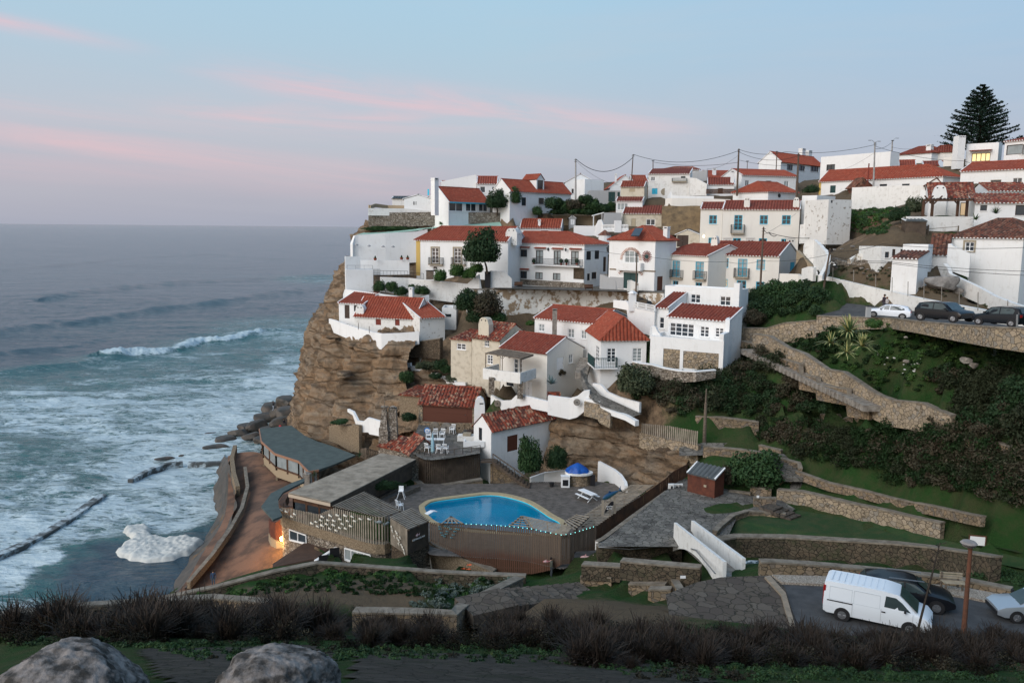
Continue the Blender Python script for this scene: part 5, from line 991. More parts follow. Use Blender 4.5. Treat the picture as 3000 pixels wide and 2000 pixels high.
wt_('parapet_wall','white parapet corner with tile coping above the pergola house','R4',[(1252,745,115),(1330,745,114)],1.3,.4,'white')
hs('r44','blotchy white building with slanting parapet left of the grass slope','R4',(30,862,122),(288,785,117),1085,('f',),C=528,parap=.05,wall='peel2',rwins=[(308,835,325,885,'k11')])
hs('r45','long low white block with lit side behind the blotchy building','R4',(0,812,127),(160,785,125),950,('f',),D=5,parap=.05)
wt_('stair_wall','white saw-toothed parapet of the stairs between houses','S1',[(25,420,104),(32,362,104),(60,350,103.8),(125,356,103),(135,375,102.6),(150,380,102),(165,405,101),(180,410,100.5),(200,440,99.5),(225,460,98.5),(255,515,97),(250,560,96),(215,640,94.5),(170,716,93)],[.9,1.8,2.3,3.0,3.1,3.1,3.1,3,3,2.8,2.0,1.6,1.2,.6],.4,'white2')
wt_('side_wall','white curved wall end beside the stairs above the bushes','S1',[(0,650,99),(60,630,97.5),(118,640,96.5)],[1.5,1.6,1.6],.4,'white2')
wt_('roadside_wall','long mottled white roadside wall behind the parked cars','S1',[(160,712,97),(300,742,96),(500,790,93.5),(750,850,90),(1000,905,86),(1250,960,82),(1500,1005,78),(1750,1050,73),(1950,1092,69)],[2.0,2.5,2.8,2.8,2.4,2.0,1.8,1.5,1.4],.4,'white2',ext=1.0)
wt_('boundary_wall','sloping whitewashed wall at the right end of the parking road','S1',[(1950,1080,69),(2100,1120,67),(2400,1150,65)],[1.2,1.2,1.2],.4,'white2')
wt_('stairs_wall','narrow brown earth-coloured wall beside the grey gable','R7',[(1700,640,108),(1860,790,104),(1865,860,103)],[1.8,1.8,1],.4,'sand_w')
wt_('stairs_wall','low pale wall block at the foot of the long stairs','R7',[(1760,850,103),(1895,830,102),(1895,900,101)],[1.2,1.8,1.2],.5,'white')
wt_('stairs_wall','pale wall below the dark gate by the upper cream house','R7',[(1740,345,122),(1900,330,121),(1905,400,120)],[2.8,2.8,2],.4,'white2')
def xyinterp(pts,u): return float(np.interp(u,[p[0] for p in pts],[p[1] for p in pts]))
def sf_(name,label,ref,other,mat,wd=.09,gap=.05,th=.03,cat='fence',refbottom=True,railm=None,group=None,grnd=True):
    """vertical slats along a world path;the other edge is read from measured (u,v) points"""
    ref=[V3(p) for p in ref];mb=MB();other=sorted(other);pitch=wd+gap;zs=[]
    for p,q in zip(ref[:-1],ref[1:]):
        d=q-p;dh=V3((d.x,d.y,0));L=dh.length;e=dh/L;nn=V3((-e.y,e.x,0));n=max(1,int(L/pitch));pr=[]
        for i in range(n):
            b=p+d*(i/n);u=proj(b)[0];z2=P(u,xyinterp(other,u),b.y).z;z0,z1=(b.z,z2) if refbottom else (z2,b.z)
            z1+=rnd.uniform(-.02,.02);c=V3((b.x,b.y,z0));j=rnd.uniform(-.012,.012)
            mb.box(c+nn*j,e*wd,nn*th,V3((0,0,max(.1,z1-z0))));pr.append((c,z0,z1))
            if grnd and i%4==0: FIT.append(c-V3((0,.3,.15)))
        for f in (.12,.88):
            a=V3((pr[0][0].x,pr[0][0].y,pr[0][1]+(pr[0][2]-pr[0][1])*f));b=V3((pr[-1][0].x,pr[-1][0].y,pr[-1][1]+(pr[-1][2]-pr[-1][1])*f));mb.bar(a+nn*(th+.03),b+nn*(th+.03),.06,.1,1)
    return thing(name,mb,[M[mat],M[railm or 'woodD']],label,cat,group)
def slatroof(name,label,c,n,mat='woodL',w=.10,cat='pergola',posts=(),group=None,tri=False,h=2.6):
    c=[V3(p) for p in c];mb=MB();n=max(5,int(n*.66))
    for i in range(n):
        t=(i+.5)/n;a=c[0].lerp(c[1],t);b=c[3].lerp(c[2],t);mb.bar(a,b,w,.05)
    for t in (.08,.5,.92):
        mb.bar(c[0].lerp(c[3],t)-VZ(.09),c[1].lerp(c[2],t)-VZ(.09),.09,.12,1)
    for t,s in posts: p=c[0].lerp(c[1],t).lerp(c[3].lerp(c[2],t),s);mb.bar(p,p-VZ(h),.13,.13,1)
    return thing(name,mb,[M[mat],M['woodD']],label,cat,group)
m,nt,b=newmat('two_tone_fence_boards');v=coords(nt,'World');b.inputs['Roughness'].default_value=.85;s3=nd(nt,'ShaderNodeSeparateXYZ');LK(nt,v,s3.inputs[0])
f=ramp(nt,mth(nt,'ADD',mth(nt,'MULTIPLY_ADD',s3.outputs[2],.30,-3.35),mth(nt,'MULTIPLY',noise(nt,v,.55,4),.35)),[(.42,(0,0,0)),(.62,(1,1,1))])
vx=coords(nt,'World',(7,7,.5));g1=mix(nt,noise(nt,vx,1,3),(.13,.055,.03),(.07,.035,.022));g2=mix(nt,noise(nt,vx,1,3),(.15,.108,.076),(.075,.055,.042));LK(nt,mix(nt,f,g1,g2),b.inputs['Base Color']);M['fence2']=m
FT=[(232,700),(330,712),(650,722),(880,735),(1000,740),(1200,757),(1400,780),(1560,815),(1740,850),(1850,838),(1950,805),(2150,745)]
FTW=[WZ('S7',x,y,14.5) for x,y in FT]
dk=[V3((p.x,p.y,ZD)) for p in FTW]+[WZ('S8',1000,1130,ZD+.0),WZ('S8',1330,700,ZD),WZ('S8',1200,600,ZD),WZ('S8',900,560,ZD),WZ('S8',300,560,ZD),WZ('S6',1500,1240,ZD),WZ('S6',700,1240,ZD),WZ('Q',1600,250,ZD),WZ('Q',1250,330,ZD),WZ('Q',1700,650,ZD)]
mb=MB();mb.prism([p-VZ(.3) for p in dk],.3);FOOT.append(([(p.x,p.y) for p in dk],ZD-1.2))
pool_out=[('S7',x,y) for x,y in ((105,530),(135,495),(200,455),(330,425),(560,395),(780,368),(900,360),(1060,370),(1230,405),(1400,460),(1540,540),(1660,620),(1790,695),(1790,790),(1600,860),(1300,850),(900,830),(500,790),(260,720),(140,620))]
po=[WZ(r,x,y,ZD) for r,x,y in pool_out];cen=sum(po,V3())/len(po)
def smooth_loop(p,k=4):
    n=len(p);o=[]
    for i in range(n):
        a,b_,c_,d_=p[i-1],p[i],p[(i+1)%n],p[(i+2)%n]
        for j in range(k):
            t=j/k;o.append(.5*((2*b_)+(-a+c_)*t+(2*a-5*b_+4*c_-d_)*t*t+(-a+3*b_-3*c_+d_)*t**3))
    return o
po=smooth_loop(po);n=len(po);pi=[]
if sum(po[i].x*po[(i+1)%n].y-po[(i+1)%n].x*po[i].y for i in range(n))<0: po=po[::-1]
for i in range(n):
    t=(po[(i+1)%n]-po[i-1]).normalized();nn=V3((-t.y,t.x,0));
    if nn.dot(cen-po[i])<0: nn=-nn
    pi.append(po[i]+nn*.55)
bd=MB();ang=math.radians(38);e=V3((math.cos(ang),math.sin(ang),0));q=V3((-e.y,e.x,0));dd2=[(p.dot(e),p.dot(q)) for p in dk];pp2=[(p.dot(e),p.dot(q)) for p in po]
def cuts(poly,t):
    r=[];m_=len(poly)
    for i in range(m_):
        a,b2=poly[i],poly[(i+1)%m_]
        if (a[1]>t)!=(b2[1]>t): r.append(a[0]+(t-a[1])*(b2[0]-a[0])/(b2[1]-a[1]))
    return sorted(r)
t=min(p[1] for p in dd2)
while t<max(p[1] for p in dd2):
    c1=cuts(dd2,t+.07);c2=cuts(pp2,t+.07)
    for a,b2 in zip(c1[::2],c1[1::2]):
        seg=[(a,b2)]
        for x0,x1 in zip(c2[::2],c2[1::2]):
            ns=[]
            for s0,s1 in seg:
                if x1<=s0 or x0>=s1: ns.append((s0,s1))
                else: ns+=[(s0,x0)] if x0>s0 else [];ns+=[(x1,s1)] if x1<s1 else []
            seg=ns
        for s0,s1 in seg:
            if s1-s0>.05: o=e*s0+q*t;bd.box(V3((o.x,o.y,ZD-.06)),e*(s1-s0),q*.125,V3((0,0,.06+rnd.uniform(-.006,.006))))
    t+=.14
o=bd.build('pool_deck',M['deck']);tag(o,kind='structure')
root=empty('swimming_pool',(cen.x,cen.y,ZD-1.4),'kidney-shaped blue swimming pool with tan coping set in the timber deck','pool')
mb=MB();z1=VZ(.05);vs=[p+z1 for p in po]+[p+z1 for p in pi]+[p-VZ(.1) for p in po]+[p-VZ(.1) for p in pi]
fs=[(i,(i+1)%n,n+(i+1)%n,n+i) for i in range(n)]+[(i,2*n+i,2*n+(i+1)%n,(i+1)%n) for i in range(n)]+[(n+i,n+(i+1)%n,3*n+(i+1)%n,3*n+i) for i in range(n)]
mb.add(vs,fs);mb.build('coping',simple('tan_pool_coping',(.42,.34,.20),.8,(.33,.27,.17),3),root)
mb=MB();mb.add([p-VZ(.1) for p in pi]+[p+(cen-p).normalized()*.4-VZ(.75) for p in pi],[(i,(i+1)%n,n+(i+1)%n,n+i) for i in range(n)]+[tuple(range(n,2*n))]);mP=simple('pool_blue_lining',(.01,.55,.72),.6,(.01,.47,.64),.35,lo=.4,hi=.6);mb.build('basin',mP,root)
m,nt,b=newmat('pool_water');nt.nodes.remove(b);tr_=nd(nt,'ShaderNodeBsdfTransparent');tr_.inputs[0].default_value=(.6,.93,.99,1);gl_=nd(nt,'ShaderNodeBsdfGlossy');gl_.inputs['Roughness'].default_value=.04
fr_=nd(nt,'ShaderNodeFresnel');fr_.inputs[0].default_value=1.33;ms=nd(nt,'ShaderNodeMixShader');bn=nd(nt,'ShaderNodeBump');bn.inputs['Strength'].default_value=.25;bn.inputs['Distance'].default_value=.05;LK(nt,noise(nt,coords(nt,'World'),3,3),bn.inputs['Height']);LK(nt,bn.outputs[0],gl_.inputs['Normal']);LK(nt,bn.outputs[0],fr_.inputs['Normal'])
LK(nt,fr_.outputs[0],ms.inputs[0]);LK(nt,tr_.outputs[0],ms.inputs[1]);LK(nt,gl_.outputs[0],ms.inputs[2]);LK(nt,ms.outputs[0],nt.nodes['Material Output'].inputs[0])
mb=MB();mb.add([p-VZ(.16) for p in pi],[tuple(range(n))]);mb.build('water_surface',m,root)
mb=MB();a_=WZ('S7',190,610,ZD+.05);b_=WZ('S7',300,572,ZD+.1);mb.bar(a_,a_.lerp(b_,.6)+VZ(.12),.5,.06);mb.bar(a_.lerp(b_,.6)+VZ(.12),b_,.5,.06);mb.build('pool_slide',M['whitep'],root)
sf_('slat_fence','tall curving brown slat fence around the near side of the swimming pool',FTW,[px('S7',x,y) for x,y in ((150,890),(232,930),(650,1120),(1000,1280),(1240,1295),(1400,1295),(1620,1250),(1740,1190),(1870,1175),(1900,1040),(2160,1025))],'fence2',.12,.028,refbottom=False)
F2=[W('S8',850,1015,64),W('S8',1060,872,66.8),W('S8',1290,722,70),W('S8',1560,532,73),W('S8',1645,452,74),W('S8',1800,372,75.3)]
sf_('slat_fence','brown slat fence running diagonally uphill above the low white wall',F2,[px('S8',x,y) for x,y in ((845,1180),(880,1165),(1230,905),(1600,640),(1800,500))],'woodR',.13,.03,refbottom=False)
wt_('low_wall','low bluish-white wall beside the diagonal slat fence at the courtyard','S8',[(880,1170,61.3),(945,1140,61.8),(1230,925,66),(1600,655,72)],[.75,.75,.7,.7],.3,'white2',capm='cap',cap=.06,grnd=False)
z=14.56;s7=lambda x,y:WZ('S7',x,y,z)
slatroof('slatted_canopy','small pyramid pergola roof with grey slats at the left end of the pool fence',[s7(475,634),s7(475,634),s7(335,716),s7(640,716)][0:1]*2+[s7(640,716),s7(340,716)],7,posts=[])
slatroof('slatted_canopy','triangular slatted roof end beside the pool, right of its middle',[s7(1285,622),s7(1120,742),s7(1400,770),s7(1290,624)],9)
slatroof('slatted_canopy','long slatted pergola roof running right along the pool fence',[s7(1290,622),s7(1400,772),s7(1790,855),s7(1875,752)],13,posts=[(.2,.1),(.2,.9)])
slatroof('slatted_canopy','slatted pergola roof at the corner where the pool fence turns uphill',[s7(1920,606),s7(1765,700),s7(1890,800),s7(2075,632)],11,posts=[(.3,.2)])
s8=lambda x,y,Y:W('S8',x,y,Y)
slatroof('slatted_canopy','long slatted walkway roof along the diagonal fence up to the rock bank',[s8(560,1010,63.8),s8(1215,590,75.0),s8(1455,588,72.6),s8(870,1010,64.1)],46,posts=[(.1,.1),(.35,.1),(.6,.1),(.85,.1)])
mb=MB();
for p,q_ in zip(FTW[2:-1],FTW[3:]):
    k=max(1,int((q_-p).length/.34))
    for i in range(k): c=p.lerp(q_,i/k)+V3((0,-.08,.05));mb.lathe(c,[(.015,-.035),(.035,0),(.015,.035)],5,1)
    mb.bar(p+V3((0,-.06,.05)),q_+V3((0,-.06,.05)),.015)
thing('string_lights',mb,[M['cable'],simple('teal_bulb',(.2,.9,.85),.4,emit=(.35,1,.95),es=1.4)],'string of small teal fairy lights along the top of the pool fence','string lights')
wt_('retaining_wall','dark fieldstone wall under the near edge of the courtyard','S8',[(880,1218,60.3),(1300,1195,60.8),(1740,1188,61)],[1.8,2,2.2],.6,'stoneD',capm='cap')
def ww(label,reg,pts,h,mat='stone',th=.45,cap='cap',name='stone_wall',**k):
    k.setdefault('ext',.35);return wt_(name,label,reg,pts,h,th,mat,capm=cap,**k)
ww('low dark stone wall block with wide coping left of the footbridge','S8',[(1105,1365,51.8),(1920,1437,49.6)],1.0,'stoneD',.6)
ww('lower stone bench wall beside the pink fish panels','S8',[(710,1402,54.2),(1105,1424,53.2)],.8,'stoneD',.6)
mb=MB();tp=[W('T3',260,800,60.3),W('T3',762,1200,47.2)];t2=[W('T3',437,780,61.8),W('T3',957,1166,48.6)]
for a,b2 in (tp,t2):
    d=(b2-a);nn=V3((-d.y,d.x,0)).normalized()*.22
    if nn.x<0: nn=-nn
    vs=[];N=12
    for i in range(N+1):
        f=i/N;c=a.lerp(b2,f);lo=1.15+1.15*abs(2*f-1)**2.2;vs+=[c,c+nn,c+nn-VZ(lo),c-VZ(lo)]
    fs=[(0,1,2,3),(4*N+3,4*N+2,4*N+1,4*N)]+[(4*i+k,4*i+4+k,4*i+4+(k+1)%4,4*i+(k+1)%4) for i in range(N) for k in range(4)]
    mb.add(vs,fs)
a,b2=tp;c_,d_=t2;u_=VZ(1.05);
root=thing('footbridge',mb,M['white2'],'narrow concrete footbridge with stained white parapets over the stream','bridge')
mb=MB();mb.add([a-u_,b2-u_,d_-u_,c_-u_],[(0,1,2,3)]);mb.add([a-u_*1.25,b2-u_*1.25,d_-u_*1.25,c_-u_*1.25],[(3,2,1,0)]);mb.build('bridge_deck',M['concrete'],root)
mb=MB();mb.tube([W('S8',885,1225,59.8),W('S8',1200,1248,59.5),W('S8',1480,1222,59.8),W('S8',1740,1215,59.5),W('T3',480,1080,53),W('T3',680,1320,47)],.05,5);thing('water_pipe',mb,M['steel'],'thin grey pipes slung along the courtyard wall and bridge','pipe')
ww('long fieldstone parapet wall beside the upper parking road','S1',[(150,1128,86),(290,1133,85),(520,1138,83),(920,1153,77.5),(1220,1185,69.5),(1600,1216,63),(1980,1241,58),(2400,1258,54.5)],[1.6,1.5,1.1,.8,.85,1.1,1.3,1.5],'stoneL',.5,ext=.25)
ww('fieldstone wall joining the parking wall above the top landing of the stairs','T1',[(600,206,93.5),(850,210,91),(1035,154,89),(1370,128,86.3)],[1.8,2,2.4,2.8],'stoneL')
ww('long sloping fieldstone wall climbing beside the outdoor stairs','T1',[(718,266,89.2),(880,290,87),(1080,412,83),(1240,470,81),(1470,628,77),(1640,655,75.3),(1770,742,73),(1900,832,71),(2000,890,69.6),(2140,940,68),(2350,960,65.3),(2450,972,64.2),(2600,1040,62.5),(2742,1096,61.2)],[1.6,1.7,1.9,1.9,2,2,2,2,2,2,2,2,1.9,1.7],'stoneL')
ww('stepped near-side parapet of the outdoor stairs','T1',[(600,340,91),(758,374,88.6),(765,446,88),(900,482,85.6),(1190,575,80.5),(1196,680,79.9),(1368,712,77.4),(1376,782,76.8),(1680,832,73.2),(1690,942,72.6),(1912,975,70.2)],[1.2]*11,'stone',.4)
ww('fieldstone retaining wall under the dark scrub, above the flagstone path','T1',[(130,1106,83.5),(400,1120,82.3),(780,1168,81)],1.9,'stone')
ww('zigzag low stone wall at the foot of the outdoor stairs','T1',[(1150,1130,80.6),(1400,1142,78.6),(1405,1085,79),(1590,1088,77.2),(1600,1150,76.6),(1740,1092,75.7),(1745,1035,76),(1830,1040,75)],[1.6,1.8,2,2,1.2,1.8,1,1],'stone',.4)
ww('stone edging wall of the lower stair flight beside a dark litter bin','T2',[(395,1100,74.5),(700,1112,71),(1000,1150,67.5),(1150,1170,66)],[1.2,1.2,1,1],'stone',.4)
ww('stone wall flanking the path down to the right edge of the hillside','T2',[(1240,1195,63.3),(1500,1292,60.2),(1800,1370,57.4),(2150,1475,54.2)],1.0,'stone',.4)
ww('low stone edging wall along the flagstone path above the timber shed','T3',[(560,22,77.5),(900,50,76.3),(1100,76,75.2),(1226,100,74.4)],.8,'stone',.4)
ww('short stone wall piece right of the path steps','T3',[(1125,8,77.3),(1350,62,75.4)],.9,'stone',.35)
ww('short stepped stone wall beside the path steps','T3',[(1325,138,73.8),(1525,188,72.4),(1528,240,71.8)],[.9,1.0,.6],'stone',.35)
ww('long low stone edging at the top of the upper lawn','T3',[(1500,270,71.8),(1840,392,69),(2091,446,67.3),(2200,470,66.4),(2500,550,63.4),(2900,625,59.6),(3260,705,55.6),(3400,730,54)],.45,'stone',.3)
ww('fieldstone wall between the upper and lower lawns','T3',[(1312,462,69.8),(1560,480,68.6),(1780,530,67),(2091,605,64.7),(2400,668,62),(2700,740,59.7),(2985,802,57.6)],[1.2,1.2,1.35,1.4,1.4,1.4,1.4],'stoneL')
ww('right-hand continuation of the lawn wall behind the white board','T4',[(1640,482,57),(1812,540,56),(2195,618,52.7),(2400,650,51)],1.0,'stone')
ww('curved stone planter wall around the dense green bush','T3',[(1256,364,72.3),(1350,372,71.8),(1455,362,72),(1495,335,72.6)],[.7]*4,'stone',.35)
ww('stepped stone wall beside the courtyard steps','T3',[(1038,432,71),(1256,460,70.2)],1.0,'stone',.35)
ww('small stone wall with a white notice at the courtyard corner','T3',[(1076,548,67.5),(1305,552,67.2)],.8,'stone',.35)
ww('short dark stone wall beside the shed','T3',[(820,475,71.5),(1040,500,70.5)],.5,'stone',.35)
ww('curved stone edging around the left end of the lower lawn','T3',[(700,885,60.6),(760,822,62.2),(880,725,64.4),(1020,682,65.6),(1180,690,65.7),(1400,712,65)],[.9,.6,.4,.35,.35,.35],'stone',.35)
ww('dark mossy wall along the far bank of the stream','T3',[(720,985,59.7),(900,948,60.4),(1400,952,60),(2091,992,57.5),(2500,1015,55.6),(2850,1045,53.5),(3250,1100,49.8),(3500,1140,47.5)],[1.6,1.8,2,1.8,1.7,1.6,1.6,1.6],'stoneD',.7)
ww('fieldstone wall with coping between the stream and the lower road','T3',[(1150,1200,46.8),(1300,1203,46.8),(1700,1228,46.6),(2091,1262,46.4),(2500,1300,46.2),(2900,1345,45.8),(3300,1400,45.2),(3700,1480,43.8)],[1.1,1.0,.9,.8,.75,.7,.65,.6],'stone',.45)
ww('stepped stone retaining wall beside the foreground stairs','T6',[(780,684,43.2),(1200,692,42.7),(1500,702,42.4),(1570,640,44.4),(1720,565,47.8),(1840,505,50.6),(1960,448,53.6)],[1.8,2,2.2,2.2,2.2,2,1.6],'stone',.6)
ww('low weathered wall along the seaward edge of the grass wedge','F',[(470,1752,52.5),(640,1716,53.3),(800,1674,54.3),(930,1648,55.4),(1050,1657,55.9),(1300,1676,55.5),(1540,1686,54.8)],.7,'stoneD',.4)
ww('weathered stone wall at the near edge of the promontory','F',[(-60,1808,37.5),(230,1774,41),(450,1760,43),(620,1750,44.3),(790,1764,43.6)],[1.4,1.4,1.4,1.4,1.4],'stone',.5)
for i,(pts,lab) in enumerate([([(0,158,54.4),(90,150,54),(165,163,53.4)],'left'),([(255,195,51.2),(450,200,50)],'second'),([(360,225,49.3),(480,226,48.7)],'third')]):
    ww(lab+' low stone terrace wall of the curving foreground stairs','T8',pts,.7,'stone',.5)
ww('stone ramp wall sloping toward the viewer on the square','T8',[(445,160,51.4),(480,165,50.6),(560,300,45)],[.6,.6,.4],'stone',.4)
mb=MB()
for k in range(9): p=W('T6',1640+k*75,700-k*9,43.5+k*.9);mb.box(p-V3((.2,.2,.8)),(2.6,1.4,0),(-1.2,2.2,0),(0,0,.8+.0*k))
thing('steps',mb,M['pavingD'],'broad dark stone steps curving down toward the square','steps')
for i in range(7):
    pass
mb=MB()
for k in range(10): p=W('T3',1240+k*22,118+k*24,74.2-k*.32);mb.box(p-V3((.5,.2,.4)),(2.0,0,0),(0,.8,0),(0,0,.4))
thing('steps',mb,M['paving'],'narrow stone steps descending to the upper lawn path','steps')
mb=MB()
for k in range(30):
    t=k/29;p=W('T1',700+t*1240,430+t*560,88-t*18.5);mb.box(p-V3((.9,.2,.6)),(2.4,0,0),(0,.9,0),(0,0,.55))
thing('steps',mb,M['concrete'],'long flight of grey steps between the two fieldstone stair walls','steps')
for k in range(4):
    p=W('T3',1130+k*62,505-k*10,68.5+k*.4)
mb=MB()
for k in range(4): p=W('T3',1215+k*60,640+k*18,66.4-k*.3);mb.box(p-V3((.8,.2,.35)),(1.2,1.0,0),(.9,-.9,0),(0,0,.4-k*.08))
thing('steps',mb,M['pavingD'],'three slanting stone slabs stepping down onto the lower lawn','steps')
h=house('timber_shed','small mahogany timber shed with grey felt roof in the courtyard','T3',(402,300,71.5),(680,338,69.6),520,('s',470,186),D=1.6,tile='feltD',wall='shed',dots=False,cat='shed',ext=.4,eave=.1)
for x,y in ((592,345),(578,428)):
    s,z=h.at('T3',x,y);mb=MB();p=h.w(s-.13,-.04,z-.1);mb.box(p,h.ex*.26,h.ey*.04,VZ(.2));mb.build('notice',M['trim'],h.root)
mb=MB();
for x,Y in ((248,72.2),(300,72.6),(340,73)): p=W('T3',x,500,Y);mb.box(p-V3((.4,0,.2)),(.5,.05,0),(0,.3,0),(0,0,1.0));mb.box(p+V3((-.2,-.04,.3)),(.16,0,0),(0,.06,0),(0,0,.35),1)
thing('meter_boxes',mb,[M['white2'],M['blackp']],'row of white meter boxes beside the timber shed','meter box')
wt_('retaining_wall','fieldstone wall under the grey picket fence on the rock bank','S8',[(1300,55,84.3),(1600,125,81.7),(1900,190,78.9)],[1.6,2.2,2.8],.5,'stoneL')
A0=[W('S8',1320,60,84.2),W('S8',1600,125,81.6),W('S8',1900,190,78.8)]
sf_('picket_fence','weathered grey picket fence on top of the rock bank',A0,[px('S8',x,y) for x,y in ((1300,-40),(1600,-10),(1900,45),(1950,60))],'woodL',.14,.1,grnd=False)
mb=MB();p=W('T1',218,1440,80.5);q_=W('T1',236,980,80.5);mb.tube([p,q_],[.2,.14],8);mb.tube([q_,q_+VZ(1.5)],[.1,.06],6);thing('wooden_post',mb,M['wood'],'tall bleached broken pole standing beside the grey picket fence','pole')
ZT=14.3
tp=[('S6',600,810),('S6',672,925),('S6',760,962),('S6',830,968),('S6',1000,955),('S6',1200,922),('S6',1400,890),('S6',1345,545),('S6',700,540)]
flat('terrace',[px(*t_) for t_ in tp],M['paving'],z=ZT)
flat('terrace_deck',[px('S6',x,y) for x,y in ((760,930),(1210,900),(1120,790),(760,800))],M['deck'],z=ZT+.03)
ref=[W('S6',x,y,Y) for x,y,Y in ((662,925,84.6),(700,950,83.8),(760,966,83.2),(830,970,83),(1000,956,83.3),(1200,925,84),(1400,893,84.9))]
sf_('slat_fence','rounded dark board fence under the terrace with white chairs',ref,[px('S6',x,y) for x,y in ((640,1170),(665,1190),(760,1235),(830,1247),(1000,1237),(1425,1190))],'woodD',.17,.02,refbottom=False)
mb=MB();rail(mb,[p+VZ(.0) for p in ref],.9,.8,.05);thing('terrace_rail',mb,M['woodD'],'thin dark rail above the rounded board fence','rail')
wt_('bench_wall','low curved stone bench wall at the foot of the dark board fence','S6',[(642,1208,82.2),(700,1250,81.2),(830,1272,80.6),(1000,1256,81),(1428,1188,82.5)],[.95]*5,.6,'pebble',capm='cap')
wt_('low_wall','low stone plinth under the roller shutter of the barn','S6',[(700,548,96.5),(1320,552,94)],1.9,.4,'stone')
for x,y,Y,r,lab,mm in ((876,595,93.2,.64,'pinkish millstone leaning left on the terrace','cap'),(1008,597,93,.6,'grey millstone in the middle of the terrace row','concrete'),(1158,600,92.6,.58,'tan millstone leaning right on the terrace','pebble')):
    mb=MB();p=W('S6',x,y,Y);mb.tube([p-V3((0,.12,0)),p+V3((0,.12,0))],r,22);mb.tube([p-V3((0,.13,0)),p+V3((0,.1,0))],.1,10,1);thing('millstone',mb,[M[mm],M['fk']],lab,'millstone','millstones on the terrace')
mb=MB();p=W('S6',790,627,92.4);mb.tube([p-V3((0,.1,0)),p],.34,18);mb.tube([p-V3((0,.13,0)),p],.24,18,1);mb.tube([p-V3((0,.16,0)),p],.14,14,0);thing('target_plate',mb,[simple('blue_enamel',(.03,.2,.55),.5),M['fw']],'round blue and white plate beside the millstones','plate')
mb=MB();p=W('S6',853,900,84.2);mb.bar(p-VZ(.3),p+VZ(2.35),.04,.04,1);mb.lathe(p+VZ(.1),[(.16,0),(.22,.2),(.18,.9),(.12,1.6),(.05,2.1),(.02,2.2)],9);thing('parasol',mb,[simple('pale_blue_canvas',(.34,.52,.58),.8,(.25,.42,.5),3),M['steel']],'closed pale blue parasol on the terrace','parasol')
mb=MB();p=W('S6',893,900,84.8);mb.bar(p,p+VZ(2.3),.05);thing('lamp_pole',mb,M['iron'],'thin dark pole beside the closed parasol','pole')
def chair0(loc,rz,label,group,mat='whitep',s=1.0):
    r=empty('plastic_chair',(0,0,0),label,'chair',group);
    mb=MB();mb.cbox((0,0,.42),.46,.44,.04);mb.build('seat',M[mat],r);mb=MB()
    for i in range(5): mb.bar((-.2+i*.1,.2,.46),(-.19+i*.095,.28,.86),.05,.025)
    mb.bar((-.23,.28,.87),(.23,.28,.87),.05,.06);mb.build('backrest',M[mat],r)
    for sx in (-1,1):
        mb=MB();mb.bar((sx*.23,.22,.64),(sx*.24,-.2,.64),.05,.03);mb.bar((sx*.24,-.18,.64),(sx*.23,-.2,.44),.04);mb.build('armrest',M[mat],r)
        for sy in (-1,1): mb=MB();mb.bar((sx*.2,sy*.19,.42),(sx*.25,sy*.24,0),.04);mb.build('leg',M[mat],r)
    r.location=loc;r.rotation_euler=(0,0,rz);r.scale=(s,s,s);return r
C0=chair0(W('S6',925,905,83.9),3.0,'white plastic chair at the rail, just right of the parasol','white plastic chairs');C0.location.z=ZT+.06;C0.scale=(1.15,)*3
for x,y,Y,rz,lab in ((1000,890,84,2.9,'white plastic chair at the rail, right-hand one of the pair'),(805,800,89.5,.2,'white plastic chair behind the terrace table, left of the parasol'),(885,790,90,0,'white plastic chair behind the parasol'),(965,775,90,-.2,'white plastic chair at the back right of the terrace table'),(1080,665,92.2,-.4,'white plastic chair standing before the middle millstone'),(800,905,84.2,2.6,'white plastic chair left of the parasol at the rail')):
    c=copytree(C0,loc=W('S6',x,y,Y),rz=rz);c.location.z=ZT+.06;c['label']=lab
for x,y,lab in ((472,1500-1350+0,''),):
    pass
c=copytree(C0,loc=WZ('Q',1790,495,ZD),rz=2.2);c['label']='single white chair on the deck beside the slatted roof'
mb=MB();p=W('S6',790,835,87);p.z=ZT;mb.cbox(p+V3((.9,0,.72)),2.0,.8,.05);
for a_,b_ in ((0,-.3),(1.8,-.3),(0,.3),(1.8,.3)): mb.bar(p+V3((a_,b_,0)),p+V3((a_,b_,.72)),.06)
thing('patio_table',mb,M['whitep'],'long white patio table on the terrace by the parasol','table')
r=empty('high_chair',(0,0,0),'white high chair on the small wooden platform','chair');mb=MB()
mb.cbox((0,0,.62),.4,.36,.05);mb.build('seat',M['whitep'],r);mb=MB();mb.cbox((0,.17,.66),.38,.05,.36);mb.build('backrest',M['whitep'],r)
for sx in (-1,1):
    for sy in (-1,1): mb=MB();mb.bar((sx*.14,sy*.12,.62),(sx*.33,sy*.3,0),.035);mb.build('leg',M['whitep'],r)
r.scale=(1.15,)*3;r.location=WZ('Q',1808,345,ZD+.45)
mb=MB();a_=WZ('Q',1660,400,ZD);mb.box(a_,WZ('Q',1920,300,ZD)-a_,V3((.9,1.4,0)),VZ(.45));thing('platform',mb,M['wood'],'low wooden platform on the deck under the white high chair','platform')
sf_('slat_fence','low grey slat fence around the wooden platform on the deck',[WZ('Q',1500,350,ZD),WZ('Q',1560,345,ZD),WZ('Q',1885,215,ZD)],[px('Q',1500,340),px('Q',1560,325),px('Q',1885,160)],'wood',.1,.05,grnd=False)
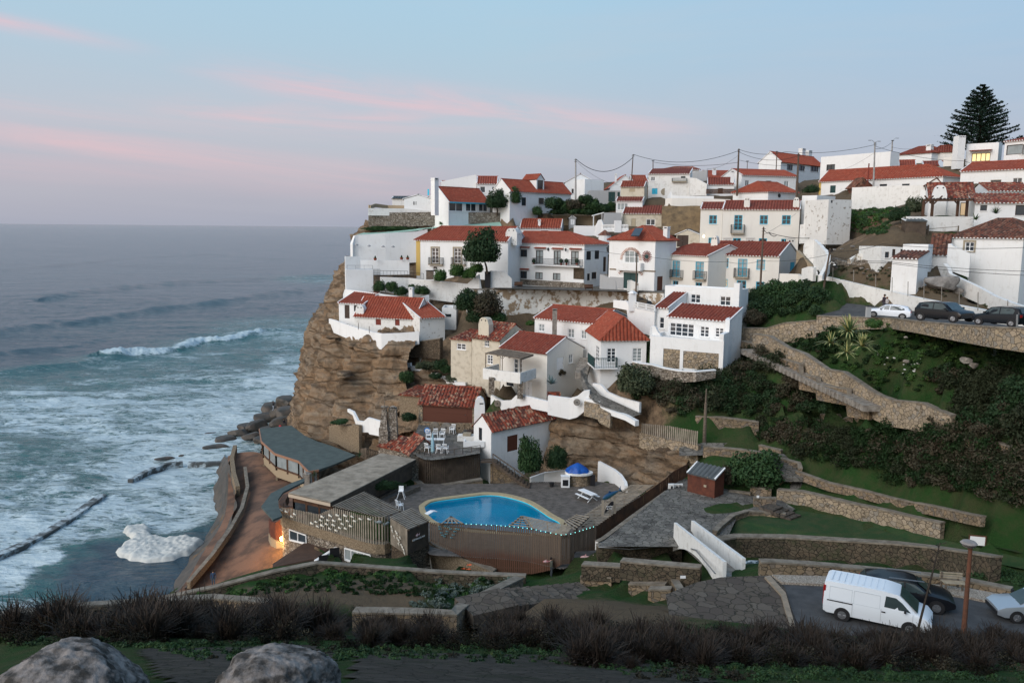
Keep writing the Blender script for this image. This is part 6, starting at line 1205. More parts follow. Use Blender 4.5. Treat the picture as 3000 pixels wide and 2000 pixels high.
mb=MB();p=W('S6',1135,770,89);p.z=ZT;mb.box(p,(2.4,-.2,0),(.1,1.1,0),(0,0,.6));mb.box(p+V3((.6,-.05,.6)),(.9,-.1,0),(.05,.9,0),(0,0,.25),1);mb.box(p+V3((1.0,1.4,.3)),(1.3,0,0),(.1,.8,0),(0,0,.5),2);thing('daybed',mb,[M['white2'],M['trim'],M['fn']],'white masonry daybed with tan cushion on the terrace','daybed')
mb=MB();p=W('S6',1205,850,86.5);p.z=ZT;mb.box(p,(2.3,.1,0),(0,.2,0),(0,0,.6));mb.box(p,(.2,0,0),(.05,1.0,0),(0,0,.7));thing('planter_wall',mb,M['white'],'low white planter wall at the right side of the terrace','wall')
mb=MB();p=W('S6',1440,985,84.2);mb.box(p-V3((.3,0,.15)),(1.4,0,0),(0,1.2,0),(0,0,.15))
a_=W('S6',1545,985,84.0);b_=WZ('S6',1960,1290,ZD)
for k in range(12): c=a_.lerp(b_,(k+.5)/12);mb.box(c-V3((.25,.1,.05)),(.5,0,0),(.1,1.3,0),(0,0,.07))
for off in (V3((0,-.1,-.15)),V3((.1,1.3,-.15))): mb.bar(a_+off,b_+off,.08,.3)
for off in (V3((0,-.1,.85)),): mb.bar(a_+off,b_+off+VZ(.1),.08,.1)
for k in range(6): c=a_.lerp(b_,k/5)+V3((0,-.1,0));mb.bar(c,c+VZ(.9),.06)
mb.bar(a_+V3((0,-.1,.85)),a_-V3((0,.1,2.4)),.1);thing('wooden_stairs',mb,M['woodD'],'dark wooden stairs from the terrace down to the pool deck','stairs')
wt_('white_post_wall','narrow white wall edge and stone wall under the wooden stairs','S6',[(1515,1010,85),(1530,1010,84.9),(1700,1140,84.6),(1830,1210,84.4)],[2.2,2.2,1.1,.6],.3,'stone')
wt_('white_wall','curving low white wall behind the deck, left of the stone bar','S8',[(190,520,84.5),(330,468,85),(580,440,84)],[1.0,1.5,1.7],.3,'white')
wt_('white_wall','white wall sweeping down in a curve right of the stone bar','S8',[(878,352,85),(1030,432,82.5),(1095,485,80.8),(1145,560,79.3),(1152,600,78.6)],[2.2,2.0,1.7,1.0,.7],.3,'white')
mb=MB();p=W('S8',680,570,81.6);p.z=ZD;mb.lathe(p,[(1.0,0),(1.0,1.15)],16,0,1.15,.8);mb.lathe(p+VZ(1.15),[(1.12,0),(1.12,.2)],18,1,1.3,.85);mb.box(p+V3((1.15,-.5,0)),(.5,0,0),(0,.3,0),(0,0,1.1),2);thing('stone_bar',mb,[M['stone'],M['white2'],M['fk']],'round stone poolside bar with thick white counter top','bar')
G_=48;mb=MB();vs=[];fs=[];
for i in range(13):
    for k in range(G_):
        t=i/12;a_=2*math.pi*k/G_;rr=(1-t)**.8*(1+.06*math.sin(a_*7)+.04*math.sin(a_*13+2));vs.append(p+V3((math.cos(a_)*1.2*rr-.15,math.sin(a_)*.8*rr,1.36+.95*t**.75+.05*math.sin(a_*11+t*5)*(1-t)+rnd.uniform(-.025,.025))))
for i in range(12):
    for k in range(G_): fs.append((i*G_+k,i*G_+(k+1)%G_,(i+1)*G_+(k+1)%G_,(i+1)*G_+k))
mb.add(vs,fs);thing('tarpaulin',mb,simple('blue_tarpaulin',(.012,.10,.42),.45,(.008,.06,.28),2),'crumpled bright blue tarpaulin heaped on the stone bar','tarpaulin',smooth=True)
mb=MB();p=WZ('S8',545,620,ZD);mb.box(p-V3((.43,0,0)),(.86,0,0),(0,.6,0),(0,0,1.1));mb.box(p+V3((-.28,-.03,.2)),(.56,0,0),(0,.1,0),(0,0,.62),1);mb.box(p+V3((-.47,-.05,1.1)),(.94,0,0),(0,.7,0),(0,0,.08));thing('oven',mb,[M['white'],M['fk']],'small white outdoor oven with dark square opening on the deck','oven')
mb=MB();p=WZ('S8',405,610,ZD);mb.lathe(p,[(.18,0),(.25,.42),(.27,.45)],12);thing('bucket',mb,M['blackp'],'black bucket by the white wall on the deck','bucket')
r=empty('picnic_table',WZ('S8',770,740,ZD),'white folding picnic table with benches on the deck','table');mb=MB()
ax=V3((-.55,.83,0));bx_=V3((.83,.55,0))
def slab(mb,c,l,w_,t_): mb.box(c-ax*l/2-bx_*w_/2,ax*l,bx_*w_,VZ(t_))
rl=V3(r.location);slab(mb,rl+VZ(.72),2.1,.75,.05);mb.build('tabletop',M['whitep'],r)
for s_ in (-1,1):
    mb=MB();slab(mb,rl+bx_*s_*.65+VZ(.42),2.0,.26,.04);mb.build('bench',M['whitep'],r)
    mb=MB();c=rl+ax*s_*.75;mb.bar(c+bx_*.6,c-bx_*.3+VZ(.72),.06);mb.bar(c-bx_*.6,c+bx_*.3+VZ(.72),.06);mb.build('leg',M['whitep'],r)
def fishmesh(L=1.0,Hh=.2,Th=.09,dors=True,n=14,m=8):
    mb=MB();vs=[];fs=[]
    for i in range(n+1):
        t=i/n;x=(t-.5)*L*.82;k=max(.03,math.sin(math.pi*min(1,t*1.02)**.8)**.75*(1-.35*t));
        for j in range(m): a_=2*math.pi*j/m;vs.append((x,math.sin(a_)*Th*k,math.cos(a_)*Hh*k))
    for i in range(n):
        for j in range(m): fs.append((i*m+j,(i+1)*m+j,(i+1)*m+(j+1)%m,i*m+(j+1)%m))
    fs+=[tuple(range(m)),tuple(range(n*m+m-1,n*m-1,-1))];mb.add(vs,fs)
    x0=.38*L;mb.prism([V3((x0-.02,-.015,-.02)),V3((x0-.02,-.015,.02)),V3((x0+.15*L,-.015,Hh*1.15)),V3((x0+.09*L,-.015,0)),V3((x0+.15*L,-.015,-Hh*1.15))],V3((0,.03,0)))
    if dors: mb.prism([V3((-.08*L,-.015,Hh*.8)),V3((-.01*L,-.015,Hh*1.5)),V3((.06*L,-.015,Hh*.8))],V3((0,.03,0)))
    return mb
def orient(o,p,q,tilt=0):
    d=q-p;o.location=(p+q)/2;o.rotation_euler=V3((1,0,0)).rotation_difference(d.normalized()).to_euler();
m,nt,b=newmat('painted_tuna');v=coords(nt,'Object');s3=nd(nt,'ShaderNodeSeparateXYZ');LK(nt,v,s3.inputs[0]);LK(nt,ramp(nt,mth(nt,'MULTIPLY_ADD',s3.outputs[2],.9,.5),[(.1,(.10,.12,.12)),(.4,(.02,.10,.13)),(.6,(.01,.06,.15)),(.9,(.008,.03,.09))]),b.inputs['Base Color']);b.inputs['Roughness'].default_value=.4
o=fishmesh(2.0,.27,.12).build('fish_sign',m,None,True,(0,0,0));orient(o,W('TU',620,960,66),W('TU',1390,570,66.6));tag(o,'large painted blue-green tuna mounted on timber posts above the walkway','fish sign')
mb=MB();
for x,yb in ((720,1560),(760,1560),(1140,1380),(1110,1300),(825,1300),(985,1350)): p=W('TU',x,950 if x<900 else 780,66.3);q_=W('TU',x,yb,66.3);mb.bar(p,q_,.1 if x not in (825,985) else .05)
thing('sign_posts',mb,M['woodL'],'cluster of rough timber posts holding up the painted tuna','posts')
def text(s,size,ext,mat,name='lettering'):
    cu=bpy.data.curves.new(name,'FONT');cu.body=s;cu.size=size;cu.extrude=ext;cu.align_x='CENTER';cu.align_y='CENTER';o=bpy.data.objects.new(name,cu);COL.objects.link(o);bpy.context.view_layer.update()
    me=bpy.data.meshes.new_from_object(o);bpy.data.objects.remove(o);me.materials.clear();me.materials.append(mat);return me
def boardsign(name,label,c,ex,w_,h_,bm,lines,tm,size,up=VZ(1),cat='sign',shape=None):
    ex=V3(ex).normalized();nn=ex.cross(up).normalized()   # towards the viewer
    if nn.y>0: nn=-nn
    c=V3(c);mb=MB();sh=shape or [(-.5,-.5),(.5,-.5),(.5,.5),(-.5,.5)];f=[c+ex*a*w_+up*b*h_ for a,b in sh];n_=len(f);mb.add([p+nn*.03 for p in f]+[p-nn*.03 for p in f],[tuple(range(n_)),tuple(range(2*n_-1,n_-1,-1))]+[(i,n_+i,n_+(i+1)%n_,(i+1)%n_) for i in range(n_)])
    root=thing(name,mb,bm,label,cat,loc=tuple(c));y=(len(lines)-1)*.5
    for i,l in enumerate(lines):
        me=text(l,size,.01,tm);o=link('lettering',me,root);R_=Matrix((ex,up,nn)).transposed().to_4x4();o.matrix_local=Matrix.Translation(nn*.045+up*(y-i)*size*1.15)@R_
    return root
ex=(W('TU',1080,1000,66)-W('TU',820,1330,65.4));
boardsign('name_board','small dark leaf-shaped board with white script hanging below the tuna',W('TU',950,1180,65.8),V3((1,.25,.0)),.75,.95,M['fk'],['Azenhas','do Mar'],M['fw'],.17,shape=[(-.5,-.5),(-.35,-.42),(.1,-.1),(.5,.2),(.5,.5),(.2,.5),(-.2,.15),(-.48,-.25)])
ZF=12.1
h=empty('restaurant',WZ('Q',1000,400,14)-VZ(7),'long timber-roofed restaurant over the beach with brown fascia and wraparound slatted terrace','restaurant');RR=h
zr=14.0;a_,b_,c_,d_=WZ('Q',370,277,zr),WZ('Q',905,398,zr),WZ('S5',1838,765,zr),WZ('S5',1440,695,zr);mb=MB()
n_=64
for i in range(n_): p=a_.lerp(d_,(i+.5)/n_);q_=b_.lerp(c_,(i+.5)/n_);w_=(d_-a_).length/n_;mb.bar(p+V3((0,0,rnd.uniform(-.008,.008))),q_,w_*.88,.06)
mb.build('roof',M['woodL'],h)
mb=MB();dn=VZ(.07);mb.prism([p-VZ(.38) for p in (a_,b_,c_,d_)],.34);mb.build('roof_deck',M['woodD'],h)
ins=lambda p,q,t: p.lerp(q,t)
mb=MB();mb.box(a_+V3((0,-.05,-.35)),b_-a_,V3((0,.06,0)),VZ(.28));mb.build('fascia',simple('pale_fascia',(.45,.38,.3),.7),h)
cc_=(a_+b_+c_+d_)/4;g=[p.lerp(cc_,.07)-VZ(.38) for p in (a_,b_,c_,d_)];H1=zr-.38-ZF
for (p,q_),mt,nm in (((g[0],g[1]),'glass','window_wall'),((g[1],g[2]),'woodD','side_wall'),((g[3],g[0]),'glass','window_wall'),((g[2],g[3]),'woodD','back_wall')):
    mb=MB();mb.add([p,q_,q_-VZ(H1),p-VZ(H1)],[(3,2,1,0)]);o=mb.build(nm,M[mt],h)
    if mt=='glass':
        fb=MB()
        for i in range(4): c=p.lerp(q_,i/3);fb.bar(c,c-VZ(H1),.16)
        fb.bar(p-VZ(.25),q_-VZ(.25),.14,.55);fb.build('window_frame',M['woodR'],o)
botp=[(265,560),(290,580),(430,625),(600,680),(750,727),(900,770),(1050,815),(1200,862),(1350,905),(1480,930),(1600,932),(1672,908)]
bw=[WZ('Q',x,y,ZF) for x,y in botp]
topv=[px('Q',x,y) for x,y in ((255,465),(300,462),(430,478),(600,515),(760,545),(860,500),(960,462),(1100,500),(1250,545),(1480,582),(1640,575),(1690,570))]
sf_('slat_fence','pale slatted terrace fence hung with white fish, curving around the restaurant',bw,topv,'woodL',.11,.10,grnd=False)
wt_('restaurant_wall','tan rendered wall of the restaurant below the slatted fence','Q',[(x,y,WZ('Q',x,y,ZF).y+.05) for x,y in botp],[.85]*12,.6,'pebble',grnd=False)
lw=[(p+V3((0,.4,-.8))) for p in bw];wallw=wt_('restaurant_wall','recessed stone ground-floor wall of the restaurant','F',[],0) if False else None
mb=MB()
for p,q_ in zip(lw[:-1],lw[1:]): mb.box(p-VZ(5),q_-p,V3((0,.4,0)),VZ(5))
mb.build('ground_floor_wall',M['rubble'],RR)
def qwin(x1,x2,yt1,yt2,yb1,yb2,n,name,fm='fw',gm='glassC'):
    """window strip on the ground-floor wall between two measured verticals"""
    def onwall(x,y):
        r_=ray(*px('Q',x,y));best=None
        for p,q_ in zip(lw[:-1],lw[1:]):
            e_=V3((q_.x-p.x,q_.y-p.y,0));nn=V3((-e_.y,e_.x,0)).normalized();t_=(p-CAM).dot(nn)/r_.dot(nn);X_=CAM+r_*t_;s_=(X_-p).dot(e_)/e_.length_squared
            if -.02<=s_<=1.02: best=X_-V3((0,.12,0))
        return best or (CAM+r_*((lw[5].y-.2)/r_.y))
    A_,B_,D_,C_=onwall(x1,yt1),onwall(x2,yt2),onwall(x1,yb1),onwall(x2,yb2);D_=V3((A_.x,A_.y,D_.z));C_=V3((B_.x,B_.y,C_.z));mb=MB()
    for i in range(n+1): mb.bar(A_.lerp(B_,i/n),D_.lerp(C_,i/n),.09)
    mb.bar(A_,B_,.1);mb.bar(D_,C_,.12,.14);o=mb.build('window',M[fm],RR);g=MB();g.add([A_+V3((0,.05,0)),B_+V3((0,.05,0)),C_+V3((0,.05,0)),D_+V3((0,.05,0))],[(3,2,1,0)]);g.build('pane',M[gm],o)
qwin(388,598,735,808,865,915,2,'w',gm='glass');qwin(1092,1418,972,1060,1115,1225,4,'w')
wt_('drum_wall','dark brown boarded upper band of the rounded restaurant corner','Q',[(118,600,75.3),(135,640,74.1),(200,655,73.2),(292,600,72.9)],[2.6,2.6,2.5,2.5],.3,'shed',grnd=False)
wt_('drum_wall','curved beige base wall of the rounded restaurant corner','Q',[(116,790,75.0),(140,850,73.7),(210,890,72.9),(312,925,72.6)],[2.4,2.6,2.9,3.0],.3,'sand_w')
ww('lamplit rubble wall under the corner window','Q',[(320,905,72.3),(420,925,71.6),(540,935,71)],2.6,'rubble',.3,cap='cap')
pts=[(575,108),(420,165),(150,300),(25,470),(175,640),(292,592),(245,470),(240,380),(300,290),(440,215),(575,150)]
mb=MB();mb.prism([WZ('Q',x,y,12.75) for x,y in pts],.18);thing('lower_roof',mb,M['felt'],'grey-green felt roof wedge wrapping the rounded restaurant corner','roof')
wt_('parapet_wall','curved brown parapet at the end of the grey felt roof','Q',[(300,290,80),(248,380,76.5),(262,440,74.5),(330,462,73.4),(425,462,73)],[.9,.9,1.1,1.2,1.2],.6,'woodR',grnd=False)
mb=MB();mb.prism([WZ('Q',770,810,10.4),WZ('Q',1050,893,10.4),WZ('Q',720,1140,9.9),WZ('Q',175,1252,9.3),WZ('Q',168,1212,9.3)],.22);thing('awning_roof',mb,simple('brown_awning',(.075,.045,.032),.8,(.05,.032,.025),1.5),'sloping dark brown lean-to roof in front of the restaurant','roof')
wt_('annex_wall','white annex wall with dark doors under the brown lean-to roof','Q',[(730,1140,65.0),(1055,935,67.5)],[1.6,2.8],.3,'white')
for x,y in ((950,1000),(810,1095)): mb=MB();p=W('Q',x,y,(66.5 if x>900 else 65.4)-.25);mb.box(p-V3((.35,0,2.2)),(.75,.25,0),(0,.08,0),(0,0,2.3));thing('door',mb,M['fk'],'dark %s door in the white annex wall'%('right-hand' if x>900 else 'left-hand'),'door')
zs=14.35;sa,sb,sc=WZ('Q',1672,600,zs),WZ('Q',1890,748,zs),WZ('Q',2155,642,zs)
sf_('slat_fence','white-slatted side of the small sign shack, with a vertical shoal of white fish',[sa,sb],[px('Q',1660,920),px('Q',1672,930),px('Q',1890,1072),px('Q',1910,1080)],'woodL',.1,.07,refbottom=False,grnd=False)
mb=MB();mb.add([sb,sc,sc-VZ(2.0),sb-VZ(2.0)],[(3,2,1,0)]);
k=22
for i in range(k): p=sb.lerp(sc,i/k);mb.box(p-V3((0,.05,2.0)),(sc-sb)/k*.86,V3((0,.04,0)),VZ(1.98))
mb.add([sa+V3((.3,.3,0)),sb+V3((.1,.3,0)),sb+V3((.1,.3,-6)),sa+V3((.3,.3,-6))],[(3,2,1,0)]);mb.box(sb-V3((0,-.1,7)),sc-sb,V3((0,.6,0)),VZ(5),1);mb.box(sa-V3((0,-.3,7)),sb-sa,V3((0,.5,0)),VZ(5),1)
thing('sign_shack',mb,[M['woodD'],M['rubbleD']],'small dark board shack carrying the carved name sign','shack')
slatroof('slatted_canopy','square slatted roof on top of the sign shack',[WZ('Q',1660,580,14.5),WZ('Q',1890,745,14.5),WZ('Q',2180,628,14.5),WZ('Q',1945,458,14.5)],17,mat='woodL')
slatroof('slatted_canopy','wide slatted pergola roof between the long timber roof and the sign shack',[WZ('Q',920,442,13.75),WZ('Q',1560,592,13.75),WZ('Q',1822,497,13.75),WZ('Q',1330,255,13.75)],30,mat='woodL',posts=[(.9,.5),(.5,.95)])
mb=MB();p1,p2=WZ('Q',1800,1022,zs-3.4),None
p=W('Q',1800,1022,sb.y-.35);q_=W('Q',1902,1085,sb.y-.9);p.z=q_.z=zs-2.3;mb.add([p,q_,q_-VZ(1.9),p-VZ(1.9)],[(3,2,1,0)]);mb.bar(p.lerp(q_,.5)-V3((0,.04,0)),p.lerp(q_,.5)-V3((0,.04,1.9)),.04);mb.bar(p-V3((0,.03,.9)),q_-V3((0,.03,.9)),.04);thing('door',mb,M['fw'],'white panelled door at the base of the sign shack','door')
e_=(sc-sb).normalized();cc=WZ('Q',2030,835,13.2);rr_=ray(*px('Q',2030,835));nn=V3((-e_.y,e_.x,0));cc=CAM+rr_*((sb-CAM).dot(nn)/rr_.dot(nn))-V3((0,.12,0))
boardsign('name_sign','carved wooden name sign with pale letters on the dark shack',cc-VZ(.06),e_,1.4,.2,M['wood'],['AZENHAS DO MAR'],M['fw'],.165)
mb=MB();p,q_=W('Q',2125,1270,63.3),W('Q',2065,880,65);p2,q2=W('Q',2200,1268,63.3),W('Q',2135,875,65);mb.bar(p,q_,.09);mb.bar(p2,q2,.09)
for i in range(1,9): mb.bar(p.lerp(q_,i/9),p2.lerp(q2,i/9),.06)
thing('ladder',mb,M['woodL'],'rough wooden ladder leaning on the sign shack','ladder')
wt_('curved_wall','tan rendered wall curving under the left end of the pool fence','S7',[(215,905,65.3),(300,970,64.6),(500,1060,63.6),(750,1170,62.6),(960,1262,61.8)],[3.8,3.4,2.6,1.8,.9],.5,'pebble',capm='cap')
lp=W('Q',300,858,71.9);mb=MB();mb.lathe(lp,[(.05,-.25),(.24,-.15),(.27,.1),(.08,.25)],10);mb.bar(lp+V3((0,.1,.1)),lp+V3((0,.9,.1)),.05,.05,1);mb.bar(lp+V3((0,.5,.1)),lp+V3((0,.5,3.2)),.05,.05,1)
thing('wall_lamp',mb,[simple('lamp_glow',(1,.7,.3),.5,emit=(1,.56,.14),es=60),M['iron']],'glowing orange wall lamp at the rounded restaurant corner','lamp')
ld=bpy.data.lights.new('lamp_light','POINT');ld.energy=260;ld.color=(1,.50,.13);ld.shadow_soft_size=.25;lo_=bpy.data.objects.new('lamp_light',ld);COL.objects.link(lo_);lo_.location=lp+V3((-.5,-.6,0))
zc=10.4;rp=[('S5',38,432),('S5',62,575),('S5',215,715),('S5',490,805),('S5',605,925),('S5',720,905),('S5',900,840),('S5',1145,735),('S5',860,625),('S5',700,575),('S5',560,510),('S5',405,392)]
rw=[WZ(*t_,zc) for t_ in rp];h=empty('curved_restaurant',sum(rw,V3())/len(rw)-VZ(5),'curved restaurant wing with dark felt roof and red-framed windows above the beach','restaurant')
mb=MB();mb.prism(rw,.22);mb.build('roof',M['felt'],h);mb=MB()
for p,q_ in zip(rw,rw[1:6]): mb.bar(p+VZ(.12),q_+VZ(.12),.12,.26)
mb.build('roof_edge',simple('copper_brown_trim',(.3,.16,.1),.6),h)
cw=sum(rw,V3())/len(rw);ed=[p.lerp(cw,.05) for p in rw[:6]]
for p,q_ in zip(ed[:-1],ed[1:]):
    mb=MB();mb.add([p,q_,q_-VZ(1.6),p-VZ(1.6)],[(0,1,2,3)]);g=mb.build('window',M['glassC'],h);f=MB();k=max(2,int((q_-p).length/2.2))
    for i in range(k+1): f.bar(p.lerp(q_,i/k),p.lerp(q_,i/k)-VZ(1.9),.22)
    f.bar(p-VZ(1.55),q_-VZ(1.55),.2);f.build('window_frame',M['woodR'],g)
    mb=MB();mb.box(p-VZ(2.8),q_-p,(cw-p).normalized()*.5,VZ(1.2));mb.build('parapet',M['sand_w'],h)
    mb=MB();i1=(cw-p).normalized()*1.6;mb.box(p+i1-VZ(8),q_-p,(cw-p).normalized()*.4,VZ(4.5));mb.build('base_wall',M['sand_w'],h)
for p in ed[1:5]: mb=MB();mb.bar(p-VZ(2.8),p-VZ(6.2),.25);mb.build('pillar',M['pebble'],h)
mb=MB();p=W('S5',580,1060,84);mb.box(p-V3((.33,0,.8)),(.66,0,0),(0,.66,0),(0,0,2.0));mb.lathe(p+V3((0,.33,1.15)),[(.5,0),(.2,.2)],4);thing('chimney_block',mb,M['concrete'],'square capped chimney block between the curved wing and the long timber roof','chimney')
sf_('picket_fence','grey picket fence behind the long timber roof, beside the cook house',[W('S5',1205,745,92),W('S5',1270,752,91),W('S5',1445,700,92)],[px('S5',1200,640),px('S5',1270,630),px('S5',1445,690)],'wood',.12,.08,grnd=False)
wt_('sea_wall','curving parapet between the red sand terrace and the sea','T7',[(1598,822,100),(1614,950,92.5),(1575,1090,85),(1490,1238,78.5),(1380,1392,73.3),(1225,1572,69.3)],[.7]*6,.35,'pebble',capm='cap',capw=.02,grnd=False)
wt_('sea_wall','outer stone parapet at the far end of the sand terrace','T7',[(1530,680,110),(1508,760,103.5),(1520,860,97.5),(1545,950,92.8)],[1.2]*4,.5,'pebble',grnd=False)
G=[[('T7',1530,700,109),('T7',1505,790,102),('T7',1530,900,95),('T7',1550,1050,87),('T7',1480,1230,78.5),('T7',1370,1390,73.3),('T7',1215,1575,69.2)]]
g0=[W(*t_)-VZ(.6) for t_ in G[0]];g2=[WZ('T7',x,y,-.6) for x,y in ((1455,730),(1425,830),(1405,960),(1400,1120),(1330,1290),(1220,1440),(1120,1600))];g1=[(a_*.45+b2*.55)-VZ(.8) for a_,b2 in zip(g0,g2)]
mR=simple('wet_dark_rock',(.085,.065,.05),.6,(.03,.03,.025),.8,bst=1,bsc=3,spec=.5);M['wetrock']=mR
FOOT.append(([(-140,-30),(-60,20),(-46,45)]+[(p.x,p.y) for p in g2[::-1]]+[(-43,122),(-40,150),(-34,290),(-140,290)],-4.0))
tag(link('shore_bank',sheet('shore_bank',[g0,g1,g2,[p-V3((2,0,2)) for p in g2]],10,mR,.7)),kind='structure')
M['brkw']=simple('wave_washed_concrete',(.07,.075,.075),.5,(.42,.5,.54),.7,lo=.47,hi=.6,bst=.6)
for seg in ([(-120,1450),(0,1402),(180,1325),(330,1250),(520,1130),(700,1000)],[(870,905),(1000,835),(1100,800),(1200,788)],[(1230,795),(1350,795),(1480,788)]):
    wt_('breakwater','low dark concrete breakwater, %s'%{-120:'its long run toward the lower left',870:'its middle piece among the foam',1230:'its short arm reaching the rocks'}[seg[0][0]],'T7',[(x,y,WZ('T7',x,y,.45).y) for x,y in seg],3,1.2 if seg[0][0]<0 else .8,'brkw',grnd=False,cat='breakwater')
fp=[WZ('T5',x,y,.3) for x,y in ((800,270),(850,215),(905,180),(862,130),(870,90),(945,78),(1040,100),(1060,150),(1130,168),(1250,165),(1385,178),(1350,225),(1270,275),(1150,318),(1000,328),(880,315))]
x0,x1,y0,y1=min(p.x for p in fp),max(p.x for p in fp),min(p.y for p in fp),max(p.y for p in fp);st=.16;gx2=np.arange(x0-1,x1+1,st);gy2=np.arange(y0-1,y1+1,st);A2,B2=np.meshgrid(gx2,gy2);q3=np.stack([A2.ravel(),B2.ravel(),np.zeros(A2.size)],1)
wq=q3.copy();wq[:,0]+=fbm(q3,.8,3,61)*.7;wq[:,1]+=fbm(q3+9,.8,3,62)*.7;ins_=inpoly(wq,[(p.x,p.y) for p in fp]).reshape(A2.shape).astype(float)
sm=ins_.copy()
for _ in range(5): sm[1:-1,1:-1]=(sm[:-2,1:-1]+sm[2:,1:-1]+sm[1:-1,:-2]+sm[1:-1,2:]+sm[1:-1,1:-1])/5
z3=(-.35+sm*.8+np.abs(fbm(q3,1.6,3,63)).reshape(A2.shape)*.35*sm+fbm(q3,.4,2,64).reshape(A2.shape)*.2*sm);q3[:,2]=z3.ravel();idx=np.arange(A2.size).reshape(A2.shape)
kp=(sm[:-1,:-1]>.12);Fq=np.stack([idx[:-1,:-1][kp],idx[:-1,1:][kp],idx[1:,1:][kp],idx[1:,:-1][kp]],1)
tag(link('sea_foam',npmesh('sea_foam',q3,Fq,simple('thick_sea_foam',(.60,.60,.56),.95,(.46,.47,.45),1.4,bst=.8,bsc=5),True)),'thick lumpy cream-coloured mass of sea foam','foam',kind='stuff')
A+= FIT
AN=np.array([tuple(a) for a in A]);
_d=np.linalg.norm(AN[:,None,:2]-AN[None,:,:2],axis=2);
_n=len(AN);_K=np.zeros((_n+3,_n+3));_K[:_n,:_n]=-_d;_K[:_n,:_n]-=0;_K[np.arange(_n),np.arange(_n)]+=.5
_K[:_n,_n]=1;_K[:_n,_n+1:]=AN[:,:2];_K[_n:,:_n]=_K[:_n,_n:].T
_w=np.linalg.solve(_K,np.concatenate([AN[:,2],[0,0,0]]))
def hf(xy):
    xy=np.atleast_2d(np.asarray(xy,float));r=np.zeros(len(xy))
    for s in range(0,len(xy),4000):
        q=xy[s:s+4000];d=np.linalg.norm(q[:,None]-AN[None,:,:2],axis=2);r[s:s+4000]=-d@_w[:_n]+_w[_n]+q@_w[_n+1:]
    return np.maximum(r,-7)
GX0,GX1,GY0,GY1,GS=-130,150,-30,290,1.0
gx=np.arange(GX0,GX1+.1,GS);gy=np.arange(GY0,GY1+.1,GS);XX,YY=np.meshgrid(gx,gy);HH=hf(np.stack([XX.ravel(),YY.ravel()],1)).reshape(XX.shape)
HC=np.full(HH.shape,1e9)
for ft in FOOT:
    poly,z=ft[0],ft[1]
    if z is None:
        PP=np.array([tuple(p) for p in ft[2]]);m_=inpoly(np.stack([XX.ravel(),YY.ravel()],1),poly).reshape(XX.shape);c_,_,_,_=np.linalg.lstsq(np.c_[PP[:,:2],np.ones(len(PP))],PP[:,2],rcond=None)
        z=(XX*c_[0]+YY*c_[1]+c_[2]-.35)[m_];HC[m_]=np.minimum(HC[m_],z);continue
    m_=inpoly(np.stack([XX.ravel(),YY.ravel()],1),poly).reshape(XX.shape);HC[m_]=np.minimum(HC[m_],z)
for p,K_ in [(p,14) for p in FIT]+[(p,9) for p in CLAMP]:
    d=CAM-p;L_=math.hypot(d.x,d.y);
    for k in range(0,K_):
        q=p+d*(k*.7/L_);i=int(round((q.x-GX0)/GS));j=int(round((q.y-GY0)/GS))
        if 0<=i<len(gx) and 0<=j<len(gy): HC[j,i]=min(HC[j,i],q.z-.15)
dec=np.clip((YY-20)/40,.25,1);pts=np.stack([XX.ravel(),YY.ravel(),np.zeros(XX.size)],1)
HH=HH+(fbm(pts,.22,4,3)*.55+fbm(pts,.9,2,9)*.12).reshape(XX.shape)*dec
HH=np.minimum(HH,HC)
def gz(x,y):
    i=min(max((x-GX0)/GS,0),len(gx)-1.001);j=min(max((y-GY0)/GS,0),len(gy)-1.001);a,b=int(i),int(j);fx,fy=i-a,j-b
    return (HH[b,a]*(1-fx)+HH[b,a+1]*fx)*(1-fy)+(HH[b+1,a]*(1-fx)+HH[b+1,a+1]*fx)*fy
def hit(u,v,y0=6,y1=200):
    """first terrain point seen through a pixel of the photo"""
    d=ray(u,v);d=d/d.y;y=y0;pv=None
    while y<y1:
        p=CAM+d*y;g=gz(p.x,p.y)
        if p.z<g: return V3((p.x,p.y,g))
        y+=.5
    return None
V=np.stack([XX.ravel(),YY.ravel(),HH.ravel()],1);nx,ny=len(gx),len(gy)
idx=np.arange(nx*ny).reshape(ny,nx);Fq=np.stack([idx[:-1,:-1].ravel(),idx[:-1,1:].ravel(),idx[1:,1:].ravel(),idx[1:,:-1].ravel()],1)
me=npmesh('ground',V,Fq,[],True)
gy_,gx_=np.gradient(HH,GS);slope=np.sqrt(gx_**2+gy_**2).ravel()
rock=np.clip((slope-1.3)/.6,0,1)*(V[:,0]<14)
def near(cx,cy,r): return np.exp(-((V[:,0]-cx)**2+(V[:,1]-cy)**2)/r**2)
earth=np.zeros(len(V))
for u,v,Y,r in ((2500,700,108,9),(2550,740,103,8),(2620,830,95,6),(2750,880,86,6),(2900,930,77,5),(760,1735,48.5,4.5),(1100,1705,50,4),(1600,1230,92,6),(1550,1750,45,6),(1700,1780,42,7),(2450,640,112,4)):
    p=P(u,v,Y);earth=np.maximum(earth,near(p.x,p.y,r))
for u,v,Y,r in ((1700,1280,88,6),(1850,1330,86,5),(2480,660,113,6),(2560,710,107,5)):
    p=P(u,v,Y);rock=np.maximum(rock,near(p.x,p.y,r))
rock=np.maximum(rock,((V[:,0]<-8)&(V[:,1]>84))*1.0)
town=inpoly(V,[(P(*q).x,P(*q).y) for q in ((900,800,118),(1300,1100,100),(1650,1200,92),(2100,1000,98),(2380,800,104),(2600,860,100),(2900,600,120),(3200,500,200),(1000,500,250))])
earth[town]=np.maximum(earth[town],.75)
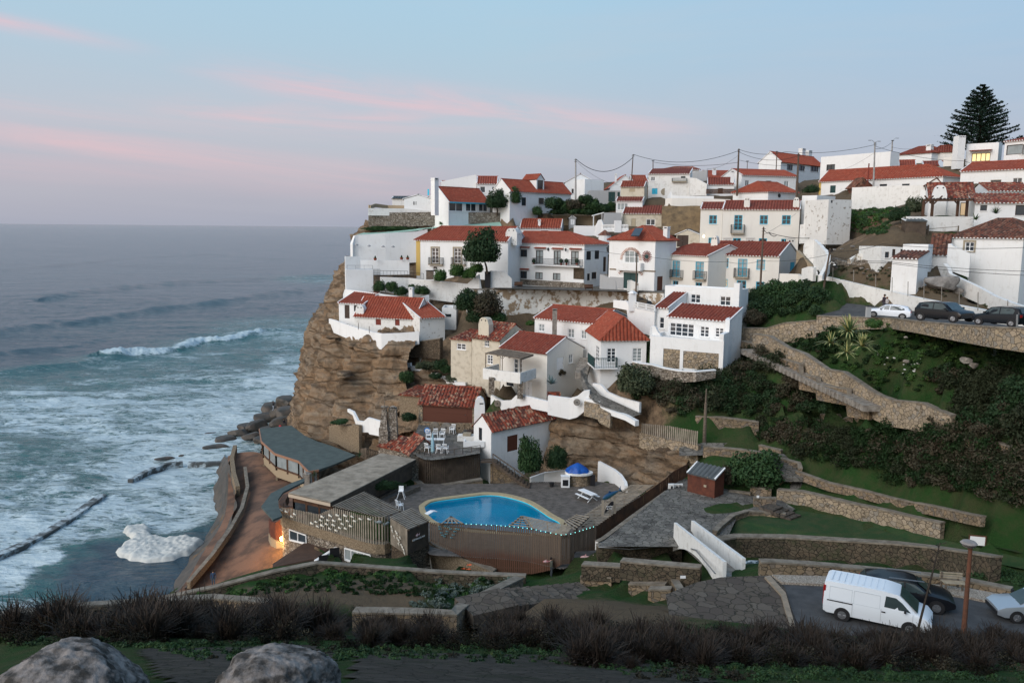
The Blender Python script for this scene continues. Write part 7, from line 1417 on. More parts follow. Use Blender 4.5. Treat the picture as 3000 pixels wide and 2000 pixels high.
ca=me.color_attributes.new('cover','FLOAT_COLOR','POINT');cv=np.ones((len(V),4),np.float32);cv[:,0]=np.clip(earth*1.2,0,1);cv[:,1]=rock;cv[:,2]=0;ca.data.foreach_set('color',cv.ravel())
m,nt,b=newmat('hillside_ground');b.inputs['Roughness'].default_value=.95;b.inputs['Specular IOR Level'].default_value=.1
v=coords(nt,'World');at=nd(nt,'ShaderNodeVertexColor',layer_name='cover');s3=nd(nt,'ShaderNodeSeparateColor');LK(nt,at.outputs[0],s3.inputs[0])
g=mix(nt,ramp(nt,noise(nt,v,.5,6,.7),[(.4,(0,0,0)),(.62,(1,1,1))]),(.022,.06,.016),(.05,.062,.026))
ea=mix(nt,noise(nt,v,1.2,6,.7),(.075,.055,.038),(.17,.13,.085));rk=mix(nt,ramp(nt,noise(nt,v,.9,8,.7),[(.35,(0,0,0)),(.65,(1,1,1))]),(.07,.05,.035),(.27,.19,.12))
f1=ramp(nt,mth(nt,'ADD',s3.outputs[0],mth(nt,'MULTIPLY_ADD',noise(nt,v,.9,6,.7),.9,-.45)),[(.35,(0,0,0)),(.6,(1,1,1))]);f2=ramp(nt,mth(nt,'ADD',s3.outputs[1],mth(nt,'MULTIPLY_ADD',noise(nt,v,.7,6,.7),.8,-.4)),[(.4,(0,0,0)),(.62,(1,1,1))])
LK(nt,mix(nt,f2,mix(nt,f1,g,ea),rk),b.inputs['Base Color']);bump(nt,b,noise(nt,v,2.4,8,.75),1,.25)
me.materials.append(m);tag(link('ground',me),kind='structure')
M['lf_dark']=leafmat('dark_evergreen_leaves',(.014,.036,.014),(.026,.056,.02),(.045,.065,.022))
M['lf_mid']=leafmat('mid_green_leaves',(.022,.055,.02),(.04,.085,.028),(.075,.095,.03))
M['lf_bright']=leafmat('fresh_green_leaves',(.03,.085,.018),(.06,.12,.03),(.11,.13,.04))
M['lf_olive']=leafmat('olive_grey_leaves',(.042,.058,.03),(.07,.085,.045),(.10,.10,.055))
M['lf_brown']=leafmat('brown_dry_leaves',(.058,.045,.029),(.045,.048,.028),(.095,.072,.045))
M['lf_grey']=leafmat('silver_leaves',(.10,.135,.11),(.16,.19,.16),(.05,.09,.05))
M['twig']=leafmat('dry_twigs',(.026,.019,.015),(.045,.034,.026),(.014,.018,.010))
M['lf_scrub']=leafmat('dark_scrub_leaves',(.018,.016,.011),(.026,.028,.014),(.045,.034,.024))
M['bark']=simple('bark',(.07,.05,.035),.9,(.035,.028,.02),5,bst=.5)
def quads_mesh(name,Q,mat):
    Q=Q.reshape(-1,3);n=len(Q)//4;return npmesh(name,Q,np.arange(4*n).reshape(n,4),mat)
def leaves(C,N,size,rs,asp=.55,up=0.25):
    """diamond leaf quads at C, roughly facing N"""
    n=len(C);A_=rs.normal(size=(n,3));N=N+rs.normal(size=(n,3))*.55;N/=np.linalg.norm(N,axis=1,keepdims=True)+1e-9
    T=np.cross(N,A_);T/=np.linalg.norm(T,axis=1,keepdims=True)+1e-9;B=np.cross(N,T);s=(size*(.6+rs.rand(n)*.8))[:,None] if np.isscalar(size) else size[:,None]
    T[:,2]+=up;return np.stack([C-T*s,C+B*s*asp,C+T*s,C-B*s*asp],1)
def bushq(n,leaf,seed,lumps=14,zs=.85,core=True,open_=.35,bottom=-.5):
    rs=np.random.RandomState(seed);cs=rs.normal(size=(lumps,3));cs/=np.linalg.norm(cs,axis=1,keepdims=True);cs*=.62*rs.rand(lumps,1)**.4;rr=.30+.22*rs.rand(lumps)
    cs[:,2]=np.maximum(cs[:,2],-.25);k=rs.randint(lumps,size=n);d=rs.normal(size=(n,3));d/=np.linalg.norm(d,axis=1,keepdims=True);rad=rr[k]*(1-open_*rs.rand(n)**2)
    jit=1+.35*vn(d*3+k[:,None]*7.1,seed);C=cs[k]+d*(rad*jit)[:,None];keep=C[:,2]>bottom;C,d=C[keep],d[keep];C[:,2]*=zs
    return leaves(C,d,leaf,rs)
BUSH={}
def bmesh_(kind):
    if kind not in BUSH:
        if kind[0]=='t': q=bushq(9000,.055,int(kind[1])*7+1,22,.9)
        elif kind[0]=='b': q=bushq(4200,.07,int(kind[1])*5+2,14,.8)
        elif kind[0]=='s': q=bushq(1500,.11,int(kind[1])*3+4,9,.75)
        BUSH[kind]=quads_mesh('foliage_'+kind,q,M['lf_dark'])
    return BUSH[kind]
def bush(name,label,reg,x,y,Y,rx,ry,mat,kind='b1',group=None,cat='bush',rz=None,ryy=None):
    """rx, ry are the half width and half height measured in zoomed pixels"""
    s=Y/FPX/REG[reg][2];p=W(reg,x,y,Y);o=link(name,bmesh_(kind),None,p);o.scale=(rx*s/.88,(ryy or rx)*s/.9,ry*s/.66);o.rotation_euler=(0,0,rnd.uniform(0,6) if rz is None else rz)
    if rz is None and abs(rx-ry)>0: pass
    o.material_slots[0].link='OBJECT';o.material_slots[0].material=M[mat];return tag(o,label,cat,group)
def tree(label,reg,x,y,Y,rx,ry,mat,xb,yb,kind='t1',forks=4,cat='tree',tr=.12,name='round_tree'):
    p=W(reg,xb,yb,Y);root=empty(name,p,label,cat);s=Y/FPX/REG[reg][2];c=W(reg,x,y,Y);o=link('crown',bmesh_(kind),root,c-p);o.scale=(rx*s/.88,rx*s/.88,ry*s/.66);o.material_slots[0].link='OBJECT';o.material_slots[0].material=M[mat]
    mb=MB();f=p.lerp(c,.45);mb.tube([p-VZ(.3),p.lerp(f,.5)+V3((.05,0,0)),f],[tr*1.3,tr,tr*.85],7)
    for i in range(forks): a=i*6.28/forks+.4;mb.tube([f,f.lerp(c,.5)+V3((math.cos(a)*rx*s*.3,math.sin(a)*rx*s*.3,0)),c+V3((math.cos(a)*rx*s*.6,math.sin(a)*rx*s*.6,ry*s*.15))],[tr*.7,tr*.45,tr*.2],5)
    mb.build('trunk',M['bark'],root);return root
tree('dense round dark evergreen tree in front of the glazed veranda house','R1',2140,645,140,150,140,'lf_dark',2150,830,'t2')
tree('paler loose-leaved tree with drooping twigs left of the dormer house','R2',262,600,140,100,115,'lf_mid',255,770,'t1')
tree('large round dark tree in front of the balconette house','R5',1805,345,120.5,215,215,'lf_dark',1872,610,'t2',tr=.14)
sh=[(590,800,95,75,'lf_mid'),(820,690,140,105,'lf_dark'),(960,740,120,100,'lf_mid'),(1080,720,120,90,'lf_brown'),(1240,640,110,85,'lf_dark'),(1330,720,120,100,'lf_mid'),(1140,790,150,75,'lf_mid'),(1480,760,130,85,'lf_dark'),(1590,740,85,80,'lf_mid'),(860,800,160,60,'lf_dark'),(1350,810,150,55,'lf_dark')]
for i,(x,y,a,b_,m_) in enumerate(sh): bush('shrub','dense shrub in the dark green bank above the tan garden wall','R2',x,y,142+i*.1,a,b_,m_,'b%d'%(i%3+1),'shrubs above the tan wall','shrub')
for x,y,a,b_,lab in ((1330,665,85,85,'bright fig bush leaning over the rough white wall, left of the round tree'),(1520,605,95,85,'fig bush against the ground-floor window of the balconette house'),(1660,640,85,75,'fig bush spilling over the wall under the round tree'),(1745,575,85,70,'small fig bush just under the round tree crown')): bush('fig_bush',lab,'R5',x,y,120.6,a,b_,'lf_bright','b1',None,'bush')
for i,(x,y,a,b_) in enumerate(((630,785,70,75),(770,790,75,80),(900,840,90,60),(1120,830,90,65),(1000,800,45,55))): bush('garden_bush','leafy green bush in the terraced bed beside the slim white chimney','R5',x,y,121.5,a,b_,'lf_mid','b%d'%(i%3+1),'bushes in the terraced bed')
for x,y,a,b_,m_,lab in ((1640,960,150,130,'lf_dark','dark ivy-like shrub tumbling down left of the crumbling wall'),(1860,1000,190,150,'lf_brown','large brown-green shrub at the left end of the crumbling wall'),(1780,1120,160,90,'lf_dark','low dark shrub behind the cream farmhouse chimney'),(1990,1140,110,70,'lf_mid','small green shrub behind the farmhouse roof')): bush('shrub',lab,'R5',x,y,112.5,a,b_,m_,'t1',None,'shrub')
for x,y,a,b_,m_,lab in ((1010,1040,75,55,'lf_brown','brownish bush by the farmhouse side door'),(620,445,70,40,'lf_bright','small planter bush behind the farmhouse roof'),):
    bush('bush',lab,'S3',x,y,97 if x>800 else 108,a,b_,m_,'s1')
for i,(x,y,a,b_,m_) in enumerate(((1280,1040,110,70,'lf_olive'),(1420,1030,100,80,'lf_dark'),(1470,1080,90,60,'lf_mid'),(1690,1060,110,60,'lf_mid'),(1800,1150,120,80,'lf_dark'),(1560,1190,110,50,'lf_olive'),(1150,1040,80,50,'lf_olive'),(1350,1160,90,45,'lf_dark'))): bush('garden_bush','garden bush on the terraced bed below the cream farmhouse','S2',x,y,107.5-i*.2,a,b_,m_,'b%d'%(i%3+1),'bushes below the farmhouse')
bush('creeper','dark creeper hanging over the rock terrace','S2',985,1180,107,100,100,'lf_mid','b2',None,'creeper');bush('creeper','flat green mat of succulents on the rock above the white curved wall','S5',975,335,102.5,130,35,'lf_mid','s2',None,'ground cover');bush('creeper','low strip of green plants under the rubble wall at the cliff top','R1',660,1035,137.6,370,38,'lf_mid','b3',None,'ground cover',0,90);bush('creeper','bright green clump under the cliff-top rubble wall, right of the rock','R1',1440,960,138,95,42,'lf_bright','s1',None,'bush')
bush('bush','clipped dark bush in front of the stone barn','S5',1745,280,97,95,62,'lf_dark','b2')
bush('laurel_tree','tall dense green shrub tree beside the white poolside house','S6',1965,935,82.6,150,235,'lf_mid','t2',None,'shrub tree');bush('laurel_tree','second, wider green shrub behind the low white wall by the pool','S8',455,335,83.5,115,125,'lf_dark','t1',None,'shrub tree')
bush('hedge','dark hedge between the long timber roof and the deck','Q',1640,185,76.5,240,75,'lf_dark','b1',None,'hedge',.5,70)
rt=[(1225,1180,110,110,'lf_dark'),(1430,1120,170,120,'lf_mid'),(1640,1080,120,90,'lf_mid'),(1790,1130,180,130,'lf_dark'),(1960,1240,150,110,'lf_mid'),(1350,1330,210,150,'lf_dark'),(1600,1330,180,130,'lf_mid'),(1830,1340,170,120,'lf_dark'),(1500,1450,200,70,'lf_olive'),(1220,1420,130,90,'lf_brown')]
for i,(x,y,a,b_,m_) in enumerate(rt): bush('shrub','big leafy shrub in the clump between the tall white house and the leaning pole','R7',x,y,98.5-i*.35,a,b_,m_,'t1' if i%2 else 't2','shrub clump by the leaning pole','shrub')
for x,y,Y,a,b_,m_,lab in ((1900,1130,86,240,190,'lf_olive','large rounded olive bush in front of the white corner house'),):
    bush('bush',lab,'S3',x,y,Y,a,b_,m_,'t2')
for x,y,Y,a,b_,m_,k,lab in ((1090,260,72.4,300,190,'lf_mid','t2','large dense green bush in the stone planter beside the timber shed'),(780,330,72.5,110,120,'lf_brown','b1','brownish twiggy bush right behind the timber shed')): bush('bush',lab,'T3',x,y,Y,a,b_,m_,k)
for x,y,Y,a,b_,m_,lab in ((1190,920,105,100,100,'lf_olive','tall olive-leaved bush beside the dark pergola'),(1030,1015,103,100,95,'lf_dark','rounded dark bush at the top of the grass slope'),(90,745,130,90,50,'lf_dark','dark hedge in front of the long red-roofed house')): bush('bush',lab,'R4',x,y,Y,a,b_,m_,'b1')
bush('bush','green bush against the parking wall beside the variegated agave','S1',740,1215,76,95,60,'lf_bright','b2')
def rosette(name,label,reg,x,y,Y,L,n,mat,seed,cat='agave',heads=1,spread=0,wd=.09,arch=.5):
    rs=random.Random(seed);mb=MB();c0=W(reg,x,y,Y)
    for h_ in range(heads):
        c=c0+V3((rs.uniform(-spread,spread),rs.uniform(-spread*.6,spread*.6),rs.uniform(-spread*.7,spread*.5))) if h_ else c0
        for i in range(n):
            a=rs.uniform(0,6.28);e=rs.uniform(.15,1.35);l=L*rs.uniform(.7,1.1);d=V3((math.cos(a)*math.cos(e),math.sin(a)*math.cos(e),math.sin(e)));s=V3((-math.sin(a),math.cos(a),0));pv=None;
            for k in range(5):
                t=k/4;q=c+d*l*t-V3((0,0,arch*l*t*t*math.cos(e)));w_=wd*(1-t)**.6*(1 if k else .7)
                cu=(q-s*w_,q,q+s*w_)
                if pv:
                    mb.add([pv[0],pv[1],cu[1],cu[0]],[(0,1,2,3)],1);mb.add([pv[1],pv[2],cu[2],cu[1]],[(0,1,2,3)],0)
                pv=cu
    return thing(name,mb,mat,label,cat,loc=tuple(c0))
vg=[simple('agave_green',(.05,.10,.035),.6),simple('agave_yellow_margin',(.42,.40,.17),.6)]
rosette('variegated_agave','large clump of yellow-striped agaves on the slope under the parking wall','T1',1700,260,72.5,2.3,60,vg,3,heads=1,wd=.15);
rosette('variegated_agave','smaller yellow-striped agave left of the big clump','T1',1510,370,72,1.5,46,vg,4,wd=.12);rosette('variegated_agave','yellow-striped agave right of the big clump','T1',1830,400,71,1.6,50,vg,5,wd=.13);rosette('variegated_agave','lowest yellow-striped agave in the clump','T1',1680,470,70.5,1.4,46,vg,6,wd=.12)
bl=[simple('agave_blue',(.10,.16,.17),.6,(.15,.21,.2),4)]*2
rosette('agave','big blue-grey agave in a brick planter beside the farmhouse','S3',885,1175,93,1.25,34,bl,7,wd=.1,arch=.1)
for x,y,Y,L,lab in ((1950,540,63,.85,'blue agave on the green slope near the right edge'),(1790,500,64,.65,'small blue agave left of the larger ones on the green slope'),(1850,720,61.5,.75,'blue agave below the others at the scrub edge')): rosette('agave',lab,'T2',x,y,Y,L,22,bl,int(x),wd=.08,arch=.3)
gr=[M['lf_mid']]*2
for x,y,Y,lab in ((1280,190,86,'aloe clump on the left of the rock bank'),(1370,240,85,'aloe clump beside the picket fence wall'),(1540,400,82,'aloe clump low on the rock bank'),(1650,380,80.5,'tall aloe by the wooden post near the shed'),(1910,280,80,'aloe rosette at the foot of the bleached pole')): rosette('aloe',lab,'S8',x,y,Y,.7,26,gr,int(x)+1,'aloe',3,.55,.035,.2)
rosette('palm_shrub','round spiky palm-like shrub in a planter beside the white wing','R4',2055,1000,99,1.25,90,gr,31,'palm',wd=.03,arch=.15);rosette('banana_plant','small broad-leaved plant at the terrace corner','R4',1830,1060,100,.9,12,[M['lf_bright']]*2,32,'plant',2,.3,.12,.3)
rosette('yucca','small spiky yucca by the grey chimney block','S5',1190,720,91,.8,26,gr,33,'yucca',wd=.04);rosette('yucca','drooping yucca beside the capped chimney block','Q',700,60,82.5,.9,26,[M['lf_olive']]*2,34,'yucca',wd=.04)
mb=MB();p=W('S3',920,1280,92.6);mb.box(p-V3((.75,.3,.35)),(1.5,0,0),(0,.6,0),(0,0,.45));thing('brick_planter',mb,M['clayold'],'low red brick planter under the big blue agave','planter')
p0=W('R4',1860,280,160);s_=160/2400;root=empty('araucaria',p0,'tall dark araucaria pine standing against the sky behind the white house','pine');top=W('PN',755,262,160);Ht=top.z-p0.z;tb=MB();tb.tube([p0-VZ(4),p0.lerp(top,.5),top],[.45,.28,.05],8);tb.build('trunk',M['bark'],root)
rs=np.random.RandomState(3);tiers=17;CC=[];NN=[];lb=MB()
for t in range(tiers):
    f=t/(tiers-1);z=-.1*Ht+1.06*Ht*f**.92;R_=(1-f)**.8*6.6+.5;nb=9 if f<.8 else 6
    for k in range(nb):
        a=2*math.pi*(k+.5*(t%2))/nb+rs.uniform(-.2,.2);r_=R_*rs.uniform(.72,1.08);dv=np.array([math.cos(a),math.sin(a)])
        lb.tube([p0+VZ(z),p0+V3((dv[0]*r_,dv[1]*r_,z+r_*.30))],[.09,.03],4,cap=False)
        m_=int(150*r_/6)+50
        u=rs.rand(m_)**.55;side=rs.normal(size=m_)*.11*r_*(.35+u);x=dv[0]*r_*u-dv[1]*side;y=dv[1]*r_*u+dv[0]*side;zz=z+r_*.30*u**1.2+np.abs(side)*.1+rs.rand(m_)*.22
        CC.append(np.stack([x,y,zz],1));NN.append(np.tile([0,0,1.0],(m_,1)))
C_=np.concatenate(CC);q=leaves(C_,np.concatenate(NN),.21,rs,.5,.15);link('crown',quads_mesh('araucaria_crown',q,leafmat('araucaria_needles',(.010,.026,.018),(.018,.040,.024))),root);lb.build('branches',M['bark'],root)
def scrub(label,reg,poly,n,r0,r1,mats,leaf=.12,per=260,seed=1,zs=.8,name='scrub'):
    F_=[px(reg,*p) for p in poly];xs=[p[0] for p in F_];ys=[p[1] for p in F_];rs=np.random.RandomState(seed);tot={m:[] for m in mats};k=0;tries=0
    while k<n and tries<n*12:
        tries+=1;u,v=rs.uniform(min(xs),max(xs)),rs.uniform(min(ys),max(ys))
        if not inpoly(np.array([[u,v]]),F_)[0]: continue
        h_=hit(u,v);
        if h_ is None: continue
        k+=1;r_=rs.uniform(r0,r1);q=bushq(per,leaf/r_,rs.randint(9999),7,zs);a=rs.uniform(0,6);c,s=math.cos(a),math.sin(a);q=q@np.array([[c,s,0],[-s,c,0],[0,0,1]])
        q=q*np.array([r_,r_,r_*rs.uniform(.75,1.1)])+np.array([h_.x,h_.y,h_.z+r_*.25]);tot[mats[int(abs(vn(np.array([[h_.x*.12,h_.y*.12,seed]]),4)[0]*1.7+.5+rs.uniform(-.2,.2))*len(mats))%len(mats)]].append(q)
    Q=[];mi=[]
    for i,m_ in enumerate(mats):
        if tot[m_]: q=np.concatenate(tot[m_]);Q.append(q);mi.append(np.full(len(q),i))
    Q=np.concatenate(Q);me=npmesh(name,Q.reshape(-1,3),np.arange(4*len(Q)).reshape(-1,4),[M[m_] for m_ in mats],mi=np.concatenate(mi));return tag(link(name,me),label,'scrub',kind='stuff')
scrub('dense olive and brown scrub on the slope left of the outdoor stairs','T1',[(500,340),(740,470),(960,580),(1180,700),(1380,800),(1620,880),(1700,1040),(1400,1090),(1120,1120),(700,1150),(400,1110),(60,1090),(-100,1000),(-60,720),(250,700),(380,560)],250,.6,1.6,['lf_olive','lf_brown','lf_olive','lf_dark'],.11,380,1)
scrub('thick green and brown scrub on the slope above the lawns','T1',[(780,1200),(1000,1170),(1300,1220),(1560,1290),(1700,1330),(2200,1250),(2500,1290),(2900,1350),(3480,1560),(3480,2170),(3000,2010),(2400,1870),(1900,1730),(1560,1620),(1180,1560),(1000,1440),(800,1390)],420,.45,1.35,['lf_olive','lf_mid','lf_brown','lf_olive','lf_mid'],.10,330,2)
scrub('grey-green scrub right of the sloping stair wall','T2',[(1150,820),(1350,740),(1700,760),(2100,780),(2100,1440),(1800,1340),(1500,1230),(1400,1100),(1100,950)],170,.5,1.4,['lf_olive','lf_brown','lf_dark','lf_olive'],.12,420,3)
scrub('low green weeds on the slope under the parking wall','T2',[(100,330),(600,180),(1000,250),(1500,400),(2091,460),(2091,720),(1300,760),(1000,930),(560,860),(450,800),(100,560)],330,.25,.6,['lf_mid','lf_bright','lf_mid','lf_dark'],.09,110,4,.55,'weeds')
scrub('weeds and small shrubs between the two upper stair walls','T1',[(880,280),(1300,290),(1560,330),(1560,600),(1500,640),(1250,470),(1080,400)],90,.35,.8,['lf_mid','lf_brown','lf_mid'],.1,160,5,.7,'weeds')
scrub('grass and weeds on the slope below the tall boundary wall','R4',[(190,1200),(430,1010),(700,950),(960,940),(960,1080),(880,1230)],420,.3,.6,['lf_mid','lf_bright'],.10,90,6,.5,'weeds')
scrub('scattered dry weeds on the stony earth slope','S1',[(320,560),(500,660),(900,700),(1300,850),(1900,1000),(1900,1050),(1300,920),(700,800),(350,700)],70,.15,.4,['lf_brown','lf_olive'],.09,60,7,.5,'weeds')
scrub('low scrub under the garden wall of the terrace storey','S4',[(760,1200),(1000,1060),(1300,1180),(1660,1050),(1800,1000),(1900,1150),(1700,1500),(1300,1560),(900,1500)],110,.5,1.2,['lf_olive','lf_dark','lf_brown'],.12,300,8)
scrub('weeds along the stream bank beside the lower road','T4',[(150,710),(700,720),(1300,800),(1700,900),(2150,1000),(2150,900),(1500,770),(900,690),(300,660)],150,.2,.55,['lf_mid','lf_dark'],.08,100,9,.6,'weeds')
scrub('green tufts on the grass wedge by the beach','F',[(560,1742),(800,1705),(1000,1672),(1350,1690),(1480,1700),(1400,1760),(1100,1745),(850,1735),(620,1758)],330,.15,.40,['lf_mid','lf_bright','lf_mid'],.07,80,10,.5,'weeds')
scrub('silvery succulent ground cover on the grass wedge','F',[(1300,1680),(1520,1692),(1440,1770),(1330,1790),(1200,1785),(1260,1740)],75,.25,.55,['lf_grey'],.07,120,11,.5,'succulents')
scrub('dark green weeds under the foreground brushwood','F',[(0,1870),(400,1885),(1000,1890),(1700,1900),(2400,1930),(3000,1960),(3000,2000),(1900,2000),(1700,1955),(1000,1935),(600,1945),(430,1900),(0,1890)],760,.10,.30,['lf_mid','lf_dark','lf_scrub'],.045,110,12,.6,'weeds')
def twigq(n,seed,h=1.0):
    rs=np.random.RandomState(seed);out=[];cl=5;cx=rs.uniform(-.5,.5,(cl,2))
    for i in range(n):
        k=rs.randint(cl);a=rs.uniform(0,6.28);e=rs.uniform(.5,1.5);l=h*rs.uniform(.5,1.05);d=np.array([math.cos(a)*math.cos(e),math.sin(a)*math.cos(e),math.sin(e)]);b0=np.array([cx[k,0]*.7,cx[k,1]*.7,0])+d*l*rs.uniform(0,.5)*np.array([1,1,.9])
        s=np.array([-math.sin(a),math.cos(a),0])*.011;w=rs.normal(size=3)*.12;p=b0
        for j in range(3):
            q=p+(d*.30+w*.3*j)*l*.8;out.append([p-s,p+s,q+s*.6,q-s*.6]);p=q;d=d+rs.normal(size=3)*.22
    return np.array(out)
TW=[twigq(620,i) for i in range(4)]
def brush(label,spots,seed,hh=(1.0,1.5)):
    rs=np.random.RandomState(seed);out=[]
    for u,v in spots:
        h_=hit(u,v);
        if h_ is None: continue
        d=(h_-CAM).length;r_=rs.uniform(*hh)*min(1,d/26+.15);a=rs.uniform(0,6);c,s=math.cos(a),math.sin(a);out.append(TW[rs.randint(4)]@np.array([[c,s,0],[-s,c,0],[0,0,1]])*np.array([r_*1.15,r_*1.15,r_])+np.array([h_.x,h_.y,h_.z-.05]))
        if rs.rand()<.6: out.append(bushq(260,.05/r_,rs.randint(999),6,.6)*np.array([r_*.9,r_*.9,r_*.6])+np.array([h_.x,h_.y,h_.z+r_*.18]))
    return tag(link('brushwood',quads_mesh('brushwood',np.concatenate(out),M['twig'])),label,'brushwood',kind='stuff')
rs=np.random.RandomState(8)
scrub('scrub at the top of the rock bank beside the picket fence','F',[(1880,1110),(2060,1180),(2060,1215),(2040,1225),(1900,1190),(1840,1200)],34,.6,1.2,['lf_dark','lf_olive','lf_mid'],.12,320,23)
scrub('green tufts clinging to the cliff and rock terrace','F',[(960,1040),(1130,1040),(1300,1140),(1380,1180),(1200,1240),(1080,1230),(1000,1200)],26,.2,.5,['lf_mid','lf_olive'],.09,90,24,.6,'weeds')
scrub('dark lumpy scrub through the foreground brushwood','F',[(-40,1800),(500,1790),(1000,1800),(1400,1838),(1750,1835),(2300,1868),(3060,1905),(3060,1985),(2300,1965),(1700,1925),(1200,1900),(600,1895),(-40,1890)],430,.25,.95,['lf_scrub','lf_scrub','lf_brown'],.04,330,21,.9)
scrub('leafy shrubs filling the slope under the leaning pole','R7',[(1180,1050),(1500,1080),(1900,1100),(2080,1330),(2050,1380),(1700,1420),(1250,1500),(1120,1400)],60,.8,1.6,['lf_dark','lf_mid'],.13,420,22)
brush('dark leafless brushwood thicket along the left foreground',[(rs.uniform(-40,950),rs.uniform(1812,1875)) for _ in range(85)],1,(.5,1.5))
brush('dark leafless brushwood in the middle foreground in front of the stepped wall',[(rs.uniform(950,1750),rs.uniform(1838,1895)) for _ in range(70)],2,(.35,1.0))
brush('brown twiggy brushwood along the right foreground below the road',[(rs.uniform(1700,3060),rs.uniform(1880,1962)) for _ in range(130)],3,(.45,1.15))
def rockmesh(seed,amp=.22,sub=4,flat=.75,cuts=3,th=.72):
    import bmesh
    bm=bmesh.new();bmesh.ops.create_icosphere(bm,subdivisions=sub,radius=1);V_=np.array([tuple(v.co) for v in bm.verts]);n=V_/np.linalg.norm(V_,axis=1,keepdims=True)
    h_=fbm(V_+seed*9,.9,2,seed)*amp*1.6+fbm(V_+seed*3,2.6,4,seed+1,True)*amp*.5;V_=V_+n*h_[:,None];
    for k in range(cuts):
        rs=np.random.RandomState(seed*5+k);d=rs.normal(size=3);d/=np.linalg.norm(d);t=V_@d;V_-=np.clip(t-th,0,None)[:,None]*d*.8
    V_[:,2]*=flat
    for v,c in zip(bm.verts,V_): v.co=c
    me=bpy.data.meshes.new('rock');bm.to_mesh(me);bm.free();me.polygons.foreach_set('use_smooth',[sub>3]*len(me.polygons));return me
RK=[rockmesh(i+1,.26,3,.75,9,.55) for i in range(5)]
def rock(label,loc,s,mat,k=0,rz=0,group=None,name='rock',rx=0):
    o=link(name,RK[k].copy() if not RK[k].materials else RK[k],None,loc);
    if not o.data.materials: o.data.materials.append(M['rock_grey'])
    o.material_slots[0].link='OBJECT';o.material_slots[0].material=M[mat];o.scale=s;o.rotation_euler=(rx,0,rz);return tag(o,label,'rock',group)
big=[rockmesh(20+i,.18,6,.8) for i in range(2)]
M['lichen']=simple('pitted_grey_limestone',(.24,.215,.20),.95,(.04,.036,.032),3.4,lo=.38,hi=.60,bst=1,bsc=7,world=True)
for me_,(u,v,Y),s,lab in ((big[0],(195,2025,13),(1.45,1.0,.95),'big pitted grey boulder in the lower left corner'),(big[1],(800,2035,13),(1.02,.9,.78),'pitted pinkish-grey boulder left of the foreground steps')):
    V_=np.array([tuple(v.co) for v in me_.vertices]);n=V_/np.linalg.norm(V_,axis=1,keepdims=True);V_=V_+n*((fbm(V_,5,4,77,True)*.06)+fbm(V_,13,3,78)*.03)[:,None]
    for vv,c in zip(me_.vertices,V_): vv.co=c
    me_.materials.append(M['lichen']);o=link('boulder',me_,None,P(u,v,Y));o.scale=s;tag(o,lab,'boulder')
RS=[(1385,610,-.2,1.7,.8,.9,'flat dark slab at the outer tip of the sea rocks'),(1395,660,-.2,2.2,1.0,.5,''),(1430,690,.2,3.0,1.4,.8,''),(1500,640,.3,3.2,1.6,1.3,''),(1570,600,.6,3.0,1.8,1.6,''),(1620,560,.8,2.8,1.8,1.6,''),(1700,560,1.0,3.4,2.4,2.0,''),(1760,500,1.6,3.2,2.2,2.2,''),(1800,440,2.6,3.0,2.4,2.4,''),(1850,470,3.2,3.4,2.6,2.6,''),(1880,400,4.0,3.6,3.0,3.0,''),(1860,540,2.6,3.0,2.4,2.0,''),(1790,580,1.6,2.8,2.0,1.6,''),(1900,470,3.8,3.0,2.4,2.4,''),(1660,620,1.2,3.0,2.0,1.5,''),(1730,640,1.8,3.0,2.0,1.3,''),(1520,440,-.2,.9,.6,.4,'lone small dark rock among the foam'),(1090,765,-.1,2.2,.8,.45,'thin dark rock beside the breakwater'),(1195,750,-.1,.7,.5,.35,'tiny dark rock beside the breakwater')]
for i,(x,y,z,a,b_,c_,lab) in enumerate(RS): rock(lab or 'wet dark rock in the heap at the foot of the cliff',WZ('T7',x,y,z),(a*.8,b_,c_*.8),'wetrock',i%5,.5+rnd.uniform(-.5,.5),None if lab else 'wet rocks at the foot of the cliff')
for x,y,Y,a,c_,k,lab in ((1400,770,81.5,2.1,1.35,0,'huge grey-brown boulder on the earth slope beside the white outhouse'),(1400,655,84,.8,.6,1,'small rock perched above the huge boulder'),(1868,870,73.5,1.0,.75,2,'rounded tan boulder below the big white house'),(2005,900,72,.65,.5,3,'smaller tan boulder to the right, below the big white house'),(1560,860,77,.8,.5,1,'low broken rock right of the huge boulder'),(1700,920,75,.5,.35,4,'flat stone on the earth slope above the parked cars')): rock(lab,W('S1',x,y,Y),(a,a*.8,c_),'rock_grey',k,rnd.uniform(0,3)) if 0 else rock(lab,(hit(*px('S1',x,y+c_*.75*FPX*3.485/Y)) or W('S1',x,y,Y))+VZ(c_*.45),(a,a*.8,c_*1.1),'rock_grey',k,rnd.uniform(0,3))
for x,y,Y,a,c_,k,lab in ((1495,540,64,.65,.5,0,'large pale boulder on the green slope'),(1570,590,62.8,.35,.4,2,'pale stone leaning beside the large pale boulder'),(880,550,68,.32,.28,3,'pale pointed stone on the green slope'),(885,305,72,.22,.18,4,'small pale stone near the parking wall')): rock(lab,W('T2',x,y,Y),(a,a*.8,c_),'concrete',k,rnd.uniform(0,3))
rs=np.random.RandomState(4)
for i in range(26):
    x,y=rs.uniform(560,1350),rs.uniform(560,770);h_=hit(*px('T2',x,y));
    if h_: s_=rs.uniform(.06,.17);rock('small whitish stone scattered on the green slope',h_+VZ(s_*.3),(s_,s_,s_*.7),'white2',3+i%2,rs.uniform(0,3),'whitish stones on the slope','stone')
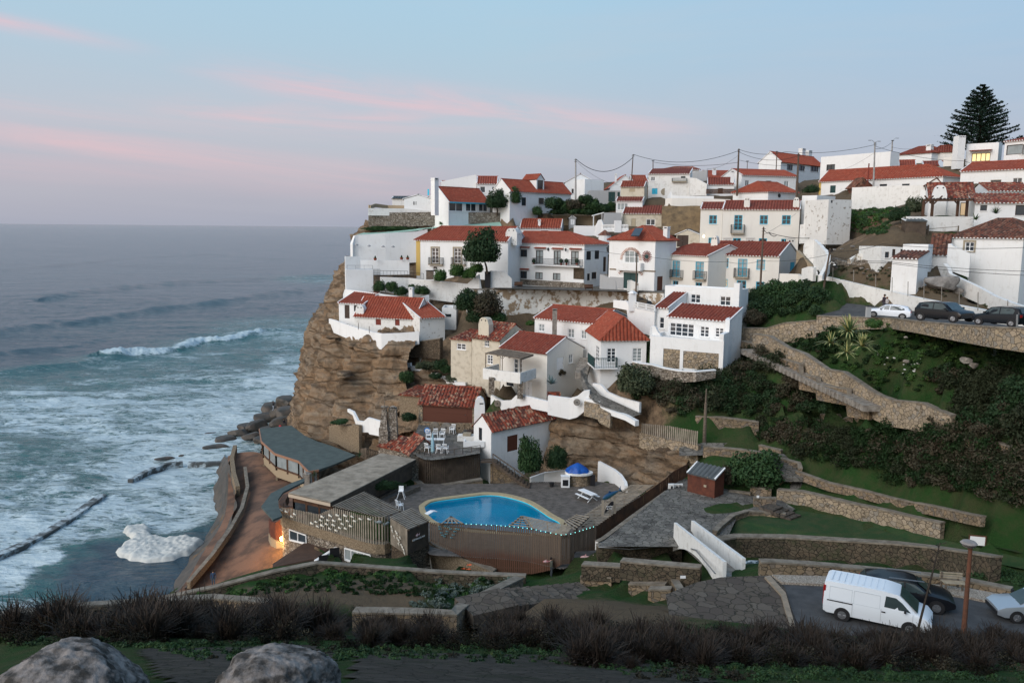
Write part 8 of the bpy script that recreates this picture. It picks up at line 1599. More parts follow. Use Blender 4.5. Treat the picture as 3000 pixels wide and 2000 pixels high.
for i in range(34):
    x,y=rs.uniform(330,1150),rs.uniform(430,760);h_=hit(*px('S1',x,y));
    if h_: s_=rs.uniform(.12,.4);rock('brown stone on the stony earth slope',h_+VZ(s_*.2),(s_,s_,s_*.7),'rock_grey',3+i%2,rs.uniform(0,3),'brown stones on the earth slope','stone')
for x,y,Y,a,c_,k,lab in ((250,1140,110.3,1.35,.95,0,'bulbous grey rock knob on the cliff corner'),(360,800,114.5,1.0,.6,1,'flat grey rock jutting below the curved white wall'),(110,690,117,1.1,.5,2,'flat grey rock shelf at the left below the curved white wall')): rock(lab,W('S2',x,y,Y),(a,a,c_),'cliff',k,.5)
def drape(name,poly,mat,dz=.05,st=.35,kind='structure',reg='F',label=None):
    F_=[px(reg,*p) for p in poly];hp=[hit(*p) for p in F_];hp=[p for p in hp if p];
    x0,x1,y0,y1=min(p.x for p in hp),max(p.x for p in hp),min(p.y for p in hp),max(p.y for p in hp);gx2=np.arange(x0-1,x1+1,st);gy2=np.arange(y0-1,y1+1,st);A2,B2=np.meshgrid(gx2,gy2);xy=np.stack([A2.ravel(),B2.ravel()],1)
    ins_=inpoly(xy,[(p.x,p.y) for p in hp]).reshape(A2.shape);Z2=np.array([gz(a,b) for a,b in xy])+dz;idx=np.arange(A2.size).reshape(A2.shape);kp=ins_[:-1,:-1]|ins_[1:,1:]
    Fq=np.stack([idx[:-1,:-1][kp],idx[:-1,1:][kp],idx[1:,1:][kp],idx[1:,:-1][kp]],1);return tag(link(name,npmesh(name,np.c_[xy,Z2],Fq,M[mat],True)),label,kind=kind)
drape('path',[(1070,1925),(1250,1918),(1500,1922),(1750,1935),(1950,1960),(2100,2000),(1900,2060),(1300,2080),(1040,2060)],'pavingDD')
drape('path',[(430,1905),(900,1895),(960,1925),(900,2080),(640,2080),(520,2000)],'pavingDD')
def carpaint(name,c,metal=.0,rough=.3):
    m,nt,b=newmat(name);b.inputs['Base Color'].default_value=c4(c);b.inputs['Roughness'].default_value=rough;b.inputs['Metallic'].default_value=metal;b.inputs['Coat Weight'].default_value=.12;b.inputs['Coat Roughness'].default_value=.1;b.inputs['Specular IOR Level'].default_value=.3;return m
mTy=simple('tyre_rubber',(.018,.018,.02),.85);mRim=simple('alloy_rim',(.35,.36,.38),.35,metal=.8);mCG=glassmat('car_glass',(.02,.03,.032),.05);mHL=simple('headlamp',(.75,.8,.85),.15,spec=.8);mTL=simple('tail_lamp',(.28,.01,.01),.3)
def car(label,st,W_,paint,glass,wh,wr,pA,pB,frontA,group=None,name='parked_car',trim=None,roofrack=False,extra=None,zs=1):
    """st: stations from rear to front (x, z_bottom, z_belt, z_top, half_top_width_factor);wh: (rear axle x, front axle x);pA/pB world wheel contacts;frontA: pA is the front axle"""
    root=empty(name,(0,0,0),label,'car' if 'van' not in label else 'van',group);hw=W_/2;mb=MB();rings=[]
    for x,z0,zb,zt,tf in st:
        nb=hw*(.90 if (x in (st[0][0],st[-1][0])) else 1.0);h_=zb-z0
        half=[(nb*.86,z0),(nb*.97,z0+.08*h_),(nb,z0+.45*h_),(nb*.985,z0+.8*h_),(nb*.95,zb),(nb*(.95+tf)/2 if zt>zb+.05 else nb*.75,zb+(zt-zb)*.55 if zt>zb+.05 else zb+.03),(nb*tf if zt>zb+.05 else nb*.4,zt-.02 if zt>zb+.05 else zb+.045),(0,zt if zt>zb+.05 else zb+.055)]
        rings.append([V3((x,-y,z)) for y,z in half]+[V3((x,y,z)) for y,z in half[-2::-1]])
    n=len(rings[0]);vs=[v for r in rings for v in r];fs=[(i*n+k,(i+1)*n+k,(i+1)*n+k+1,i*n+k+1) for i in range(len(rings)-1) for k in range(n-1)]+[(i*n+n-1,(i+1)*n+n-1,(i+1)*n,i*n) for i in range(len(rings)-1)]
    fs+=[tuple(range(n-1,-1,-1)),tuple(range((len(rings)-1)*n,len(rings)*n))];mb.add(vs,fs);b=mb.build('body',paint,root,True,(0,0,0))
    e=b.modifiers.new('s','EDGE_SPLIT');e.split_angle=math.radians(48)
    def sidey(x,z):
        for (a,b2) in zip(st[:-1],st[1:]):
            if a[0]<=x<=b2[0]:
                t=(x-a[0])/(b2[0]-a[0]);zb=a[2]+(b2[2]-a[2])*t;zt=a[3]+(b2[3]-a[3])*t;tf=a[4]+(b2[4]-a[4])*t;f=min(1,max(0,(z-zb)/max(.05,zt-zb)));return hw*(.95+(tf-.95)*f)+.012
        return hw
    for poly in glass['side']:
        for sgn in (-1,1):
            m2=MB();m2.add([(x,sgn*sidey(x,z),z) for x,z in poly],[tuple(range(len(poly))) if sgn<0 else tuple(range(len(poly)-1,-1,-1))]);m2.build('side_window',mCG,root,loc=(0,0,0))
    for nm in ('front','rear'):
        if nm in glass:
            x0,z0,w0,x1,z1,w1=glass[nm];m2=MB();o=.02 if nm=='front' else -.02;q=[(x0+o,-w0,z0+.012),(x0+o,w0,z0+.012),(x1+o,w1,z1+.012),(x1+o,-w1,z1+.012)];m2.add(q,[(0,1,2,3) if nm=='front' else (3,2,1,0)]);m2.build('windscreen' if nm=='front' else 'rear_window',mCG,root,loc=(0,0,0))
    for ax in wh:
        for sgn in (-1,1):
            m2=MB();y=sgn*(hw-.09);m2.tube([(ax,y-.1,wr),(ax,y+.1,wr)],wr,20);w=m2.build('wheel',mTy,root,False,(0,0,0));m3=MB();m3.tube([(ax,y+sgn*.09,wr),(ax,y+sgn*.115,wr)],wr*.62,16);m3.build('rim',mRim,w,loc=(0,0,0))
            m4=MB();m4.tube([(ax,sgn*(hw-.03),wr+.01),(ax,sgn*(hw+.004),wr+.01)],wr*1.16,20);m4.build('wheel_arch',M['blackp'],root,loc=(0,0,0))
            m3=MB()
            for k in range(6): a=k*math.pi/3;m3.bar((ax+math.cos(a)*wr*.15,y+sgn*.122,wr+math.sin(a)*wr*.15),(ax+math.cos(a)*wr*.56,y+sgn*.122,wr+math.sin(a)*wr*.56),.05,.02)
            m3.build('spokes',mRim,w,loc=(0,0,0))
    zf=st[-1][2];xf=st[-1][0];xr=st[0][0];zr=glass.get('tail',.75)
    for sgn in (-1,1):
        m2=MB();m2.box((xf-.32,sgn*hw*.62-.16,zf-.16),(.30,0,-.02),(0,.32,0),(0,0,.13));m2.build('headlight',mHL,root,loc=(0,0,0));m2=MB();m2.box((xr-.015,sgn*hw*.8-.1,zr),(.12,0,0),(0,.2,0),(0,0,glass.get('tailh',.22)));m2.build('tail_light',mTL,root,loc=(0,0,0))
        m2=MB();xm=glass['mirror'];m2.box((xm,sgn*(hw+.08)-.08,glass['mz']),(.1,0,0),(0,.16,0),(0,0,.13));m2.build('mirror',M['blackp'] if trim is None else trim,root,loc=(0,0,0))
    m2=MB();m2.box((xf-.06,-hw*.8,st[-1][1]+.02),(.1,0,0),(0,hw*1.6,0),(0,0,.18));m2.build('front_bumper',M['blackp'],root,loc=(0,0,0))
    if roofrack:
        for sgn in (-1,1): m2=MB();m2.bar((-.9,sgn*hw*.66,st[4][3]+.03),(.75,sgn*hw*.66,st[4][3]+.03),.04);m2.build('roof_rail',mRim,root,loc=(0,0,0))
    if extra: extra(root,hw,sidey)
    f,r=(pA,pB) if frontA else (pB,pA);d=V3((f.x-r.x,f.y-r.y,0));ang=math.atan2(d.y,d.x);s=d.length/(wh[1]-wh[0]);root.scale=(s,s,s*zs)
    mid=(f+r)/2;nrm=V3((-math.sin(ang),math.cos(ang),0));
    if nrm.y<0: nrm=-nrm
    c=mid+nrm*hw*s*.9-V3((math.cos(ang),math.sin(ang),0))*(wh[0]+wh[1])/2*s;root.location=(c.x,c.y,(f.z+r.z)/2);root.rotation_euler=(0,-math.asin(max(-.2,min(.2,(f.z-r.z)/d.length))),ang);return root
hatch=[(-1.95,.38,.78,.79,.6),(-1.9,.32,.95,1.02,.72),(-1.62,.2,.98,1.36,.70),(-1.1,.2,.96,1.46,.74),(-.2,.2,.93,1.49,.76),(.35,.2,.91,1.42,.75),(.62,.2,.90,1.22,.74),(1.0,.2,.88,.89,.7),(1.7,.22,.78,.79,.6),(1.98,.34,.6,.61,.5)]
hg=dict(side=[[(-1.0,.98),(-.12,.95),(-.15,1.40),(-.95,1.38),(-1.35,1.2),(-1.4,1.05)],[(-.05,.95),(.78,.92),(.5,1.22),(.25,1.38),(-.08,1.42)]],front=(.98,.93,.66,.42,1.38,.56),rear=(-1.93,1.02,.58,-1.66,1.33,.5),mirror=.62,mz=.95)
A_=lambda x,y,Y:W('S1',x,y,Y)
car('white hatchback parked first in the row on the upper road, beside the litter bin',hatch,1.75,carpaint('white_car_paint',(.72,.76,.82)),hg,(-1.25,1.27),.31,A_(725,1143,79),A_(1020,1168,77.8),True,'cars parked along the upper road',zs=.84)
box=[(-1.72,.38,.8,.81,.6),(-1.7,.3,1.0,1.1,.74),(-1.5,.2,1.0,1.46,.74),(-1.0,.2,.98,1.54,.77),(-.1,.2,.96,1.56,.78),(.45,.2,.94,1.48,.76),(.75,.2,.92,1.2,.75),(1.05,.2,.9,.92,.7),(1.55,.24,.84,.85,.6),(1.74,.34,.66,.67,.5)]
bg_=dict(side=[[(-1.25,1.02),(-.32,.98),(-.32,1.46),(-1.1,1.44),(-1.3,1.3)],[(-.25,.98),(.85,.94),(.55,1.25),(.35,1.42),(-.25,1.47)]],front=(1.03,.95,.62,.5,1.42,.54),rear=(-1.70,1.06,.58,-1.52,1.42,.52),mirror=.66,mz=.98)
car('black and grey small car parked in the middle of the upper road row',box,1.66,carpaint('black_car_paint',(.004,.004,.006),0,.25),bg_,(-1.22,1.26),.30,A_(1545,1200,67.5),A_(1212,1177,70.3),True,'cars parked along the upper road',zs=.84)
car('dark blue-black small hatchback parked last in the upper row, at the right',box,1.6,carpaint('dark_car_paint',(.003,.005,.009),0,.25),bg_,(-1.16,1.2),.28,A_(1805,1222,61.2),A_(2140,1247,58.8),True,'cars parked along the upper road',zs=.84)
RZ=lambda x,y:WZ('T4',x,y,ZR)
van=[(-2.5,.45,1.0,1.02,.6),(-2.47,.35,1.15,1.86,.80),(-2.3,.25,1.15,1.94,.82),(-1.0,.25,1.15,1.97,.83),(.3,.25,1.14,1.97,.83),(.95,.25,1.12,1.88,.80),(1.35,.25,1.10,1.55,.78),(1.8,.25,1.06,1.12,.72),(2.25,.27,.95,.97,.6),(2.5,.36,.70,.71,.5)]
vg_=dict(side=[[(.35,1.2),(1.55,1.14),(1.15,1.52),(.85,1.72),(.40,1.74)]],front=(1.83,1.14,.78,1.0,1.84,.66),mirror=1.25,mz=1.15,tail=.7,tailh=1.0)
def vanx(root,hw,sy):
    for x0,x1 in ((-2.2,-1.15),(-1.05,.15)):
        for sgn in (-1,1):
            m2=MB();
            for a,b in (((x0,1.05),(x1,1.05)),((x0,1.70),(x1,1.70)),((x0,1.05),(x0,1.70)),((x1,1.05),(x1,1.70))): m2.bar((a[0],sgn*(sy(a[0],a[1])),a[1]),(b[0],sgn*(sy(b[0],b[1])),b[1]),.02,.012)
            m2.build('panel_seam',mVS,root,loc=(0,0,0))
    for sgn in (-1,1):
        m2=MB();m2.bar((-2.3,sgn*(hw+.005),1.0),(-1.1,sgn*(hw+.005),1.0),.02,.05);m2.build('door_rail',M['blackp'],root,loc=(0,0,0));m2=MB();m2.bar((.25,sgn*(hw+.01),.95),(.42,sgn*(hw+.01),.95),.03,.05);m2.build('door_handle',M['blackp'],root,loc=(0,0,0))
        for x in (.22,-1.1,1.65): m2=MB();m2.bar((x,sgn*(hw+.004),.4),(x,sgn*(hw+.004),1.1),.012,.012);m2.build('door_seam',M['grey'],root,loc=(0,0,0))
    m2=MB();m2.box((-2.53,-hw*.86,.45),(.03,0,0),(0,hw*1.72,0),(0,0,.15));m2.build('rear_bumper',M['blackp'],root,loc=(0,0,0))
    for i in range(9): m2=MB();m2.bar((-2.2+i*.3,-.6,1.975),(-2.2+i*.3,.6,1.975),.10,.012);m2.build('roof_rib',mVP,root,loc=(0,0,0))
mVS=simple('van_seam',(.45,.5,.53),.5);mVP=carpaint('white_van_paint',(.70,.75,.80))
car('white panel van parked on the lower road behind the brushwood',van,1.92,mVP,vg_,(-1.55,1.55),.33,RZ(1140,1440),RZ(520,1305),True,None,'panel_van',extra=vanx)
wag=[(-2.2,.38,.82,.84,.6),(-2.15,.3,1.0,1.08,.72),(-1.9,.22,1.0,1.38,.70),(-1.2,.2,.98,1.46,.73),(-.1,.2,.95,1.48,.75),(.4,.2,.93,1.38,.74),(.75,.2,.92,1.15,.72),(1.1,.2,.9,.91,.7),(1.85,.22,.8,.81,.6),(2.2,.34,.62,.63,.5)]
wg=dict(side=[[(-1.8,1.04),(-1.15,1.0),(-1.15,1.38),(-1.7,1.32)],[(-1.08,1.0),(-.2,.98),(-.2,1.40),(-1.08,1.40)],[(-.12,.98),(.88,.94),(.55,1.2),(.3,1.34),(-.12,1.40)]],front=(1.08,.94,.66,.48,1.36,.56),rear=(-2.17,1.06,.6,-1.94,1.36,.52),mirror=.75,mz=.96)
f=RZ(1385,1245);car('black estate car with silver roof rails parked behind the white van',wag,1.8,carpaint('black_estate_paint',(.008,.009,.012)),wg,(-1.35,1.35),.33,f,f+V3((-2.6,.9,0)),True,None,roofrack=True)
f=RZ(2120,1328);car('silver car at the right edge of the picture on the lower road',wag,1.75,carpaint('silver_car_paint',(.42,.47,.52),.5,.32),wg,(-1.3,1.3),.31,f,f+V3((2.5,-.35,0)),True)
def person(label,loc,h,cols,rz=0,pose='stand',group=None):
    """cols: hair, skin, top, trousers"""
    s=h/1.75;J=dict(pel=(0,0,.95),chest=(0,0,1.28),neck=(0,0,1.48),head=(0,.01,1.6),top=(0,0,1.72));E=[('pel','chest'),('chest','neck'),('neck','head'),('head','top')];Rr=dict(pel=.15,chest=.165,neck=.06,head=.095,top=.06)
    for sg,n in ((-1,'l'),(1,'r')):
        a=.06 if pose=='stand' else .2*sg
        J.update({'sh'+n:(.19*sg,0,1.42),'el'+n:(.26*sg,.02,1.14),'wr'+n:(.25*sg,-.1,.90),'ha'+n:(.25*sg,-.13,.82),'hi'+n:(.1*sg,0,.9),'kn'+n:(.11*sg,-a*.6,.5),'an'+n:(.11*sg,a*.5,.09),'to'+n:(.12*sg,a*.5-.17,.04)})
        if pose=='sit': J.update({'kn'+n:(.13*sg,-.42,.98),'an'+n:(.13*sg,-.46,.56),'to'+n:(.13*sg,-.6,.52),'wr'+n:(.15*sg,-.3,1.02),'ha'+n:(.12*sg,-.38,1.03)})
        if pose=='fish' : J.update({'el'+n:(.25*sg,-.15,1.2),'wr'+n:(.12*sg,-.38,1.28),'ha'+n:(.1*sg,-.45,1.3)})
        Rr.update({'sh'+n:.075,'el'+n:.055,'wr'+n:.038,'ha'+n:.042,'hi'+n:.095,'kn'+n:.065,'an'+n:.045,'to'+n:.04});E+=[('chest','sh'+n),('sh'+n,'el'+n),('el'+n,'wr'+n),('wr'+n,'ha'+n),('pel','hi'+n),('hi'+n,'kn'+n),('kn'+n,'an'+n),('an'+n,'to'+n)]
    ks=list(J);me=bpy.data.meshes.new('person');me.from_pydata([J[k] for k in ks],[(ks.index(a),ks.index(b)) for a,b in E],[]);me.update();root=bpy.data.objects.new('person',me);COL.objects.link(root)
    sk=root.modifiers.new('skin','SKIN');
    for i,k in enumerate(ks): me.skin_vertices[0].data[i].radius=(Rr[k],Rr[k]*.9);me.skin_vertices[0].data[i].use_root=(k=='pel')
    root.modifiers.new('sub','SUBSURF').render_levels=2
    m,nt,b=newmat('clothing');v=coords(nt,'Object');s3=nd(nt,'ShaderNodeSeparateXYZ');LK(nt,v,s3.inputs[0]);hr,sn,tp,tr=cols;r=ramp(nt,mth(nt,'DIVIDE',s3.outputs[2],1.8),[(0,(.02,.02,.02)),(.05,tr),(.525,tp),(.83,sn),(.93,hr)]);nt.nodes[r.node.name].color_ramp.interpolation='CONSTANT';LK(nt,r,b.inputs['Base Color']);b.inputs['Roughness'].default_value=.9
    me.materials.append(m);root.location=loc;root.scale=(s,s,s);root.rotation_euler=(0,0,rz)
    hb=MB();hb.lathe((0,.025,1.56),[(.02,-.02),(.1,.02),(.118,.09),(.1,.165),(.03,.2)],12);q=hb.build('hair',simple('hair',hr,.9),root,True,(0,0,0));return tag(root,label,'person',group)
SKN=(.45,.28,.2)
person('person in a dark blue jacket and jeans standing on the red sand terrace',W('T5',1472,508,69.5),1.5,((.03,.02,.015),SKN,(.03,.06,.12),(.04,.09,.14)),.3)
person('person in dark clothes standing in the shadow beside the curved restaurant wing',W('S5',68,768,108),1.55,((.02,.015,.01),SKN,(.05,.05,.055),(.03,.04,.07)),1)
person('person in black top and pale trousers fishing from the sea rocks',W('S5',200,212,122),1.6,((.02,.015,.01),SKN,(.02,.02,.025),(.3,.34,.4)),2.6,'fish')
person('person in dark clothes sitting on the rocks at the cliff foot, beside a red bag',W('S5',322,370,121)-VZ(.5),1.5,((.02,.015,.01),SKN,(.02,.02,.03),(.03,.03,.04)),1.2,'sit')
mb=MB();p=W('S5',278,395,120);mb.lathe(p,[(.15,0),(.22,.15),(.1,.3)],8);thing('bag',mb,simple('red_fabric',(.5,.04,.05),.8),'small red bag on the dark rocks','bag')
person('walker in a dark jacket passing behind the white hatchback',W('S1',830,1085,83),1.72,((.03,.015,.01),SKN,(.03,.02,.03),(.05,.05,.06)),-1.4)
person('second, shorter walker with brown hair behind the white hatchback',W('S1',858,1085,82.6),1.45,((.12,.05,.02),SKN,(.4,.38,.38),(.05,.05,.06)),-1.4)
person('dark-haired person in a green-grey jacket beside the pink fish by the pool fence',W('S7',1625,1330,60.6),1.6,((.015,.01,.01),SKN,(.07,.075,.06),(.04,.05,.06)),1.8)
person('person in a reddish top on the stairs beside the upper cream house',W('R7',1985,400,124),1.6,((.02,.015,.01),SKN,(.12,.03,.03),(.03,.03,.04)),0)
def pole(label,reg,x1,y1,x2,y2,Y,r=.11,mat='pole',name='utility_pole',arms=(),Y2=None,group=None):
    t=W(reg,x1,y1,Y);b=W(reg,x2,y2,Y2 or Y);root=empty(name,b,label,'pole',group);mb=MB();mb.tube([b-VZ(1),b.lerp(t,.5),t],[r*1.15,r,r*.8],8);mb.build('shaft',M[mat],root)
    mb=MB();
    for k in (.93,.97): q=b.lerp(t,k);mb.bar(q-V3((.25,.1,0)),q+V3((.25,-.1,0)),.06)
    if mat in('pole','poleC') : mb.build('bracket',M['iron'],root)
    for dx,dz in arms: mb=MB();mb.tube([t-VZ(.1),t+V3((dx*.5,0,dz)),t+V3((dx,0,dz))],.035,5);mb.box(t+V3((dx-.1 if dx<0 else dx-.25,-.08,dz-.06)),(.35,0,0),(0,.16,0),(0,0,.08),0);mb.build('lamp_arm',M['steel'],root)
    return t
T={}
T['a']=pole('tall grey concrete pole rising from the dark shrubs right of the dormer house','R2',1112,72,1114,640,143,.14,'poleC')
T['b']=pole('dark timber pole standing among the skyline chimneys','R2',1905,12,1880,392,147,.09)
T['c']=pole('short dark pole top on the skyline above the peeling house','R2',2178,95,2180,215,156,.08)
T['d']=pole('thick timber pole with coiled cable in front of the long single-storey house','R3',1245,170,1222,735,139,.15)
T['e']=pole('thin dark pole behind the hip-roofed house','R3',1362,335,1360,460,158,.06)
T['f']=pole('plain pole in front of the skyline gabled house','R3',1770,200,1758,465,160,.09)
T['g']=pole('mossy twin-legged pole left of the very long white house','R3',2068,232,2045,765,137,.17)
T['h']=pole('street lamp pole with two curved arms behind the tall boundary wall','R4',772,240,757,715,127,.13,'poleC',arms=((-.9,.25),(.75,.12)))
T['i']=pole('short pole with one lamp arm behind the large plain white building','R4',957,220,952,342,150,.13,'poleC',arms=((1.0,.35),))
T['j']=pole('grey lattice-like utility pole in front of the lower cream house','R7',1322,372,1283,1062,107,.13)
T['k']=pole('thin black pole standing at the street edge under the sun ornament','R6',1630,390,1618,920,111.5,.1)
T['l']=pole('leaning brown utility pole at the top of the roadside wall','S1',288,445,195,975,93.5,.12)
mb=MB();q=W('S1',300,590,93.2);mb.tube([q-V3((.3,0,.3)),q+V3((0,-.1,.1)),q+V3((.25,-.2,-.1))],.04,5);mb.lathe(q+V3((.28,-.2,-.3)),[(.05,.15),(.18,.05),(.16,0)],8);thing('street_lamp',mb,M['white2'],'small white street lamp arm on the leaning brown pole','lamp')
b=W('T4',1640,1440,37);t=W('T4',1706,615,37.4);root=empty('street_lamp',b,'rust-coloured street lamp post with round grey head beside the lower road','lamp');mb=MB();mb.tube([b-VZ(1),t],[.13,.09],10);mb.build('post',M['rust'],root);mb=MB();mb.tube([t,t+V3((.0,0,.12))],.1,8);mb.lathe(t+V3((-.1,0,.05)),[(.34,0),(.38,.06),(.3,.14),(.1,.18)],18,0,1,1);mb.lathe(t+V3((-.1,0,-.12)),[(.1,0),(.25,.06),(.3,.1)],14);mb.build('lamp_head',simple('milky_lamp_head',(.3,.27,.25),.5,(.2,.18,.17),4),root)
mb=MB();b=W('T4',1190,1430,34.5);t=W('T4',1425,590,35.5);mb.tube([b-VZ(.6),b.lerp(t,.5)+V3((.05,0,0)),t],[.06,.045,.02],6)
for k in range(14): q=b.lerp(t,.7+.3*k/14);a=k*2.4;mb.tube([q,q+V3((math.cos(a)*.28,math.sin(a)*.28,.12))],[.012,.02],4)
thing('agave_stalk',mb,M['twig'],'tall thin dark dried agave stalk in front of the white van','dead plant')
mb=MB();b=W('S1',2190,1350,57.3);t=W('S1',2197,1120,57.3);mb.tube([b,t],.07,6);thing('post',mb,M['steel'],'short reddish-grey post against the parking wall at the right','post')
def cable(label,pts,sag,r=.028,group='overhead cables'):
    mb=MB()
    for a,b in zip(pts[:-1],pts[1:]):
        n=14;mb.tube([a.lerp(b,i/n)-V3((0,0,4*sag*(i/n)*(1-i/n))) for i in range(n+1)],r,4,cap=False)
    thing('cable',mb,M['cable'],label,'cable',group)
W3=lambda x,y,Y:W('R3',x,y,Y);W4=lambda x,y,Y:W('R4',x,y,Y);W2=lambda x,y,Y:W('R2',x,y,Y)
cable('heavy sagging cable between the concrete pole and the skyline timber pole',[T['a'],T['b']-VZ(.5)],2.3,.05)
cable('cable falling from the concrete pole to the gabled skyline house',[T['a']-VZ(.3),W2(1700,430,150)],.8,.02)
cable('cable from the skyline timber pole to the thick coiled pole',[T['b'],T['d']-VZ(.3)],1.6,.035)
cable('second cable from the short pole top to the thick coiled pole',[T['c']-VZ(.3),T['d']-VZ(2.2)],.6,.03)
cable('slanting cable from the thick coiled pole down to the orange roof',[T['d']-VZ(1),W3(805,445,152)],.6,.02)
cable('upper cable from the thick coiled pole toward the right skyline',[T['d']-VZ(.1),W3(1890,210,140),T['h']-VZ(.4)],.6,.03)
cable('middle cable from the thick coiled pole to the mossy pole',[T['d']-VZ(.5),T['g']-VZ(.4)],1.0,.028)
cable('lower cable from the thick coiled pole to the mossy pole',[T['d']-VZ(1.8),T['g']-VZ(1.9)],.4,.022)
cable('cable from the twin-arm lamp pole to the short lamp pole',[T['h']-VZ(1.0),T['i']-VZ(.3)],.4,.03)
cable('long cable from the lamp poles across the white house front to the right',[T['h']-VZ(.6),W4(1700,440,125),W4(2400,470,118)],.5,.025)
cable('cable from the short lamp pole running right past the hipped roofs',[T['i']-VZ(1.2),W4(1190,310,140)],.2,.02)
cable('thin cable fanning left from the twin-arm lamp pole',[T['h']-VZ(1.6),W4(440,530,135)],.2,.015)
cable('looping black cable from the lattice-like pole to the stairs',[T['j']-VZ(.2),W('R7',1390,440,106.5),W('R7',1470,470,106.3),W('R7',1380,435,106.4),W('R7',1850,500,103)],.25,.035)
cable('cable drooping across the lower cream house front',[W('R6',1650,420,111.3),W('R7',900,772,108),W('R7',1290,760,106),W('R7',2060,692,95)],.3,.02)
cable('thin cable across the balcony house to the black pole',[W('R6',600,290,122.5),W('R6',1320,395,118),T['k']-VZ(.3)],.1,.02)
cable('slanting cable up to the corner of the upper cream house',[T['j']-VZ(1),W('R7',1695,215,122)],.2,.02)
cable('upper cable crossing the big white house at the right',[T['l']-VZ(.3),W('S1',820,400,88),W('S1',2400,430,80)],.3,.022)
cable('middle pair cable crossing in front of the big white house',[T['l']-VZ(.8),W('S1',830,575,87),W('S1',2400,680,76)],.2,.022)
cable('lower pair cable crossing in front of the big white house',[T['l']-VZ(1.0),W('S1',850,590,87),W('S1',2400,725,76)],.2,.022)
for i,(x,yt,yb,Y) in enumerate(((235,365,450,101),(315,640,745,95),(527,665,765,92.5),(752,710,815,89.5),(920,740,870,86),(1082,782,905,84),(1245,775,930,81.5),(1425,830,975,78.5),(1605,890,1010,75.5),(1797,890,1045,72),(2100,975,1090,67))):
    mb=MB();mb.tube([W('S1',x,yb,Y)-VZ(.3),W('S1',x,yt,Y)],.04,5);thing('fence_post',mb,M['concrete'],'thin grey fence post above the roadside wall','post','fence posts above the roadside wall')
mb=MB();a,b2=W('R4',895,1235,103.5),W('R4',1330,1240,101);b3=W('R4',1650,1215,99.5)
for k in range(5): mb.bar(a+VZ(.12+k*.25),b2+VZ(.12+k*.25),.03,.2)
for t_ in (0,.25,.6,1): q=a.lerp(b2,t_);mb.bar(q-VZ(.5),q+VZ(1.4),.14)
mb.bar(b2+VZ(.9),b3+VZ(.9),.06);mb.bar(b2+VZ(.4),b3+VZ(.4),.06);mb.bar(b3,b3+VZ(1),.12)
thing('board_fence',mb,M['wood'],'grey horizontal board fence at the foot of the grass slope','fence')
mb=MB();p=W('S1',672,1135,77.5);mb.box(p-V3((.2,.2,.1)),(.4,0,0),(0,.35,0),(0,0,1.0));mb.box(p+V3((-.22,-.22,.9)),(.44,0,0),(0,.4,0),(0,0,.1),1);thing('litter_bin',mb,[M['grey'],M['blackp']],'upright grey and black litter bin beside the white hatchback','bin')
mb=MB();p=W('T2',762,1075,70);mb.lathe(p-VZ(.35),[(.2,0),(.24,.9),(.27,.95),(.2,1.05)],12);thing('litter_bin',mb,M['blackp'],'dark round litter bin at the bend of the outdoor stairs','bin')
o=WZ('T4',1470,1040,ZR+.13);root=empty('bench',o,'weathered slatted bench on the mosaic sidewalk behind the estate car','bench');mb=MB()
for k in range(4): mb.bar(o+V3((0,.15+k*.13,.42)),o+V3((1.15,-.05+k*.13,.42)),.08,.04)
mb.build('seat',M['trim'],root);mb=MB()
for k in range(3): mb.bar(o+V3((0,.68,.55+k*.13)),o+V3((1.15,.48,.55+k*.13)),.03,.09)
mb.build('backrest',M['trim'],root)
for t_ in (.1,1.0): mb=MB();q=o+V3((t_,-.03*t_,0));mb.bar(q+V3((0,.15,0)),q+V3((0,.15,.42)),.09);mb.bar(q+V3((0,.62,0)),q+V3((0,.66,.85)),.09);mb.build('leg',M['wood'],root)
root=boardsign('info_board','white information board in a timber frame on the lawn wall',W('T4',1766,575,54.5),V3((1,-.25,0)),.95,.62,M['fw'],[],M['fk'],.1)
mb=MB();c=V3(root.location);e=V3((1,-.25,0)).normalized()
for s_ in (-.52,.52): mb.bar(c+e*s_*.98-VZ(.9),c+e*s_*.98+VZ(.4),.07)
mb.bar(c-e*.52+VZ(.36),c+e*.52+VZ(.36),.07);mb.build('frame',M['rust'],root)
mb=MB();p=W('S8',1745,1528,49.3);mb.box(p-V3((.17,.05,.09)),(.34,0,0),(0,.03,0),(0,0,.17));thing('plaque',mb,M['fw'],'small white plaque on the low dark stone wall block','plaque')
mb=MB();p=W('T3',1115,545,66.9);mb.box(p-V3((.1,.05,.02)),(.2,0,0),(0,.03,0),(0,0,.2));thing('notice',mb,M['fw'],'small white notice on the courtyard corner wall','notice')
mb=MB();p=W('S4',760,200,99);
for dx in (-.75,.75): mb.tube([p+V3((dx,-.05,0)),p+V3((dx,.05,0))],.33,16)
mb.tube([p+V3((-.75,0,0)),p+V3((-.3,0,.5)),p+V3((.35,0,.45)),p+V3((.75,0,0))],.05,6);mb.tube([p+V3((.55,0,.3)),p+V3((.45,0,.75)),p+V3((.35,0,.8))],.035,5);mb.box(p+V3((-.6,-.1,.5)),(.6,0,0),(0,.2,0),(0,0,.1),1);thing('moped',mb,[M['iron'],M['blackp']],'dark moped parked behind the lattice balustrade','moped')
for x,y,Y,lab in ((1462,475,136,'white satellite dish beside a small white dome on the skyline roofs'),(1668,478,131,'white satellite dish facing left beside the broad tall chimney')):
    mb=MB();p=W('R4',x,y,Y);mb.lathe(p,[(.05,0),(.45,.1),(.62,.22)],16);o=thing('satellite_dish',mb,M['whitep'],lab,'satellite dish',loc=tuple(p));o.rotation_euler=(1.2,0,.4)
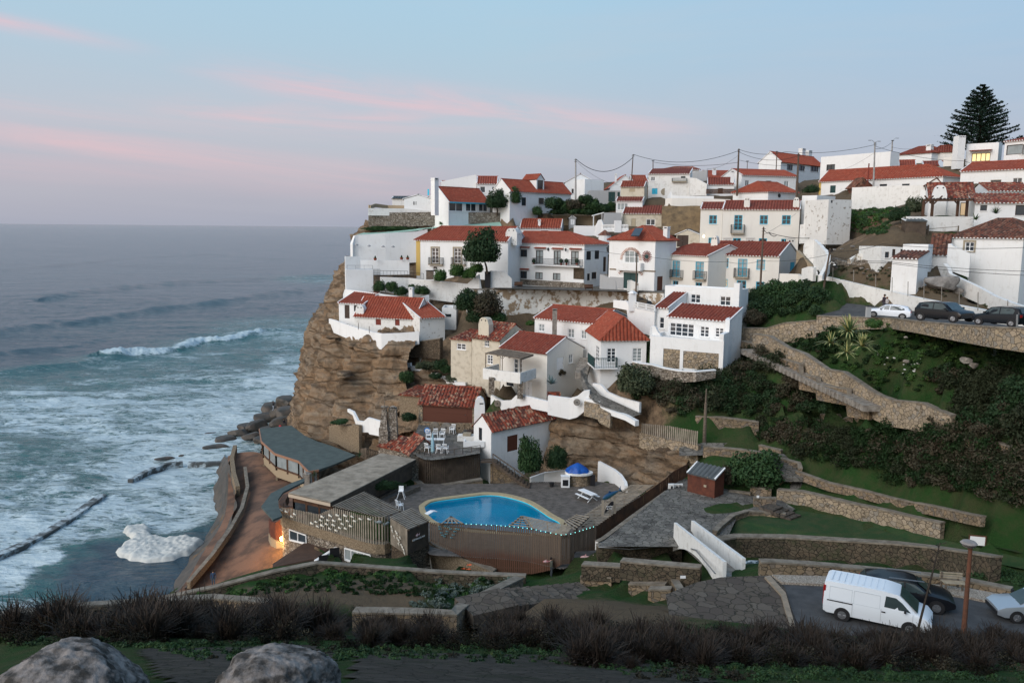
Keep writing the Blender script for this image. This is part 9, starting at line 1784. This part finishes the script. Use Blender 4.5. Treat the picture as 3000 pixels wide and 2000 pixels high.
mb=MB();p=W('R6',1308,345,121);mb.lathe(p-VZ(.6),[(.08,0),(.28,.15),(.36,.7),(.1,1.1)],6);mb.bar(p+VZ(.3),p+V3((.4,.3,.4)),.06);thing('lantern',mb,M['iron'],'old wrought-iron street lantern on the corner of the balcony house','lantern')
for reg,x,y,Y,lab in (('R6',610,357,127.3,'small black lantern between the first two balcony doors'),('R6',812,362,124.8,'small black lantern between the second and third balcony doors'),('R7',632,482,128.8,'lit wall lamp at the left of the upper cream house')):
    mb=MB();p=W(reg,x,y,Y)-V3((0,.15,0));mb.lathe(p-VZ(.2),[(.05,0),(.14,.1),(.16,.35),(.04,.5)],6);thing('wall_lamp',mb,M['iron'] if 'black' in lab else simple('warm_bulb',(1,.9,.6),.5,emit=(1,.8,.4),es=4),lab,'lamp')
for reg,x,y,Y,e_ in (('R7',632,500,128.4,16),('R7',165,745,118.6,70)):
    ld=bpy.data.lights.new('wall_lamp_light','POINT');ld.energy=e_;ld.color=(1,.68,.3);ld.shadow_soft_size=.1;o=bpy.data.objects.new('wall_lamp_light',ld);COL.objects.link(o);o.location=W(reg,x,y,Y)-V3((0,.4,0))
for reg,x,y,Y,lab in (('R5',585,472,128.4,'low terracotta pot at the left on the cliff-edge terrace wall'),('R5',888,465,129.2,'terracotta pot, left of the pair on the cliff-edge terrace wall'),('R5',958,465,129.2,'terracotta pot, right of the pair on the cliff-edge terrace wall')):
    mb=MB();p=W(reg,x,y,Y);mb.lathe(p-VZ(.12),[(.18,0),(.27,.32),(.29,.34)],10);mb.lathe(p+VZ(.2),[(.2,0),(.05,.4)],6,1);thing('plant_pot',mb,[M['clay'],M['lf_dark']],lab,'plant pot')
for i,(x,y) in enumerate(((935,470),(980,468),(1040,480),(450,480),(960-60,500))):
    pass
fl=H['mid'];
for k,(x,lab) in enumerate(((445,'flower pot at the left end of the iron balcony'),(760,'flower pot standing left of the third balcony door'),(820,'round clipped plant in the middle of the iron balcony'),(940,'leafy plant at the right end of the iron balcony'))):
    s_,z_=fl.at('R6',x,520,-.45);p=fl.w(s_,-.45,z_);mb=MB();mb.lathe(p-VZ(.2),[(.12,0),(.17,.3)],8);mb.lathe(p+VZ(.08),[(.05,0),(.3,.2),(.32,.45),(.1,.7)],9,1);thing('potted_plant',mb,[M['clay'],M['lf_dark']],lab,'potted plant')
for x,y,Y,lab in ((270,760,119.5,'reddish wooden bench with table on the street terrace of the balcony house'),(1080,790,117,'small wooden table on the street in front of the side door')):
    mb=MB();p=W('R6',x,y,Y);mb.box(p-V3((.6,.3,0)),(1.2,0,0),(0,.6,0),(0,0,.06));
    for a,b in ((-.5,-.2),(.5,-.2),(-.5,.2),(.5,.2)): mb.bar(p+V3((a,b,0)),p+V3((a,b,-.5)),.06)
    mb.box(p+V3((-.6,.4,-.2)),(1.2,0,0),(0,.05,0),(0,0,.6));thing('garden_table',mb,M['woodR'],lab,'table')
def onpath(reg,x,y,path,off=.14):
    r=ray(*px(reg,x,y));best=None
    for a,b in zip(path[:-1],path[1:]):
        e=V3((b.x-a.x,b.y-a.y,0));L=e.length
        if L<1e-3: continue
        e/=L;n=V3((-e.y,e.x,0));
        if n.y<0: n=-n
        t=(a-CAM).dot(n)/r.dot(n);X=CAM+r*t;s=(X-a).dot(e)
        if -.05<=s<=L+.05: best=(X-n*off,e)
    return best
def fishes(pts,reg,path,L,mat,label,group,tilt=0,flip=False):
    me=fishmesh(L,L*.27,.06,False,8,6);base=None
    for i,(x,y) in enumerate(pts):
        q=onpath(reg,x,y,path)
        if not q: continue
        p,e=q
        if base is None: o=me.build('fish_ornament',mat,None,True,(0,0,0));base=o
        else: o=base.copy();COL.objects.link(o)
        a=math.atan2(e.y,e.x)+(math.pi if flip else 0);o.rotation_euler=(0,tilt+rnd.uniform(-.1,.1),a);o.location=p;s=rnd.uniform(.88,1.12);o.scale=(s,s,s);tag(o,label,'fish ornament',group)
mF=simple('white_glazed_ceramic',(.74,.73,.66),.4,(.55,.52,.45),9)
fishes([(355,510),(460,540),(425,572),(815,575),(915,560),(1005,555),(1105,560),(1195,572),(1300,603),(1410,605),(795,618),(885,618),(960,625),(735,640),(680,658),(870,668),(955,680),(1070,665),(1135,628),(810,685),(755,697),(1175,692),(1035,715),(910,725),(1110,722),(990,748),(1040,605),(285,490),(280,520),(1225,628)],'Q',bw,.46,mF,'white ceramic fish hung on the pale slatted terrace fence of the restaurant','white fish on the terrace fence',.1)
fishes([(1525,640),(1615,662)],'Q',bw,.62,simple('grey_glazed_ceramic',(.22,.26,.27),.4),'grey-green fish at the right end of the pale slatted fence','grey fish on the terrace fence',.05,True)
fishes([(1705,705),(1715,755),(1760,765),(1775,790),(1740,825),(1780,850),(1800,880),(1815,840),(1795,920),(1830,935),(1845,965),(1860,1000),(1870,1040)],'Q',[sa-VZ(0),sb],.3,mF,'small white fish in the downward shoal on the sign shack','white fish on the sign shack',.9)
fishes([(345,745),(410,740),(470,772),(540,770),(350,772),(430,800),(520,800),(365,815),(420,830),(500,840),(400,858),(480,872),(380,842),(450,750),(565,775)],'S7',FTW,.27,simple('blue_green_glaze',(.05,.16,.20),.4,(.12,.24,.26),6),'blue-green fish in the shoal on the left part of the pool fence','blue fish on the pool fence',0)
mPk=simple('pink_and_white_glaze',(.62,.5,.5),.4,(.42,.13,.15),4)
for reg,x1,y1,x2,y2,Y,lab in (('S7',1790,1108,1640,1050,61.2,'pink and white fish panel highest on the pool fence, nose to the right'),('S7',1520,1155,1620,1150,60.6,'pink fish panel half hidden behind the dark-haired person'),('S7',1940,1110,2110,1105,61.0,'pink spotted fish panel on the stone wall at the right of the fence')):
    L_=(W(reg,x1,y1,Y)-W(reg,x2,y2,Y)).length;o=fishmesh(L_,L_*.18,.05).build('fish_ornament',mPk,None,True,(0,0,0));orient(o,W(reg,x1,y1,Y),W(reg,x2,y2,Y));tag(o,lab,'fish ornament')
for x,y,lab in ((690,1190,'upper orange fish on the tan curved wall'),(620,1235,'left orange fish on the tan curved wall'),(680,1240,'right orange fish on the tan curved wall')):
    o=fishmesh(.42,.09,.04).build('fish_ornament',simple('orange_glaze',(.62,.12,.04),.4),None,True,(0,0,0));p=W('S7',x,y,61.6);orient(o,p,p+V3((-.4,.1,-.06)));o.location=p;tag(o,lab,'fish ornament')
o=fishmesh(.5,.12,.05).build('fish_ornament',mPk,None,True,(0,0,0));p=cc-V3((.05,.1,-.12));orient(o,p,p+(sc-sb).normalized());o.location=p+VZ(.1);tag(o,'white and pink fish on top of the carved name sign','fish ornament')
